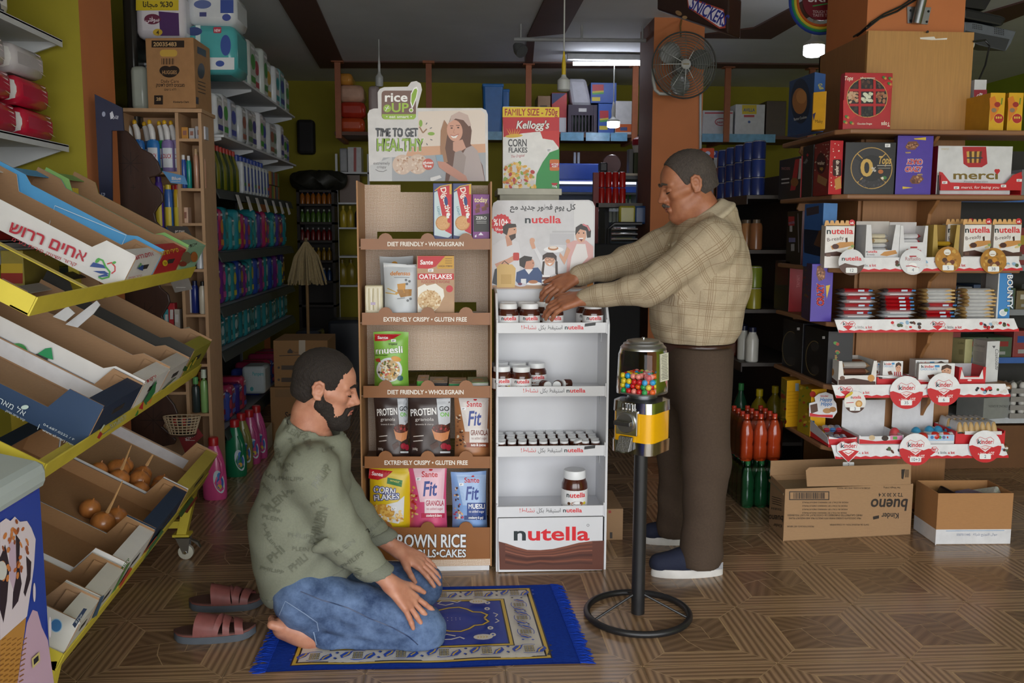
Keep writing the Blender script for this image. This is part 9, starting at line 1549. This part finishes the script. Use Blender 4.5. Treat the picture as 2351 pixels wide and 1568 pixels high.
def haircut(T,V,R,sc,recede=0.,low=-.075):
 pr_=[('e',T(-.015,0,.038),(.105*sc,.0815*sc,.094*sc),.01,R),('e',T(-.055,0,-.02),(.06*sc,.068*sc,.06*sc),.02,R),('s',T(-.012,.09,-.012),T(-.012,.091,-.014),.032*sc,.03*sc,.006),('s',T(-.012,-.09,-.012),T(-.012,-.091,-.014),.032*sc,.03*sc,.006)]
 f0=T(.036-recede,0,0);n0=V(1,0,-.42);n0=n0/np.linalg.norm(n0);b0=T(0,0,low);n1=V(-.25,0,-1);n1=n1/np.linalg.norm(n1)
 return sdf(pr_,.003,fold=HAIRN,cut=[(f0,n0),(b0,n1)])
haircut(T1,V1,R1,1.01).obj('hair',H1,km,smooth=True,ang=180)
bd=[]
for s in(1,-1):bd+=[('c',T1(-.002,.066*s,-.005),T1(.0,.06*s,-.05),.008,.015,.01),('c',T1(.0,.056*s,-.055),T1(.055,.025*s,-.106),.02,.026,.02),('c',T1(.03,.048*s,-.05),T1(.07,.02*s,-.09),.014,.018,.02),('c',T1(.105,.006*s,-.049),T1(.09,.026*s,-.058),.0058,.0062,.006),('c',T1(.09,.026*s,-.058),T1(.082,.03*s,-.085),.0065,.012,.01)]
bd+=[('e',T1(.076,0,-.109),(.034,.034,.03),.02,R1),('c',T1(.098,-.006,-.083),T1(.098,.006,-.083),.008,.008,.008),('c',T1(.0,-.03,-.1),T1(.0,.03,-.1),.02,.02,.02)]
sdf(bd,.0028,fold=lambda X,Y,Z:.0016*np.sin(500*X+80*Z)*np.sin(460*Y+90*X)*np.sin(430*Z+50*Y)).obj('beard',H1,km,smooth=True,ang=180)
CL1=mat('7d8070',.9,0,.07,160,.12,spec=.2)
ys=(1,1.28,1)
tor=[('c',Pv(697,1330,KC),Pv(692,1215,KC),.14,.15,.05,ys),('c',Pv(690,1215,KC),Pv(706,1105,KC),.152,.138,.05,ys),('c',Pv(706,1105,KC),Pv(722,1040,KC),.135,.1,.05,ys),('c',Pv(712,1072,KN-.02),Pv(735,1070,KF+.01),.068,.068,.06),('c',Pv(704,1004,KC),Pv(735,1016,KC),.088,.078,.03),('c',Pv(697,985,KC),Pv(690,1010,KC),.07,.085,.03),('c',Pv(640,1180,KC),Pv(655,1275,KC),.085,.09,.06,(1,1.5,1)),('c',Pv(668,1300,KC),Pv(760,1290,KC),.1,.095,.06,(1,1.4,1)),arm(sh_n,el_n,.074,.067,.06),arm(el_n,wr_n+(el_n-wr_n)*.12,.068,.044,.03),arm(sh_f,el_f,.08,.064,.04),arm(el_f,wr_f+(el_f-wr_f)*.12,.064,.043,.03),arm(wr_n+(el_n-wr_n)*.22,wr_n+(el_n-wr_n)*.02,.044,.037,.006),arm(wr_f+(el_f-wr_f)*.22,wr_f+(el_f-wr_f)*.02,.043,.036,.006)]
for i in range(5):a=Pv(720+14*i,1262-3*i,KN-.11);tor.append(('c',a,Pv(748+14*i,1236+9*i,KN-.13),.009,.005,.02))
nkc=Pv(731,1000,KC);nax=np.array(HM@Vector((-.03,0,-.07)))-nkc;nax=nax/np.linalg.norm(nax);cdir=Pv(790,1036,KC)-Pv(672,966,KC);cdir=cdir/np.linalg.norm(cdir);rd=Pv(790,1000,KC)-Pv(667,965,KC);rd=rd/np.linalg.norm(rd);cring=[Pv(728,984,KC)+rd*.094*cos(a)+np.array((0,.082*sin(a),-.012*abs(sin(a))))for a in np.linspace(0,2*pi,41)]
tor.append(('c',nkc-cdir*.03-nax*.045,nkc+cdir*.03-nax*.045,.088,.08,.03));tor.append(('s',nkc-nax*.02,nkc+nax*.2,.07,.13,.006))
hem0=Pv(625,1368,KC);hem1=Pv(775,1312,KC);hv=hem1-hem0;hn=np.array((-hv[2],0,hv[0]));hn=-hn/np.linalg.norm(hn)
if hn[2]>0:hn=-hn
fold1=lambda X,Y,Z:.0035*np.sin(38*(X*.6+Z*.9)+3*np.sin(9*Y))*np.exp(-((Z-.45)/.22)**2)+.0022*np.sin(60*(X-Z)+4*np.sin(14*Y+6*Z))
shm=sdf(tor,.0065,fold=fold1,cut=[(hem0,hn)]);so=shm.obj('sweatshirt',CL1,km,smooth=True,ang=180)
RIB=mat('74776a',.9,0,.08,200,.3,spec=.2)
MB().tube(cring,.0095,8).obj('neck_rib',RIB,km,smooth=True)
sdf(tor,.0075,fold=lambda X,Y,Z:fold1(X,Y,Z)-.003,cut=[(hem0+hn*.004,hn),(hem0-hn*.038,-hn)]).obj('hem_rib',RIB,km,smooth=True,ang=180)
pr=Print(onmesh(shm.bvh(),None),base=.0016,fine=8);SHC='676a5b'
for tx,x,y,h,w_,a in(('PHILIPP',745,1090,18,60,56),('PLEIN',748,1185,20,62,78),('PLEIN',668,990,14,42,-30),('PHILIPP',672,1025,9,48,-62),('PLEIN',700,1010,14,40,-68),('PLEIN',655,1068,9,40,2),('PHILIPP',668,1099,9,58,-3),('LIPP',754,1032,9,30,14),('PLEIN',632,1030,9,42,-66),('PHILIPP',640,1065,8,50,-45),('PLEIN',618,1092,9,40,-30),('PHIL',610,1120,9,36,-40),('PLEIN',640,1150,18,60,42),('PHILIPP',735,1148,9,44,28),('PP',668,1130,9,20,5),('PLEIN',625,1190,9,48,-12),('PHILIPP',620,1168,9,48,-20),('PHI',640,1270,18,44,42),('PHILIPP',690,1230,10,60,-5),('PLEIN',620,1240,8,40,-50),('PHILIPP',624,1308,8,56,-12),('PLEIN',690,1260,9,40,-4),('PHILIPP',738,1205,20,78,74),('PLEIN',795,1255,11,56,36),('PHILIPP',812,1284,10,62,34),('PLEIN',828,1318,17,44,78),('PLEIN',876,1312,10,44,52),('PHIL',850,1225,8,34,-40),('PLEIN',866,1205,8,34,40),('PLEI',610,1215,8,36,-62),('PHILI',690,1290,16,50,40)):pr.text(tx,x,y+h/2,h,SHC,w=w_,ang=a,bold=0 if h<12 else 1)
pr.build('lettering',km)
# the standing man
SN,SM,SFA=3.47,3.64,3.81
sm=thing('person','standing man in a beige checked polo shirt reaching for jars on the white stand','person',(P(1600,1300,Y=SM).x,SM,0))
hc=Vector(P(1578,425,Y=SM));HM=Matrix.Translation(hc)@Matrix.Rotation(pi,4,'Z')@Matrix.Rotation(radians(17),4,'Y');SK2=skinmat('a87052');hs2=1.06
hp=head_prims(HM,hs2);hp.append(('c',np.array(HM@Vector((-.035,0,-.1))),Pv(1644,540,SM),.06,.068,.03));hp.append(('c',np.array(HM@Vector((.06,0,-.115))),np.array(HM@Vector((-.01,0,-.13))),.03,.045,.03));body=sdf(hp,.003)
s_n,e_n,w_n=Pv(1628,560,SN),Pv(1490,662,SN-.02),Pv(1342,684,SN+.08);s_f,e_f,w_f=Pv(1570,545,SFA),Pv(1446,600,SFA+.02),Pv(1326,634,SFA-.05)
h1,_=hand(w_n,Pv(1258,705,3.58)-w_n,Vector((-.2,-.5,.85)),1.06,fc=[(.3,.45,.3),(.3,.4,.3),(.25,.4,.3),(.3,.35,.3)],spread=.1,thumb=(.45,.1),flip=1)
h2,_=hand(w_f,Pv(1240,682,3.73)-w_f,Vector((-.3,-.6,.8)),1.06,fc=[(.2,.45,.4),(.2,.4,.4),(.2,.4,.35),(.3,.4,.3)],spread=.1,thumb=(.5,.1),flip=1)
for h_,w_,e_ in((h1,w_n,e_n),(h2,w_f,e_f)):m=sdf(h_+[('c',w_+(e_-w_)*.4,w_,.034,.028,.02)],.0028);body.add(m.v,m.f)
hip_n,kn_n,an_n=Pv(1612,830,SN+.06),Pv(1622,1060,SN+.05),Pv(1610,1268,SN+.06);hip_f,kn_f,an_f=Pv(1572,830,SFA-.02),Pv(1556,1040,SFA+.03),Pv(1548,1218,SFA+.1)
core=[('c',Pv(1600,800,SM),Pv(1622,600,SM),.12,.12,.05),('c',s_n,s_f,.05,.05,.04),('c',Pv(1622,600,SM),Pv(1640,540,SM),.11,.07,.05)]+[arm(a,b,r,q)for a,b,r,q in((s_n,e_n,.045,.038),(e_n,w_n,.036,.028),(s_f,e_f,.045,.038),(e_f,w_f,.036,.028),(hip_n,kn_n,.07,.05),(kn_n,an_n,.05,.036),(hip_f,kn_f,.07,.05),(kn_f,an_f,.05,.036))]
m=sdf(core,.009);body.add(m.v,m.f);body.obj('body',SK2,sm,smooth=True,ang=180);face_bits(sm,HM,'8a4f42','4a4038',hs2)
T2=lambda x,y,z:np.array(HM@Vector((x*hs2,y*hs2,z*hs2)));R2=np.array(HM.to_3x3());V2=lambda x,y,z:R2@np.array((x,y,z))
haircut(T2,V2,R2,hs2,.014,-.06).obj('hair',mat('453d38',.75,0,.5,300,1.,stretch=(1,1,.4)),sm,smooth=True,ang=180)
sdf([('c',T2(.107,.004*s,-.049),T2(.096,.024*s,-.057),.0066,.005,.006)for s in(1,-1)],.0026,fold=HAIRN).obj('moustache',mat('5a524c',.8,0,.4,300,.6),sm,smooth=True,ang=180)
tr=[('c',Pv(1600,740,SM),Pv(1606,655,SM),.165,.17,.05,(1,1.18,1)),('c',Pv(1606,655,SM),Pv(1628,570,SM),.17,.135,.05,(1,1.2,1)),('c',Pv(1628,570,SM),Pv(1634,528,SM),.13,.095,.05),('c',Pv(1556,690,SM),Pv(1560,745,SM),.11,.1,.06,(1,1.35,1)),('c',Pv(1650,620,SM),Pv(1640,700,SM),.12,.11,.06,(1,1.3,1)),('c',Pv(1648,506,SM),Pv(1606,532,SM),.088,.08,.03),('c',s_n,s_f,.075,.07,.06),('c',Pv(1650,560,SN+.03),Pv(1640,560,SFA-.03),.08,.08,.06),arm(s_n,e_n,.088,.064,.04),arm(e_n,w_n+(e_n-w_n)*.1,.064,.042,.03),arm(s_f,e_f,.085,.066,.04),arm(e_f,w_f+(e_f-w_f)*.1,.066,.044,.03),arm(w_n+(e_n-w_n)*.16,w_n+(e_n-w_n)*.02,.041,.037,.006),arm(w_f+(e_f-w_f)*.16,w_f+(e_f-w_f)*.02,.043,.038,.006)]
zh=zat(1600,782,SM);tr+=[('c',Pv(1598,760,SM),Pv(1598,776,SM),.168,.15,.02,(1,1.15,1))]
nc2=Pv(1622,503,SM);nx2=np.array(HM@Vector((-.03,0,-.06)))-nc2;nx2=nx2/np.linalg.norm(nx2);tr.append(('s',nc2-nx2*.01,nc2+nx2*.2,.066,.12,.006))
f2=lambda X,Y,Z:.0032*np.sin(46*(X*.9+Z*.5)+3*np.sin(10*Y))+.0022*np.sin(64*(X-Z)+4*np.sin(12*Y+6*Z))
pm=sdf(tr,.0068,fold=f2,cut=[((0,0,zh),(0,0,-1))])
def plaid():
 m,N,L,b=nodes_mat('checked_knit',.9);uv=N.new('ShaderNodeUVMap');sp=N.new('ShaderNodeSeparateXYZ');L.new(uv.outputs[0],sp.inputs[0]);outs=[]
 def M_(op,a,v=None,w=None):
  n=N.new('ShaderNodeMath');n.operation=op;L.new(a,n.inputs[0])
  if v is not None:(n.inputs.__getitem__(1).__setattr__('default_value',v)if isinstance(v,(int,float))else L.new(v,n.inputs[1]))
  return n.outputs[0]
 for k in(0,1):
  for off,per,wd in((0,.052,.0016),(.010,.104,.0022),(.017,.104,.0022),(.024,.104,.0022)):outs.append(M_('LESS_THAN',M_('FLOORED_MODULO',M_('ADD',sp.outputs[k],off+5),per),wd))
 a=outs[0]
 for o in outs[1:]:a=M_('MAXIMUM',a,o)
 a=M_('MULTIPLY',a,.62);nz=N.new('ShaderNodeTexNoise');nz.inputs['Scale'].default_value=180;tc=N.new('ShaderNodeTexCoord');L.new(tc.outputs['Object'],nz.inputs[0]);c1=N.new('ShaderNodeMix');c1.data_type='RGBA';c1.inputs[6].default_value=(*lin('a2927a'),1);c1.inputs[7].default_value=(*lin('b9aa90'),1);L.new(nz.outputs[0],c1.inputs[0]);c2=N.new('ShaderNodeMix');c2.data_type='RGBA';L.new(a,c2.inputs[0]);L.new(c1.outputs[2],c2.inputs[6]);c2.inputs[7].default_value=(*lin('6e5232'),1);L.new(c2.outputs[2],b.inputs['Base Color']);return m
po=pm.obj('polo_shirt',plaid(),sm,smooth=True,ang=180);V_=np.array(pm.v);F_=np.array(pm.f);FC=V_[F_].mean(1)
axs=[(Pv(1600,800,SM),Pv(1630,500,SM),.17)]+[(a,b,.06)for a,b in((s_n,e_n),(e_n,w_n),(s_f,e_f),(e_f,w_f))];dd=[];uvs=[]
for i,(a,b,r)in enumerate(axs):
 ab=b-a;t=np.clip((FC-a)@ab/(ab@ab),0,1);dd.append(np.linalg.norm(FC-a-t[:,None]*ab,axis=1)-(r if i==0 else .075)-(0 if i==0 else .03*(t<.08)*-1))
 ln=np.linalg.norm(ab);u=ab/ln;ref=np.array((0,1.,0));x=np.cross(u,ref);x/=np.linalg.norm(x);y=np.cross(u,x);D=V_[F_]-a;ang=np.arctan2(D@y,D@x);c0=np.arctan2((FC-a)@y,(FC-a)@x);ang=c0[:,None]+(ang-c0[:,None]+pi)%(2*pi)-pi;uvs.append(np.stack([D@u+.3*i,ang*(.2 if i==0 else .062)],-1))
w_=np.argmin(np.array(dd),0);U_=np.choose(w_[:,None,None],uvs);po.data.uv_layers.new(name='UVMap').data.foreach_set('uv',U_.astype(np.float32).ravel())
BG=mat('b3a68e',.9,0,.08,160,.2)
D_=Pv(1556,530,SM)-Pv(1672,452,SM);D_=D_/np.linalg.norm(D_);cc=Pv(1621,490,SM);cp=[]
for i in range(29):a=2.85*(i/14-1);e=np.array((0,sin(a),0));cp.append((cc-D_*.074*cos(a)+e*.068+np.array((0,0,.006)),cc-D_*.124*cos(a)+e*.12+np.array((0,0,-.034))+D_*(.05 if i in(0,28)else .02 if i in(1,27)else 0)))
sdf([q for i in range(28)for q in(('c',cp[i][0],cp[i+1][0],.007,.007,.008),('c',cp[i][1],cp[i+1][1],.006,.006,.012),('c',cp[i][0],cp[i][1],.0075,.0065,.014),('c',(cp[i][0]+cp[i+1][0])/2,(cp[i][1]+cp[i+1][1])/2,.0075,.0065,.014))],.0045).obj('collar',BG,sm,smooth=True,ang=180)
zb_=zat(1600,806,SM)
tj=[('c',Pv(1600,815,SM),Pv(1598,880,SM),.148,.135,.04,(1,1.15,1)),arm(hip_n,kn_n,.118,.092,.04),arm(kn_n,an_n,.092,.082,.03),arm(an_n,an_n+np.array((0,0,-.03)),.082,.08,.02),arm(hip_f,kn_f,.11,.085,.04),arm(kn_f,an_f,.085,.075,.03),arm(an_f,an_f+np.array((0,0,-.03)),.075,.074,.02)]
ft2=lambda X,Y,Z:.0028*np.sin(40*(Z+X*.6)+3*np.sin(9*Y))*np.exp(-((Z-.15)/.25)**2)+.002*np.sin(30*X+20*Z)
sdf(tj,.007,fold=ft2,cut=[((0,0,zat(1600,790,SM)),(0,0,1)),((0,0,.045),(0,0,-1))]).obj('trousers',mat('4a3d33',.9,0,.1,120,.15,spec=.2),sm,smooth=True,ang=180)
sdf([('c',Pv(1600,790,SM),Pv(1600,830,SM),.152,.15,.03,(1,1.15,1))],.006,cut=[((0,0,zat(1600,783,SM)),(0,0,1)),((0,0,zb_),(0,0,-1))]).obj('belt',mat('3a1f17',.35,0,.1,30),sm,smooth=True,ang=60)
NAVY=mat('161c33',.85,0,.12,220,.2);SOL=mat('cdcac6',.6)
def shoe(x0,x1,y,nm):
 L_=x1-x0;q=lambda u,v,z:np.array((x0+L_*u,y+v,z))
 sdf([('c',q(.1,0,.05),q(.45,0,.066),.036,.045,.03),('c',q(.45,0,.066),q(.85,0,.075),.045,.042,.03),('c',q(.7,0,.1),q(.84,0,.11),.042,.04,.03),('c',q(.1,.018,.045),q(.4,.012,.05),.032,.04,.03)],.004,cut=[((0,0,.03),(0,0,-1))]).obj('shoe_upper',NAVY,sm,smooth=True,ang=70)
 pts=[]
 for i in range(28):a=2*pi*i/28;u=.5-.52*cos(a);pts.append(q(u,sin(a)*(.05-.008*u),0))
 rings=[pts,[p+np.array((0,0,.018))for p in pts],[q(.5,0,0)+(p-q(.5,0,0))*.97+np.array((0,0,.034+.012*max(0,(p[0]-x0)/L_-.6)))for p in pts]];lf=MB();n=28;lf.add([p for r in rings for p in r],[(j*n+i,j*n+(i+1)%n,(j+1)*n+(i+1)%n,(j+1)*n+i)for j in range(2)for i in range(n)]+[tuple(range(n))[::-1],tuple(range(2*n,3*n))]);lf.obj('shoe_sole',SOL,sm,smooth=True,ang=50)
 MB().sheet(lambda u,v:Vector(q(.72+.26*u,-.047+.01*u,.034+.03*v*(.4+.6*u))),6,3).obj('heel_patch',mat('8f8f92',.6,0,.5,260),sm)
a,b=P(1500,1310,Y=SN+.05),P(1660,1310,Y=SN+.05);shoe(a.x,b.x,SN+.07,'near');a,b=P(1480,1250,Y=SFA+.12),P(1640,1250,Y=SFA+.12);shoe(a.x,b.x,SFA+.12,'far')
